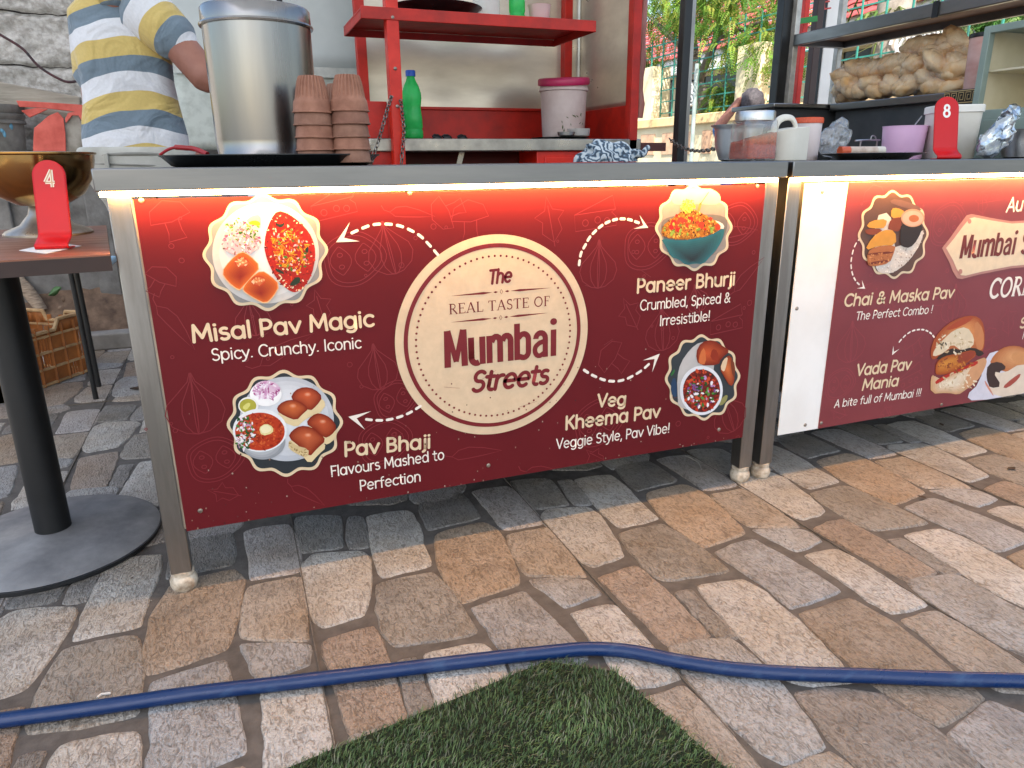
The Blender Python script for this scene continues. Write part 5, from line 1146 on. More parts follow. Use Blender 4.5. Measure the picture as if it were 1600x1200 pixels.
# steel pot, spice jar, white jug, orange lidded tub
mbp = MB(); pc = onc(1150, 1.74); rp_ = wid(37, pc); hp_ = at(1150, 194, 1.70).z-CT
mbp.lathe([(rp_*.55, 0), (rp_*.72, .004), (rp_*.92, hp_*.45), (rp_*.96, hp_*.85), (rp_*1.0, hp_*.92), (rp_*1.12, hp_*.97), (rp_*1.13, hp_), (rp_*1.05, hp_), (rp_*.9, hp_*.85), (rp_*.85, hp_*.4), (rp_*.5, .01)], pc, 56)
tag(mbp.build('steel_pot', M('pot_steel', '#dedddb', '#cfcecb', rough=.38, metal=.9, vs=9), ang=50), 'small polished steel pot with wide lip, left of the spice jar', 'pot')
jc = onc(1174.5, 1.60); rj = wid(58, jc)/2; hj = at(1176, 184, 1.56).z-CT
jar = thing('spice_jar', 'square clear jar half full of orange red spice with steel lid', 'jar', jc)
sq = lambda t, z: 1/((abs(cos(t))**5+abs(sin(t))**5)**.2)
GL = film('clear_jar', (.97, .97, .96), .07, .05, 0, 30, .10, (.72, .66, .6))
mb = MB(); mb.lathe([(rj*.92, 0), (rj*.98, .004), (rj*1.0, .01), (rj*.97, hj*.75), (rj*.94, hj*.93), (rj*.86, hj)], jc, 80, cap1=False, fn=sq); mb.build('glass_body', GL, jar, ang=50)
SPICE = M('orange_spice', '#c03c0c', '#8a2506', rough=.95, vs=160, bump=.5, bs=300)
mb = MB(); n = 64; rings = []
def sp(t, r, z): k = sq(t, 0)*r; return jc+V((k*cos(t), k*sin(t), z))
vs = [sp(2*pi*i/n, rj*.955, .006) for i in range(n)]+[sp(2*pi*i/n, rj*.945, hj*(.56+.12*cos(2*pi*i/n+.3)+.03*mnoise.noise(V((3*cos(2*pi*i/n), 3*sin(2*pi*i/n), 0))))) for i in range(n)]
mb.add(vs, [tuple(range(n-1, -1, -1)), tuple(range(n, 2*n))]+[(i, (i+1) % n, n+(i+1) % n, n+i) for i in range(n)]); mb.build('spice', SPICE, jar, ang=50)
mb = MB(); mb.lathe([(rj*1.0, hj-.006), (rj*1.03, hj-.005), (rj*1.03, hj+.014), (rj*.99, hj+.018), (.001, hj+.018)], jc, 72, cap1=False); mb.build('lid', STEELP, jar, ang=40)
JW = M('ivory_plastic', '#dad5c9', '#cbc5b7', rough=.45, vs=6)
ja = onc(1232, 1.62); jug = thing('plastic_jug', 'ivory plastic jug with rounded front and loop handle beside spice jar', 'jug', ja)
k_ = wid(1, ja); plan = [V((-27*k_, .012, 0))]+[V((-27*k_+27*k_*(1-cos(pi/2*i/8)), -.03*sin(pi/2*i/8)+.012, 0)) for i in range(1, 9)]+[V((2*k_, -.018, 0)), V((33*k_, -.006, 0)), V((35*k_, .03, 0)), V((20*k_, .055, 0)), V((-20*k_, .055, 0))]
mb = MB(); hh = [at(1207, 207, 1.62).z-CT, at(1240, 197, 1.62).z-CT]
def topz(x): u = (x/k_+27)/60; return hh[0]+(hh[1]-hh[0])*min(1, max(0, u)**.5*1.1)
N_ = len(plan); mb.add([ja+p for p in plan]+[ja+p+V((0, 0, topz(p.x))) for p in plan], [tuple(range(N_-1, -1, -1)), tuple(range(N_, 2*N_))]+[(i, (i+1) % N_, N_+(i+1) % N_, N_+i) for i in range(N_)]); mb.build('jug_body', JW, jug, bev=.002, ang=25)
mb = MB(); A_ = [at(x, y, 1.66) for x, y in ((1209, 214), (1211, 198), (1217, 188), (1227, 183.5), (1237, 185), (1242, 193), (1244, 203))]; mb.tube(catmull(A_, 5), .0062, 10, flat=1.6); mb.build('handle', JW, jug, ang=60)
def tub(name, label, cat, px, Y, wpx, ytop, lidh, bodym, lidm, taper=.88, ribs=True, fn=None):
    c = onc(px, Y); r = wid(wpx, c)/2; h = at(px, ytop, Y).z-CT; t = thing(name, label, cat, c)
    mb = MB(); mb.lathe([(r*taper*.96, 0), (r*taper, .003), (r*.96, h-lidh), (r*.93, h-lidh)], c, 64, fn=fn); mb.build('tub_body', bodym, t, ang=45)
    lf = (lambda u, z: (fn(u, z) if fn else 1)*(1+(.018*cos(44*u) if ribs and z < h-.002 else 0)))
    mb = MB(); mb.lathe([(r*.99, h-lidh), (r*1.02, h-lidh+.001), (r*1.02, h-.003), (r*.98, h), (.001, h)], c, 132, cap1=False, fn=lf); mb.build('lid', lidm, t, ang=40)
    return t
MILK = M('milky_plastic', '#e0d3d0', '#d2c3c0', rough=.4, vs=5)
tub('lidded_tub', 'milky plastic tub with ribbed orange lid behind the ivory jug', 'tub', 1256, 1.76, 44, 184, .016, MILK, M('orange_lid', '#d2532a', '#c04822', rough=.4))
def chain_link_pts(a, b, sag, n):
    return [a.lerp(b, i/n)+V((0, 0, -sag*4*(i/n)*(1-i/n))) for i in range(n+1)]
def chain(pts, lw, wr, mb):
    for i in range(len(pts)-1):
        a, b = pts[i], pts[i+1]; d = (b-a); L = d.length; d.normalize(); s = d.orthogonal().normalized(); s2 = d.cross(s)
        w_ = s if i % 2 else s2; m = (a+b)/2; hl = L*.62
        mb.tube([m+d*(hl*cos(t)+(.25*hl if cos(t) > 0 else -.25*hl)*0)+w_*(lw*sin(t)) for t in [2*pi*k/10 for k in range(10)]], wr, 5, closed=True)
mb = MB(); chain(chain_link_pts(at(1046, 217, 2.30), at(1120, 231, 1.86), .022, 22), .006, .0019, mb)
tag(mb.build('hanging_chain', CHAINM, ang=60), 'thin chain sagging from the black post to the steel pot', 'chain')

# ------------------------------------------------------------------ red food cart behind the left counter
cy0, cy1 = 2.6, 3.12
xa, xb = at(577, 228, cy0).x, at(1002, 225, cy0).x
zc1 = at(1003, 217, cy0).z; zc0 = zc1-.044
cart = thing('food_cart', 'red painted metal food cart with shelf, steel counter and stained steel back', 'food cart', ((xa+xb)/2, 2.85, 0))
CST = M('cart_steel', '#aca69e', '#8e8880', rough=.32, metal=.85, vs=12, rv=.1)
mb = MB(); mb.box((xa, cy0, zc0), (xb, cy1+.1, zc1)); mb.build('counter_top', CST, cart, bev=.004)
BST = M('stained_steel_back', '#d2c7b6', '#b3a797', rough=.34, metal=.6, vs=4, stretch=(.6, 1, 2), lo=.3, hi=.7, rv=.08, bump=.12, bs=8)
zs = at(740, 173, cy1).z
x0b = at(566, 100, cy1).x; x1b = at(898, 100, cy1).x+.03
mb = MB(); mb.grid(60, 50, lambda a, b: V((x0b+a*(xb-x0b-.01), cy1+.012+.005*mnoise.noise(V((a*5, b*4, 0))), zs-.02+b*.75))); mb.build('back_panel', BST, cart, ang=180, solid=.0015)
mb = MB(); mb.grid(20, 40, lambda a, b: V((xb-.022+.003*mnoise.noise(V((a*3, b*3, 5))), cy0+.03+a*(cy1-cy0-.03), zs-.0+b*.73))); mb.build('side_panel', BST, cart, ang=180, solid=.0015)
mb = MB(); mb.box((x0b, cy1-.012, zc1), (xb-.03, cy1+.004, zs)); mb.box((x0b, cy1-.02, zs), (xb-.03, cy1+.004, zs+.012)); mb.build('back_board', REDD, cart, bev=.002)
mb = MB(); mb.prism([V((xb-.03, cy0+.02, zc1)), V((xb-.03, cy0+.02, at(975, 162, cy0).z)), V((xb-.03, cy1-.02, zs)), V((xb-.03, cy1-.02, zc1))], (.014, 0, 0)); mb.build('side_board', REDD, cart, bev=.002)
xl_ = at(575, 200, cy0).x
mb = MB(); mb.prism([V((xl_, cy0+.02, zc1)), V((xl_, cy0+.02, at(600, 156, cy0).z)), V((xl_, cy1-.02, zs)), V((xl_, cy1-.02, zc1))], (.014, 0, 0)); mb.box((xl_, cy0+.012, zc1), (at(608, 200, cy0).x, cy0+.02, at(600, 158, cy0).z)); mb.build('side_board', REDD, cart, bev=.002)
def post(px, py, Y, wpx, mat=REDP, z0=0, z1=2.3, dy=.012):
    x = at(px, py, Y).x; w_ = wid(wpx, at(px, py, Y)); mb = MB(); mb.box((x-w_/2, Y-dy, z0), (x+w_/2, Y, z1)); mb.box((x-w_/2, Y, z0), (x-w_/2+.004, Y+w_*.9, z1)); return mb.build('post', mat, cart, bev=.002), x
fp, xfp = post(617, 120, 2.575, 19, REDP, .05)
mb = MB()
for x, y in ((612, 27), (615.5, 107), (619, 166)): p = at(x, y, 2.562); mb.lathe([(.006, 0), (.0055, .003), (.003, .0045)], (xfp, 2.563, p.z), 12, axis=(0, -1, 0))
mb.build('bolts', RIV, fp)
post(565, 80, cy1, 15, REDD, .05); post(887, 60, cy1-.02, 13, REDD, zc1); post(991, 120, cy0+.012, 14, REDD, .05)
p = at(999, 100, cy0+.03)
mb = MB(); mb.tube([V((p.x+.012+.004*sin(k*1.7), cy0+.04, zc1+.08+k*.05)) for k in range(24)], [.017+.003*sin(k*2.1) for k in range(24)], 12); mb.build('wrapped_pole', M('film_wrapped_pole', '#a8665c', '#8c5148', rough=.3, vs=12, bump=.5, bs=18), cart, ang=80)
s0, s1 = at(563, 10, 2.56), at(932, 29, 2.56); zt_ = at(760, 21, 2.56).z; zb_ = at(760, 40, 2.56).z
mb = MB(); mb.box((s0.x, 2.56, zb_), (s1.x, 2.566, zt_)); mb.box((s0.x, 2.566, zt_-.012), (s1.x, 2.93, zt_-.004)); mb.box((s1.x-.006, 2.5665, zb_), (s1.x, 2.93, zt_-.0125)); mb.box((s0.x, 2.5665, zb_), (s0.x+.006, 2.93, zt_-.0125)); mb.box((s0.x+.006, 2.924, zb_), (s1.x-.006, 2.93, zt_-.0125)); mb.build('shelf', REDD, cart, bev=.002)
mb = MB(); mb.box((xa+.05, 2.80, .05), (xb-.06, 3.1, zc0)); mb.build('lower_body', M('dark_red_body', '#5c100e', '#470c0b', rough=.6, vs=8), cart)
d0, d1 = at(838, 240, 2.62).x, at(975, 240, 2.62).x
mb = MB(); mb.box((d0, 2.615, .55), (d1, 2.8, zc0)); bx = mb.build('drawer_box', REDP, cart, bev=.003)
mb = MB(); mb.box((d0+.03, 2.609, .62), (d1-.03, 2.6149, zc0-.02)); mb.build('drawer_front', REDP, bx, bev=.004)
mb = MB(); mb.box((xa+.01, 2.615, .05), (at(612, 240, 2.615).x, 2.63, zc0)); mb.build('corner_panel', REDD, cart)
mb = MB(); a = at(722, 236, 2.7); b = at(712, 262, 2.7); mb.bar(a, b+V((-.02, 0, -.1)), .02, .004, upv=(0, 1, 0)); mb.build('brace_bar', CST, cart)
for pts in ([at(612, 150, 2.55), at(607, 165, 2.55), at(600, 190, 2.55), at(592, 218, 2.55), at(582, 248, 2.55), at(575, 275, 2.55)], [at(626, 156, 2.545), at(629, 180, 2.545), at(631, 205, 2.545), at(629, 232, 2.545), at(626, 270, 2.545)]):
    mb = MB(); C_ = catmull(pts, 5); chain(C_, .0062, .0021, mb); mb.build('chain', CHAINM, cart, ang=60)
mb = MB(); mb.box((xb, cy0+.01, zc0-.002), (xb+.12, cy0+.03, zc0+.03)); mb.build('bracket', M('brown_bar', '#5b2f2a', rough=.5), cart)
# things on the cart
GREENB = M('green_bottle', '#62f090', '#3fd873', rough=.1, transl=.6, vs=9, bump=.3, bs=24)
def bottle(name, label, px, Y, ztop_px, base_z, wpx, capm):
    c = V((at(px, 215, Y).x, Y, base_z)); r = wid(wpx, c)/2; h = at(px-8, ztop_px, Y).z-base_z; t = thing(name, label, 'bottle', c)
    mb = MB(); pr = [(.72, 0), (.92, .01), (1, .05), (1, .12), (.93, .14), (.93, .16), (1, .18), (1, .3), (.94, .4), (.90, .46), (.95, .54), (1, .60), (.96, .68), (.75, .78), (.5, .85), (.40, .9), (.40, .93)]
    mb.lathe([(r*a, h*b) for a, b in pr], c, 40, fn=lambda t_, z: 1+.03*cos(5*t_)*(1 if z < .2*h else 0)+.02*cos(3*t_+z*40)); mb.build('bottle_body', GREENB, t, ang=60)
    mb = MB(); mb.lathe([(r*.50, h*.915), (r*.50, h*.99), (r*.46, h)], c, 32); mb.build('cap', capm, t)
    return t
BLUEC = M('blue_cap', '#1f55b8', rough=.4)
bottle('soda_bottle', 'green plastic bottle with blue cap on the cart counter beside red post', 646, 2.72, 110, zc1+.0005, 30, BLUEC)
bottle('soda_bottle', 'green plastic bottle on the red shelf, its top out of view', 809, 2.72, -85, zt_-.0035, 25, BLUEC)
bc = V((at(880, 210, 2.82).x, 2.82, zc1+.012)); rb_ = wid(75, bc)/2; hb_ = at(878, 128, 2.82).z-bc.z
bkt = thing('lidded_bucket', 'dusty translucent bucket with crooked pink lid on the red cart', 'bucket', bc)
DUST = M('dusty_plastic', '#d6c3bd', '#bfa6a0', rough=.55, vs=10, lo=.3, hi=.7)
mb = MB(); mb.lathe([(rb_*.84, 0), (rb_*.87, .004), (rb_*.95, hb_*.82), (rb_*1.01, hb_*.83), (rb_*1.01, hb_*.87), (rb_*.97, hb_*.88), (rb_*.99, hb_)], bc, 64); mb.build('bucket_body', DUST, bkt, ang=45)
mb = MB(); ax = V((-.06, -.1, 1)).normalized(); mb.lathe([(rb_*1.04, 0), (rb_*1.06, .004), (rb_*1.06, .020), (rb_*1.02, .026), (rb_*.9, .028), (rb_*.86, .022), (.001, .022)], bc+V((0, 0, hb_-.012)), 64, axis=ax, cap1=False); mb.build('lid', M('pink_lid', '#c02a5c', '#a8244f', rough=.4), bkt, ang=40)
mb = MB(); rr = random.Random(3)
for k in range(15):
    t = -pi/2-.1+rr.uniform(-.75, .75); z = rr.uniform(.1, .4)*hb_; r0 = rb_*(.87+.08*z/hb_/.82)+.0012; q = bc+V((r0*cos(t), r0*sin(t), z)); u = V((-sin(t), cos(t), 0)); l_ = rr.uniform(.008, .02); a = rr.uniform(.3, 2.8)
    e = u*cos(a)+V((0, 0, 1))*sin(a); f_ = u*-sin(a)+V((0, 0, 1))*cos(a); mb.add([q-e*l_*.5, q+f_*l_*.14, q+e*l_*.5, q-f_*l_*.14], [(0, 1, 2, 3)])
mb.build('sprig_print', M('sprig_green', '#4e5b2e', rough=.6), bkt)
mb = MB(); c = V((at(885, 213, 2.74).x, 2.80, zc1+.0006)); mb.lathe([(.085, 0), (.115, .008), (.118, .010), (.11, .009), (.08, .003), (.001, .003)], c, 48, cap1=False); tag(mb.build('plate', DTRAY, ang=40), 'dark plate under the pink lidded bucket on the cart', 'plate')
mb = MB(); c = V((at(884, 210, 2.70).x, 2.695, zc1+.010)); mb.lathe([(.020, 0), (.032, .006), (.036, .018), (.034, .018), (.018, .004)], c, 32); tag(mb.build('small_bowl', STEELP, ang=40), 'tiny steel bowl in front of the pink lidded bucket', 'bowl')
mb = MB(); c = V((at(905, 210, 2.71).x, 2.715, zc1+.011)); mb.lathe([(.032, 0), (.042, .004), (.046, .030), (.043, .030), (.03, .006)], c, 32); tag(mb.build('small_bowl', M('clear_cup', '#d8d3cd', rough=.2, alpha=.6), ang=40), 'small clear plastic bowl at the foot of the pink lidded bucket', 'bowl')
for k, px in enumerate((682, 698, 722)):
    mb = MB(); c = V((at(px, 212, 2.9).x, 2.9, zc1+.012)); mb.ball(c, (.02, .016, .0135), 14, 8, nz=.35, ns=2); tag(mb.build('charcoal_lump', BLACKM, ang=60), 'dark charcoal lump at the back of the cart counter', 'charcoal', 'charcoal lumps on the cart counter')
SZ = zt_-.0035
mb = MB(); c = V((at(680, 15, 2.74).x, 2.74, SZ)); mb.lathe([(.05, 0), (.11, .012), (.165, .040), (.168, .042), (.16, .041), (.1, .016), (.001, .006)], c, 56, cap1=False); tag(mb.build('shallow_pan', DTRAY, ang=40), 'shallow dark pan on the left of the red shelf', 'pan')
mb = MB(); c = V((at(760, 15, 2.72).x, 2.72, SZ)); mb.lathe([(.045, 0), (.05, .003), (.05, .10), (.053, .105), (.05, .11), (.02, .112)], c, 40); tag(mb.build('clear_container', M('clear_plastic', '#dfe2e0', rough=.15, alpha=.45), ang=40), 'clear plastic container on the red shelf beside the pan', 'container')
mb = MB(); c = V((at(843, 15, 2.70).x, 2.70, SZ)); mb.lathe([(.030, 0), (.033, .003), (.041, .066), (.043, .068), (.040, .068), (.031, .01), (.001, .006)], c, 40, cap1=False); tag(mb.build('plastic_cup', MILK, ang=40), 'pale plastic cup on the right of the red shelf', 'cup')

# ------------------------------------------------------------------ right stall: rear unit, side unit, shelf, uprights
SX = 2.5
DSTEEL = M('dull_dark_steel', '#5e6266', '#4b4f53', rough=.4, metal=.5, vs=5, rv=.08)
ya, yb_ = atx(1490, 150, SX).y, atx(1296, 168, SX).y
zsu = .5*(atx(1296, 160, SX).z+atx(1480, 147, SX).z); zsl = .5*(atx(1296, 174, SX).z+atx(1480, 158, SX).z)
su = thing('side_unit', 'dark steel serving unit with bread shelf at the back of right stall', 'serving unit', (SX+.2, 2.0, 0))
mb = MB(); mb.box((SX, 1.42+.62, zsl), (SX+.42, yb_, zsu)) if False else mb.box((SX, 1.92, zsl), (SX+.42, yb_, zsu)); mb.build('shelf_top', STEEL, su, bev=.004)
mb = MB(); mb.box((SX+.03, 1.94, .06), (SX+.40, yb_-.01, zsl)); mb.build('unit_body', DSTEEL, su)
xr0 = at(1209, 170, yb_+.01).x
mb = MB(); mb.box((xr0, yb_+.01, zsl+.012), (SX+.42, yb_+.30, zsu)); mb.build('rear_top', STEEL, su, bev=.004)
mb = MB(); mb.box((xr0+.02, yb_+.03, .06), (SX+.40, yb_+.28, zsl+.012)); mb.build('rear_body', M('rear_dark', '#3c3d3f', '#2f3032', rough=.5, vs=4), su)
y_far, y_near = atx(1240, 58, SX).y, 1.50
z1_, z2_ = .5*(atx(1240, 50, SX).z+atx(1462, 9, SX).z), .5*(atx(1240, 61, SX).z+atx(1585, 15, SX).z)
rk = thing('steel_shelf', 'overhead steel shelf on pale uprights above the bread bags', 'shelf', (SX+.15, 2.0, zsu))
mb = MB(); mb.box((SX, y_near, z2_), (SX+.022, y_far, z1_)); mb.box((SX+.022, y_near, z1_-.012), (SX+.30, y_far, z1_-.004)); mb.box((SX+.0225, y_far-.02, z2_), (SX+.30, y_far, z1_-.0125)); mb.box((SX+.28, y_near, z2_), (SX+.30, y_far-.02, z1_-.0125)); mb.build('shelf_board', STEEL, rk, bev=.003)
mb = MB(); mb.box((SX+.024, y_near, z1_-.02), (SX+.278, y_far-.022, z1_-.0125)); mb.build('shelf_underside', M('wooden_underside', '#a5836f', '#8b6d5c', rough=.7, vs=6, stretch=(6, 1, 1)), rk)
p = atx(1463, 9, SX-.002)
mb = MB(); mb.box((SX-.006, p.y-.012, z2_-.004), (SX-.0005, p.y+.012, z1_+.003)); mb.build('black_clip', BLACKM, rk)
for (x, y) in ((SX+.005, y_far+.002), (SX+.27, y_far+.002)):
    mb = MB(); mb.box((x, y, zsu if y < yb_+.3 else 0), (x+.028, y+.028, 1.9)); mb.build('upright', M('pale_upright', '#c9c4bc', '#aaa49b', rough=.45, metal=.4, vs=20) if 'pale_upright' not in bpy.data.materials else bpy.data.materials['pale_upright'], rk, bev=.002)
def upright(label, px, Y, wpx, m, cat='post', name='stall_post', z1=2.6):
    x = at(px, 100, Y).x; w_ = wid(wpx, at(px, 100, Y)); mb = MB(); mb.box((x-w_/2, Y, 0), (x+w_/2, Y+.04, z1)); return tag(mb.build(name, m, bev=.003), label, cat)
upright('narrow red painted post left of the white sign board', 1253, 3.25, 9, REDP)
upright('dark brown post between the red post and the white sign board', 1274, 3.3, 13, M('brown_post', '#43302b', rough=.5))
sb = thing('sign_board', 'tall narrow white sign board standing behind the overhead steel shelf', 'sign', (at(1297, 100, 3.35).x, 3.35, 0))
x0, x1 = at(1284, 100, 3.35).x, at(1311, 100, 3.35).x
mb = MB(); mb.box((x0, 3.35, .4), (x1, 3.37, 2.4)); mb.build('board', M('white_sign', '#ebe7e2', '#e0dbd5', rough=.5, vs=4), sb, bev=.003)
mb = MB(); mb.box((x0-.006, 3.355, .02), (x0-.0005, 3.39, 2.42)); mb.box((x1+.0005, 3.355, .02), (x1+.006, 3.39, 2.42)); mb.build('edge_frame', BLACKM, sb)
Q = Ink(3.35, 0); mb_ = Q
for a, b in (((1288, -6), (1288.5, 14)), ((1288.5, 14), (1298, 12.5)), ((1288, 3), (1296, 2)), ((1288, -6), (1297, -7))):
    A, B = Q.p(*a), Q.p(*b); Q.stroke([(A.x, A.z), (B.x, B.z)], .008, '#c0453c', 0)
Q.build('lettering', INK, sb, ang=180)
mb = MB(); a, b = at(1243, 34, 3.2), at(1276, 29, 3.2); mb.bar(a, b, .012, .026); tag(mb.build('green_strap', M('green_strap', '#2f8a3c', rough=.5)), 'green strap tied across the red and brown posts', 'strap')
# clear film bags of bread rolls
BREAD = M('bread_crust', '#ffe6be', '#f3bc78', rough=.5, vs=14, lo=.3, hi=.7, transl=.15)
FILM = film('clear_film', (1, 1, 1), .06, .09, 1.0, 50, 0, (.95, .93, .9), .26)
def bread_bag(label, p0, p1, X, rad, seed, lift=0):
    a = atx(p0[0], p0[1], X); b = atx(p1[0], p1[1], X); r = random.Random(seed); c = (a+b)/2; t = thing('bread_bag', label, 'bread bag', c, 'bags of bread rolls')
    L = (b-a).length; n = max(3, int(L/.05)); d = (b-a).normalized()
    mb = MB()
    for k in range(n):
        q = a+(b-a)*((k+.5)/n)
        for s_ in range(4):
            o = V((r.uniform(-.6, .6)*rad, 0, r.uniform(-.45, .45)*rad))+d*r.uniform(-.02, .02)
            mb.ball(q+o, (rad*r.uniform(.55, .75), L/n*r.uniform(.8, 1.2), rad*r.uniform(.42, .6)), 16, 10, nz=.3, ns=2.4, rot=Matrix.Rotation(r.uniform(-.7, .7), 3, 'X'))
    mb.build('rolls', BREAD, t, ang=180)
    mb = MB()
    def ff(u, v):
        s = u*1.16-.08; q = a+(b-a)*s; th = 2*pi*v; e = max(0, abs(s-.5)*2-.86)/.3; k = (1-.55*min(1, e))
        ri = rad*k*(1.10+.10*mnoise.noise(V((s*9, cos(th)*2, sin(th)*2+seed)))+.06*mnoise.noise(V((s*34, cos(th)*6, sin(th)*6+seed)))+.03*abs(sin(s*n*pi)))
        return q+V((1.12*ri*cos(th), 0, .92*ri*sin(th)+.0))
    mb.grid(110, 48, ff); mb.build('film', FILM, t, ang=180)
bread_bag('long clear bag of bread rolls, lowest on the steel shelf', (1314, 141), (1498, 126), SX+.16, .058, 1)
bread_bag('clear bag of bread rolls in the middle, tapering to the left', (1318, 119), (1428, 100), SX+.17, .058, 2)
bread_bag('clear bag of bread rolls in the middle, nearest the pink bin', (1424, 108), (1506, 98), SX+.15, .060, 3)
bread_bag('clear bag of bread rolls topping the pile below the steel shelf', (1420, 84), (1512, 70), SX+.18, .064, 4)
# pink bin, patterned tin, grey cabinet
c = atx(1527, 142, SX+.10); bn = thing('pink_bin', 'pale pink translucent bin with dark lid beside the bread bags', 'bin', c)
r = wid(21, c); h = (atx(1535, 60, SX+.10).z-c.z)
PINKT = M('pink_translucent', '#d7b0a8', '#c08a80', rough=.45, vs=6, stretch=(1, 1, 2))
mb = MB(); mb.lathe([(r*.92, 0), (r*.95, .004), (r*1.05, h), (r, h)], c, 48); mb.build('bin_body', PINKT, bn, ang=45)
mb = MB(); mb.lathe([(r*1.1, h), (r*1.12, h+.004), (r*1.08, h+.014), (.001, h+.016)], c, 48, cap1=False); mb.build('lid', BLACKM, bn)
GX = 2.42
g0, g1 = atx(1476, 142, GX), atx(1532, 240, GX); gy0 = atx(1545, 142, GX).y
kt = thing('patterned_tin', 'black tin box with golden key pattern band below the pink bin', 'tin', (GX+.06, (g0.y+gy0)/2, CT))
zt2 = .5*(atx(1478, 141, GX).z+atx(1530, 138, GX).z)
mb = MB(); mb.box((GX, gy0, CT), (GX+.07, g0.y, zt2)); mb.build('tin_body', M('black_tin', '#1d1b18', '#26221d', rough=.35, vs=8), kt, bev=.003)
kb = MB(); GOLD = M('gold_print', '#c2a878', rough=.4)
zz1, zz0 = zt2-.006, zt2-.042; xx = GX-.0012
def gb_(ya, yb2, za_, zb2): kb.box((xx, min(ya, yb2), min(za_, zb2)), (xx+.001, max(ya, yb2), max(za_, zb2)))
gb_(gy0, g0.y, zz1, zz1+.003); gb_(gy0, g0.y, zz0-.003, zz0)
y = g0.y-.003; s_ = .006
while y > gy0+.03:
    u = .0052
    gb_(y, y-.0018, zz0+.003, zz1-.003); gb_(y-.002, y-4*u, zz1-.003, zz1-.0055); gb_(y-4*u, y-4*u+.0018, zz1-.006, zz0+.007); gb_(y-4*u+.002, y-1.4*u, zz0+.007, zz0+.0095); gb_(y-1.4*u, y-1.4*u-.0018, zz0+.01, zz1-.011); gb_(y-1.4*u-.002, y-2.8*u, zz1-.011, zz1-.0135)
    y -= 5.2*u
for k in range(4):
    yy = g0.y-.02-.028*k
    for j in range(3): gb_(yy, yy-.012, zz0-.03-.035*j, zz0-.034-.035*j); gb_(yy-.004, yy-.0075, zz0-.022-.035*j, zz0-.044-.035*j) if False else None
kb.build('key_pattern', GOLD, kt)
CX_ = 2.3
CAB = M('grey_green_paint', '#8b9a92', '#7c8b83', rough=.5, vs=6); CABI = M('cream_lining', '#d2c9b0', '#c2b798', rough=.6, vs=5)
k0 = atx(1549, 40, CX_); yL = .5*(atx(1540, 42, CX_).y+atx(1505, 234, CX_).y); zT = k0.z; yN = yL-.32
cab = thing('display_cabinet', 'grey green cabinet with cream lined shelves at the right edge', 'cabinet', (CX_+.15, yL-.26, CT))
zo1, zo0 = atx(1558, 50, CX_).z, atx(1537, 172, CX_).z; fw_ = .022
mb = MB(); mb.box((CX_, yL-fw_, CT), (CX_+.025, yL, zT)); mb.box((CX_, yN, zo1), (CX_+.025, yL-fw_-.0002, zT)); mb.box((CX_, yN, CT), (CX_+.02, yL-fw_-.0002, zo0)); mb.box((CX_, yN, zo0), (CX_+.025, yN+fw_, zo1)); mb.build('front_frame', CAB, cab, bev=.002)
mb = MB(); mb.box((CX_+.0255, yL-.008, CT), (CX_+.30, yL-.001, zT-.002)); mb.box((CX_+.0255, yN+.001, zT-.012), (CX_+.30, yL-.0085, zT-.003)); mb.build('side_panel', CAB, cab)
mb = MB(); mb.box((CX_+.28, yN+.01, CT+.01), (CX_+.298, yL-.009, zT-.013)); mb.box((CX_+.026, yN+.01, zo0-.012), (CX_+.279, yL-.009, zo0-.004)); mb.box((CX_+.0256, yL-.0115, zo0), (CX_+.279, yL-.0085, zT-.0135)); mb.build('lining', CABI, cab)
zm = atx(1560, 108, CX_+.03).z
mb = MB(); mb.box((CX_+.03, yN+.012, zm-.006), (CX_+.279, yL-.012, zm)); mb.build('shelf', CABI, cab)
mb = MB(); mb.box((CX_-.003, yN+.03, CT+.03), (CX_-.0003, yL-.05, zo0-.03)); mb.build('drawer_front', CAB, cab, bev=.002)
# small goods on the right counter
number_stand('number_stand', 'red bent table number stand reading 8 before the white tub', tuple(onc(1473, 1.54, CT+.0005)), radians(-24), .78, '8', 1.12)
mb = MB(); c = onc(1478, 1.57); mb.prism([c+V((-.05, -.03, .0004)), c+V((.04, -.035, .0004)), c+V((.05, .03, .0004)), c+V((-.04, .03, .0004))], (0, 0, -.0003)); tag(mb.build('paper_napkin', NAP), 'white paper napkin under the red number stand 8', 'napkin')
tub('lidded_tub', 'square white plastic tub with flat lid behind number stand 8', 'tub', 1478, 1.72, 72, 165, .022, M('white_tub', '#ded8cc', '#d0c9bb', rough=.45), WHITEP, .9, False, lambda t, z: .93/((abs(cos(t+.5))**6+abs(sin(t+.5))**6)**(1/6)))
pcx = onc(1362, 1.60); rP = wid(77, pcx)
mb = MB(); mb.lathe([(rP*.6, 0), (rP*.66, .001), (rP*.74, .009), (rP*.98, .0165), (rP, .018), (rP*.98, .0185), (rP*.72, .0115), (rP*.6, .003), (.001, .003)], pcx, 64, cap1=False); tag(mb.build('steel_plate', STEELP, ang=35), 'wide shallow steel plate holding a wrapped roll on the right counter', 'plate')
rl = thing('wrapped_roll', 'short wrapped roll with orange end lying on the steel plate', 'roll', pcx+V((0, 0, .0185)))
a, b = at(1312, 236, 1.60), at(1380, 236, 1.585); zr_ = pcx.z+.0125+.0115
a.z = b.z = zr_; d = (b-a)
for s0_, s1_, m_ in ((0, .2, M('orange_wrap', '#c4552e', rough=.4)), (.201, .82, M('pale_label', '#c9b8a8', '#a88f7e', rough=.45, vs=40)), (.821, 1, M('cream_end', '#d9d0c2', rough=.4))):
    mb = MB(); mb.tube([a+d*s0_, a+d*s1_], .0118 if s0_ else .0121, 20); mb.build('wrapper', m_, rl, ang=50)
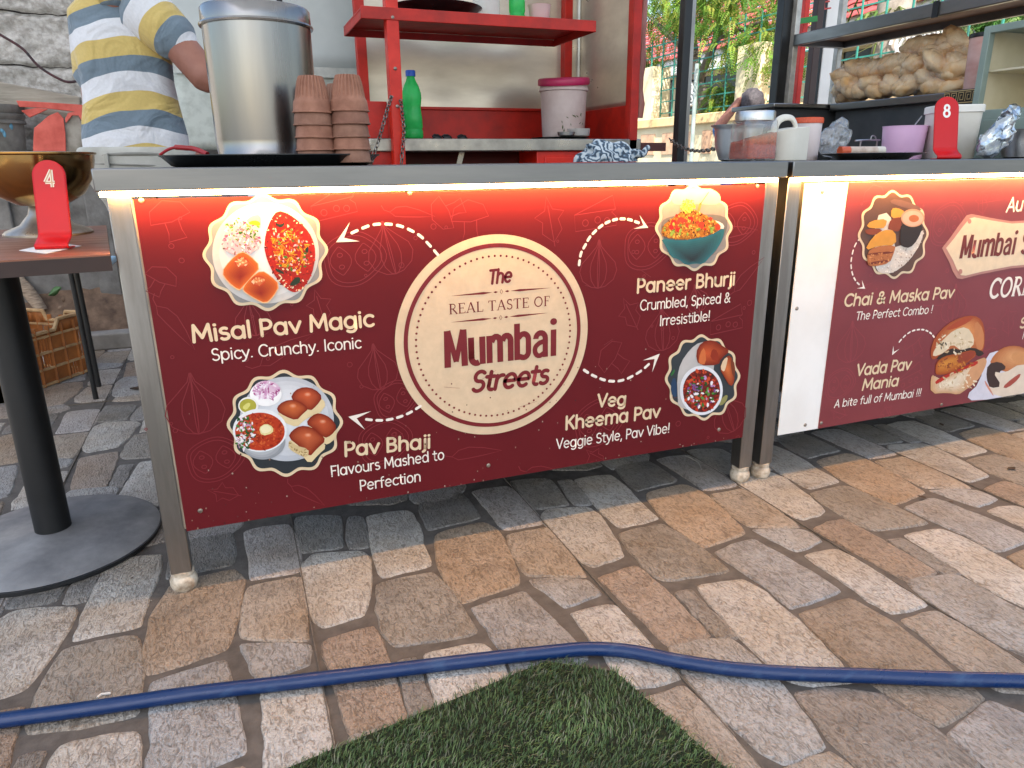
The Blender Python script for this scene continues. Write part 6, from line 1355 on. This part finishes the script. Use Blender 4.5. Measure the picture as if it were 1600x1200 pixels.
pk = onc(1407, 1.80); r_ = wid(64, pk)/2; h_ = at(1407, 198, 1.80).z-CT
mb = MB(); mb.lathe([(r_*.86, 0), (r_*.88, .003), (r_*.98, h_), (r_*1.0, h_), (r_*1.0, h_+.002), (r_*.94, h_), (r_*.84, .006), (.001, .006)], pk, 56, cap1=False); tag(mb.build('pink_tub', M('pink_plastic', '#ecbfe0', '#e2b2d5', rough=.4), ang=40), 'round open pink plastic tub left of the white tub', 'tub')
mb = MB(); mb.tube([at(1418, 210, 1.80), at(1440, 182, 1.80)], .005, 8, flat=.4); tag(mb.build('spoon', M('clear_spoon', '#cfd2d2', rough=.15, alpha=.5)), 'clear plastic spoon standing in the pink tub', 'spoon')
mb = MB(); mb.tube(catmull([at(1336, 220, 1.85), at(1352, 219, 1.85), at(1375, 219, 1.85)], 4), .003, 6); mb.tube(catmull([at(1360, 219, 1.85), at(1362, 213, 1.85), at(1367, 213, 1.85), at(1369, 219, 1.85)], 4), .0022, 6); mb.tube([at(1345, 219, 1.85), V((at(1345, 219, 1.85).x, 1.85, CT))], .003, 6); mb.tube([at(1371, 219, 1.85), V((at(1371, 219, 1.85).x, 1.85, CT))], .003, 6)
tag(mb.build('wire_rack', STEELP, ang=60), 'little steel wire rack left of the pink tub', 'rack')
def crumple(name, label, cat, pts, Y, depth, m, seed, amp=.012, fr=40):
    """a crumpled bag: outline in the plane y=Y filled to a puffy skin"""
    O_l = [at(x, y, Y) for x, y in pts]; c = sum(O_l, V((0, 0, 0)))/len(O_l); P = soft2([V((p.x, 0, p.z)) for p in O_l], 2); n = len(P); cz = V((c.x, 0, c.z)); vs = []; fs = []; R_ = 12
    for sgn in (-1, 1):
        for k in range(R_+1):
            s = k/R_
            for i in range(n):
                q = cz+(P[i]-cz)*s; y = Y+sgn*depth*sqrt(max(0, 1-s*s)); v = V((q.x, y, q.z)); nn = V((mnoise.noise(v*fr+V((seed, 0, 0))), mnoise.noise(v*fr+V((0, seed, 0))), mnoise.noise(v*fr+V((0, 0, seed)))))
                nn += .6*V((mnoise.noise(v*fr*2.7), mnoise.noise(v*fr*2.7+V((7, 0, 0))), mnoise.noise(v*fr*2.7+V((0, 7, 0))))); v = v+nn*amp*(1-.4*s); v.z = max(v.z, CT+.0005); vs.append(v)
    half = (R_+1)*n
    for o in (0, half): fs += [(o+k*n+i, o+k*n+(i+1) % n, o+(k+1)*n+(i+1) % n, o+(k+1)*n+i) for k in range(R_) for i in range(n)]
    mb = MB(); mb.add(vs, fs); return tag(mb.build(name, m, ang=50), label, cat)
crumple('plastic_bag', 'crumpled clear plastic bag between orange lidded tub and steel plate', 'bag', [(1282, 246), (1279, 222), (1286, 203), (1303, 196), (1308, 185), (1324, 186), (1322, 198), (1328, 212), (1318, 232), (1306, 246)], 1.80, .03, film('clear_bag', (.97, .97, .97), .14, .12, 1.0, 40, .10), 3)
FOIL = M('silver_foil', '#c3c8cc', '#8f979d', rough=.2, metal=.9, vs=25, bump=.5, bs=60)
crumple('foil_bag', 'crumpled silver foil bag tied at the neck beside steel bowl', 'bag', [(1524, 246), (1532, 216), (1555, 196), (1574, 178), (1572, 168), (1588, 160), (1596, 172), (1582, 186), (1584, 212), (1560, 238), (1552, 246)], 1.50, .022, FOIL, 8, .014, 46)
mb = MB(); p = at(1579, 176, 1.50); mb.lathe([(.007, -.003), (.009, 0), (.007, .003)], p, 12, axis=(.5, 0, .8)); tag(mb.build('green_tie', M('green_tie', '#3f9a5a', rough=.5)), 'green tie round the neck of the foil bag', 'tie')
c = onc(1594, 1.53); r = wid(34, c); h = at(1600, 202, 1.53).z-CT
mb = MB(); mb.lathe([(r*.5, 0), (r*.75, .004), (r*.97, h*.6), (r*1.0, h*.97), (r*1.04, h), (r*.97, h*.98), (r*.9, h*.6), (r*.5, .008)], c, 56); tag(mb.build('steel_bowl', STEELP, ang=50), 'polished steel bowl cut by the right edge beside the foil bag', 'bowl')
# ------------------------------------------------------------------ people
SKIN = M('brown_skin', '#9c6a58', '#8a5848', rough=.55, vs=14, bump=.05, bs=90)
HAIR = M('dark_hair', '#2e2826', '#1b1716', rough=.6, vs=60, stretch=(1, 1, .3), bump=.7, bs=160)
HAIRG = M('greying_hair', '#50484a', '#2e2a2b', rough=.7, vs=70, bump=.7, bs=170)
def capsule(mb, a, b, ra, rb, n=16):
    a, b = V(a), V(b); d = b-a; k = 6
    pts = [a-d.normalized()*ra*.8]+[a+d*(i/k) for i in range(k+1)]+[b+d.normalized()*rb*.8]
    rads = [ra*.45]+[ra+(rb-ra)*i/k for i in range(k+1)]+[rb*.45]
    mb.tube(pts, rads, n)
def rings(mb, secs, n=40):
    """secs: (x, y, z, half width, half depth)"""
    vs = []
    for x, y, z, w_, d in secs:
        for i in range(n):
            t = 2*pi*i/n; cx, sy = cos(t), sin(t); e = 2/2.5
            vs.append((x+w_*math.copysign(abs(cx)**e, cx), y+d*math.copysign(abs(sy)**e, sy), z))
    fs = [(k*n+i, k*n+(i+1) % n, (k+1)*n+(i+1) % n, (k+1)*n+i) for k in range(len(secs)-1) for i in range(n)]+[tuple(range(n-1, -1, -1)), tuple((len(secs)-1)*n+i for i in range(n))]
    mb.add(vs, fs)
def hand(mb, w, d, s=1., side=V((0, 0, 1)), curl=.5):
    """palm, four bent fingers of unequal length and a thumb, reaching along d"""
    d = V(d).normalized(); side = (V(side)-d*V(side).dot(d)).normalized(); nrm = d.cross(side)
    p1 = V(w)+d*.085*s
    for k in range(4): capsule(mb, V(w)+side*(.022-.0145*k)*s*.8, p1+side*(.03-.02*k)*s, .016*s, .0105*s, 10)
    for k, L in enumerate((.066, .075, .07, .055)):
        a = p1+side*(.03-.02*k)*s; b = a+(d*cos(curl*.6)+nrm*sin(curl*.6))*L*.5*s; c = b+(d*cos(curl*1.5)+nrm*sin(curl*1.5))*L*.55*s
        capsule(mb, a, b, .0092*s, .0085*s, 8); capsule(mb, b, c, .0085*s, .0068*s, 8)
    a = V(w)+d*.03*s+side*.022*s; b = a+(d*.6+side*.75)*.045*s; c = b+(d*.85+side*.35)*.035*s
    capsule(mb, a, b, .012*s, .010*s, 8); capsule(mb, b, c, .010*s, .0075*s, 8)
def head(mb, c, f, s=1., tilt=None):
    c = V(c); f = V(f).normalized(); sd_ = V((0, 0, 1)).cross(f).normalized(); u = f.cross(sd_)*-1 if f.cross(sd_).z < 0 else f.cross(sd_)
    R = Matrix((sd_, f, u)).transposed()
    mb.ball(c, (.075*s, .095*s, .108*s), 28, 20, rot=R); mb.ball(c+R @ V((0, .03*s, -.055*s)), (.056*s, .062*s, .06*s), 20, 14, rot=R)
    mb.ball(c+R @ V((0, .098*s, -.018*s)), (.013*s, .02*s, .024*s), 12, 8, rot=R)
    mb.ball(c+R @ V((0, .088*s, -.062*s)), (.024*s, .012*s, .011*s), 12, 8, rot=R)
    for q in (-1, 1): mb.ball(c+R @ V((q*.076*s, -.005*s, -.012*s)), (.009*s, .02*s, .031*s), 10, 8, rot=R); mb.ball(c+R @ V((q*.03*s, .084*s, .002*s)), (.015*s, .008*s, .010*s), 10, 8, rot=R)
    return R
# --- vendor seen from behind
VY = 2.42
vx = at(212, 232, VY).x
vd = thing('person', 'man seen from behind in a yellow, white and grey striped shirt beside the steel drum', 'person', (vx, VY, 0))
dpt = dep((vx, VY, 1.1))
def vs_(py, pcx, hw): p = at(pcx, py, VY); return p.x, p.z, hw*dpt/FPX
prof = [(241, 216, 77, .62), (232, 215, 77, .62), (215, 213, 77, .62), (190, 209, 73, .60), (160, 205, 68, .58), (130, 200, 66, .58), (100, 196, 67, .58), (70, 192, 68, .57), (45, 189, 66, .55), (28, 187, 62, .52), (13, 186, 55, .5), (0, 184, 46, .5), (-12, 179, 38, .52), (-24, 176, 26, .8)]
secs = []
for py, pcx, hw, k in prof:
    x, z, w_ = vs_(py, pcx, hw); secs.append((x, VY+.015*sin((z-.9)*4), z, w_, w_*k))
zsh = secs[-4][2]
shR = at(236, 18, VY-.02); el = at(325, 124, VY-.10); slv = at(279, 65, VY-.06)
shL = at(137, 24, VY+.03); elL = V((shL.x-.02, VY+.10, shL.z-.26)); wrL = V((shL.x+.07, VY+.33, shL.z-.30))
wr = at(372, 40, VY-.12); wr = V((wr.x, VY+.06, wr.z+.0))
nk = secs[-1]
mb = MB(); rings(mb, [(x, y, z, w_*.93, d*.92) for x, y, z, w_, d in secs])
capsule(mb, (nk[0], VY, nk[2]-.03), (nk[0]+.004, VY+.02, nk[2]+.07), .056, .052, 20)
hc = V((nk[0]+.008, VY+.045, nk[2]+.175)); head(mb, hc, (.25, .95, -.12))
capsule(mb, shR, el, .050, .043); capsule(mb, el, wr, .043, .027)
capsule(mb, shL, elL, .048, .040); capsule(mb, elL, wrL, .040, .027)
hand(mb, wr, (.6, .5, .5), 1., (0, 0, 1)); hand(mb, wrL, (.5, .8, -.1), 1., (0, 0, 1))
hipz = secs[0][2]
for s_ in (-1, 1):
    capsule(mb, (secs[0][0]+.07+s_*.075, VY, hipz-.06), (secs[0][0]+.12+s_*.08, VY+.01, .47), .080, .056); capsule(mb, (secs[0][0]+.12+s_*.08, VY+.01, .47), (secs[0][0]+.15+s_*.085, VY-.01, .09), .054, .037)
    capsule(mb, (secs[0][0]+.15+s_*.085, VY-.015, .055), (secs[0][0]+.15+s_*.1, VY+.15, .035), .042, .030)
mb.build('body', SKIN, vd, ang=180, remesh=.007)
per = 3*25.2*dpt/FPX
zref = at(195, 222, VY).z-.004-(0)
def knit(name, axis, ref, bend, bx):
    """stripes across an axis of the garment piece; bend bows them down towards the sides"""
    m = bpy.data.materials.new(name); m.use_nodes = True; n_ = m.node_tree.nodes; L_ = m.node_tree.links.new; b_ = n_['Principled BSDF']
    tcn = n_.new('ShaderNodeTexCoord'); nz = n_.new('ShaderNodeTexNoise'); nz.inputs['Scale'].default_value = 6; nz.inputs['Detail'].default_value = 2; L_(tcn.outputs['Object'], nz.inputs[0])
    dt = n_.new('ShaderNodeVectorMath'); dt.operation = 'DOT_PRODUCT'; dt.inputs[1].default_value = axis; L_(tcn.outputs['Object'], dt.inputs[0])
    def mth(op, a, b):
        q = n_.new('ShaderNodeMath'); q.operation = op
        for i, x in enumerate((a, b)):
            if isinstance(x, (int, float)): q.inputs[i].default_value = x
            else: L_(x, q.inputs[i])
        return q.outputs[0]
    v = mth('ADD', dt.outputs['Value'], mth('MULTIPLY', mth('SUBTRACT', nz.outputs[0], .5), .045))
    if bend:
        sp = n_.new('ShaderNodeSeparateXYZ'); L_(tcn.outputs['Object'], sp.inputs[0]); dx = mth('SUBTRACT', sp.outputs[0], bx); v = mth('ADD', v, mth('MULTIPLY', mth('MULTIPLY', dx, dx), bend))
    fr = mth('FRACT', mth('DIVIDE', mth('SUBTRACT', v, ref), per), 0)
    cr = n_.new('ShaderNodeValToRGB'); cr.color_ramp.interpolation = 'CONSTANT'; L_(fr, cr.inputs[0]); e_ = cr.color_ramp.elements
    e_[0].position = 0; e_[0].color = (*lin('#d9d8da'), 1); e_[1].position = .34; e_[1].color = (*lin('#6f7e89'), 1); q_ = e_.new(.66); q_.color = (*lin('#cdb26a'), 1)
    fz = n_.new('ShaderNodeTexNoise'); fz.inputs['Scale'].default_value = 180; L_(tcn.outputs['Object'], fz.inputs[0])
    mm = n_.new('ShaderNodeMix'); mm.data_type = 'RGBA'; mm.blend_type = 'MULTIPLY'; L_(mth('MULTIPLY', fz.outputs[0], .5), mm.inputs[0]); L_(cr.outputs[0], mm.inputs[6]); mm.inputs[7].default_value = (.6, .6, .6, 1)
    L_(mm.outputs[2], b_.inputs['Base Color']); b_.inputs['Roughness'].default_value = .9; b_.inputs['Sheen Weight'].default_value = .2
    nb = n_.new('ShaderNodeTexNoise'); nb.inputs['Scale'].default_value = 8; nb.inputs['Detail'].default_value = 3; nb.inputs['Distortion'].default_value = 1.2
    mp_ = n_.new('ShaderNodeMapping'); mp_.inputs['Scale'].default_value = (1., 1, 1.1); mp_.inputs['Rotation'].default_value = (0, .9, 0); L_(tcn.outputs['Object'], mp_.inputs[0]); L_(mp_.outputs[0], nb.inputs[0])
    bu = n_.new('ShaderNodeBump'); bu.inputs['Strength'].default_value = .8; bu.inputs['Distance'].default_value = .03; L_(nb.outputs[0], bu.inputs['Height']); L_(bu.outputs[0], b_.inputs['Normal'])
    return m
SHIRT = knit('striped_knit', (0, 0, 1), zref, 1.5, .03)
_d = (slv-at(226, 22, VY)).normalized(); _h = slv-V((vx, VY, 0))
SLEEVE = knit('striped_sleeve', tuple(-_d), -_h.dot(_d)-.075, 0, 0)
mb = MB()
fin = []
for j in range(len(secs)-1):
    for k in range(5):
        t = k/5; fin.append(tuple(secs[j][i]*(1-t)+secs[j+1][i]*t for i in range(5)))
fin.append(secs[-1])
n = 72; vs2 = []
for x, y, z, w_, d in fin:
    for i in range(n):
        t = 2*pi*i/n; cx, sy = cos(t), sin(t); e = 2/2.5
        f_ = 1+.018*mnoise.noise(V((cx*2.5, sy*2.5, z*11)))+.012*mnoise.noise(V((cx*4+z*9, sy*4, z*5)))
        vs2.append((x+w_*f_*math.copysign(abs(cx)**e, cx), y+d*f_*math.copysign(abs(sy)**e, sy), z+(.010*mnoise.noise(V((cx*2, sy*2, 3))) if z < fin[4][2] else 0)))
N2 = len(fin); mb.add(vs2, [(k*n+i, k*n+(i+1) % n, (k+1)*n+(i+1) % n, (k+1)*n+i) for k in range(N2-1) for i in range(n)]+[tuple(range(n-1, -1, -1)), tuple((N2-1)*n+i for i in range(n))])
capsule(mb, V(shL)+V((.02, 0, 0)), V(shL).lerp(elL, .62), .07, .057, 20)
mb.build('polo_shirt', SHIRT, vd, ang=180, remesh=.006)
mb = MB(); capsule(mb, at(226, 20, VY-.01), slv, .080, .060, 28); mb.build('sleeve', SLEEVE, vd, ang=180, remesh=.006)
mb = MB(); capsule(mb, (nk[0], VY-.004, nk[2]-.012), (nk[0]+.003, VY+.012, nk[2]+.03), .068, .062, 24); mb.build('collar', SHIRT, vd, ang=180)
TRO = M('pale_grey_trousers', '#b9b6ad', '#9d9a90', rough=.9, vs=9, bump=.9, bs=22)
mb = MB(); x0, y0 = secs[0][0], VY
rings(mb, [(x0+.05, y0, hipz-.13, .16, .115), (x0+.015, y0, hipz-.05, .165, .106), (x0, y0, hipz+.0, .160, .098), (x0, y0, hipz+.02, .150, .09)])
for s_ in (-1, 1): capsule(mb, (x0+.06+s_*.075, y0, hipz-.10), (x0+.12+s_*.08, y0+.01, .47), .098, .078, 20); capsule(mb, (x0+.12+s_*.08, y0+.01, .47), (x0+.15+s_*.085, y0-.01, .07), .078, .062, 20)
tr = mb.build('trousers', TRO, vd, ang=180, remesh=.008)
mb = MB(); mb.tube([(x0+.160*cos(t), y0+.099*sin(t), hipz-.004+.004*sin(3*t)) for t in [2*pi*k/48 for k in range(48)]], .0045, 8, closed=True); mb.tube([(x0+.164*cos(t), y0+.104*sin(t), hipz-.03+.004*sin(2*t)) for t in [2*pi*k/48 for k in range(48)]], .003, 6, closed=True); mb.build('waistband', M('waistband_cloth', '#8c8a82', rough=.9), tr)
mb = MB(); p = at(163, 246, VY-.13); mb.box((p.x-.005, VY-.109, p.z-.03), (p.x+.006, VY-.088, p.z+.012)); mb.build('belt_loop', TRO, tr, bev=.002)
mb = MB(); mb.lathe([(.001, .062), (.05, .05), (.078, .012), (.083, -.03), (.078, -.07), (.06, -.10)], hc+V((0, -.012, .052)), 40, cap0=False, cap1=False, sy=1.15); mb.build('hair', HAIR, vd, ang=180, solid=.008)
SHOE = M('dark_shoe', '#1f1b19', rough=.6)
for s_ in (-1, 1):
    mb = MB(); mb.ball((x0+.15+s_*.095, VY+.05, .045), (.05, .135, .045), 20, 12); mb.build('shoe', SHOE, vd, ang=180)
# --- seated customer, hand on head
SY = 4.75
hcx = at(1174, 166, SY); ss = dep(hcx)/5.2
sp_ = thing('person', 'seated person in a blue shirt seen from behind resting head on hand', 'person', (hcx.x, SY, 0))
f_d = V((.55, .83, 0)).normalized(); sdv = V((f_d.y, -f_d.x, 0))
hd = V((hcx.x, SY, hcx.z)); neck = hd+V((0, 0, -.13))-f_d*.03; chest = neck+V((0, 0, -.16))-f_d*.05; hip = V((neck.x, neck.y, .52))-f_d*.08
mb = MB(); head(mb, hd, f_d+V((0, 0, -.25)), 1.0); capsule(mb, neck+V((0, 0, -.06)), neck+V((0, 0, .05)), .055, .05)
for k in range(7):
    t = k/6; c = chest.lerp(hip, t); w_ = .135-.02*sin(pi*t); capsule(mb, c-sdv*w_*.75, c+sdv*w_*.75, .095+.01*t, .095+.01*t, 18)
shl, shr = chest-sdv*.165+V((0, 0, .06)), chest+sdv*.165+V((0, 0, .06))
ell = at(1131, 196, SY+.02); ell = V((ell.x, SY+.10, ell.z-.02)); wrl = at(1160, 156, SY); wrl = V((wrl.x, SY+.03, wrl.z))
capsule(mb, shl, ell, .046, .040); capsule(mb, ell, wrl, .040, .028); hand(mb, wrl, hd+V((.0, 0, .06))-wrl, .95, -f_d, .35)
elr = shr+V((0, 0, -.28))+f_d*.08; wrr = elr+f_d*.22-sdv*.05+V((0, 0, .02)); capsule(mb, shr, elr, .046, .040); capsule(mb, elr, wrr, .040, .028); hand(mb, wrr, f_d, .95, V((0, 0, 1)), .4)
kn = []
for s_ in (-1, 1):
    h0 = hip+sdv*.09*s_; kk = h0+f_d*.42+V((0, 0, 0)); an = kk+V((0, 0, -.44))-f_d*.02; kn.append((h0, kk, an)); capsule(mb, h0, kk, .078, .056); capsule(mb, kk, an, .054, .036); capsule(mb, an+V((0, 0, -.035)), an+f_d*.15+V((0, 0, -.05)), .036, .03)
mb.build('body', SKIN, sp_, ang=180, remesh=.009)
mb = MB()
for k in range(7):
    t = k/6; c = chest.lerp(hip, t); w_ = .145-.02*sin(pi*t); capsule(mb, c-sdv*w_*.75, c+sdv*w_*.75, .105+.012*t, .105+.012*t, 18)
capsule(mb, shl, shl.lerp(ell, .88), .062, .052); capsule(mb, shr, shr.lerp(elr, .6), .062, .054); capsule(mb, neck+V((0, 0, -.07)), neck+V((0, 0, -.02)), .075, .062)
mb.build('shirt', M('blue_shirt', '#3f78b8', '#35679f', rough=.85, vs=8, bump=.3, bs=12), sp_, ang=180, remesh=.011)
mb = MB()
for h0, kk, an in kn: capsule(mb, h0, kk, .092, .07); capsule(mb, kk, an+V((0, 0, .04)), .068, .055)
mb.build('trousers', M('dark_trousers', '#2c3038', rough=.9), sp_, ang=180, remesh=.011)
mb = MB(); mb.ball(hd+V((0, 0, .022))-f_d*.022, (.088, .092, .105), 30, 20, nz=.08, ns=6); mb.build('hair', HAIRG, sp_, ang=180)
so_ = thing('plastic_stool', 'plain dark plastic stool under the seated person', 'stool', (hip.x, hip.y, 0))
sc_ = hip+f_d*.1; zs_ = hip.z-.098
mb = MB(); mb.lathe([(.17, zs_-.03), (.18, zs_-.025), (.18, zs_-.004), (.17, zs_)], (sc_.x, sc_.y, 0), 36); mb.build('seat', M('stool_plastic', '#54433a', rough=.5), so_)
for k in range(4):
    t = pi/4+k*pi/2; mb = MB(); mb.tube([(sc_.x+.13*cos(t), sc_.y+.13*sin(t), zs_-.03), (sc_.x+.19*cos(t), sc_.y+.19*sin(t), -.001)], .018, 10); mb.build('leg', bpy.data.materials['stool_plastic'], so_)
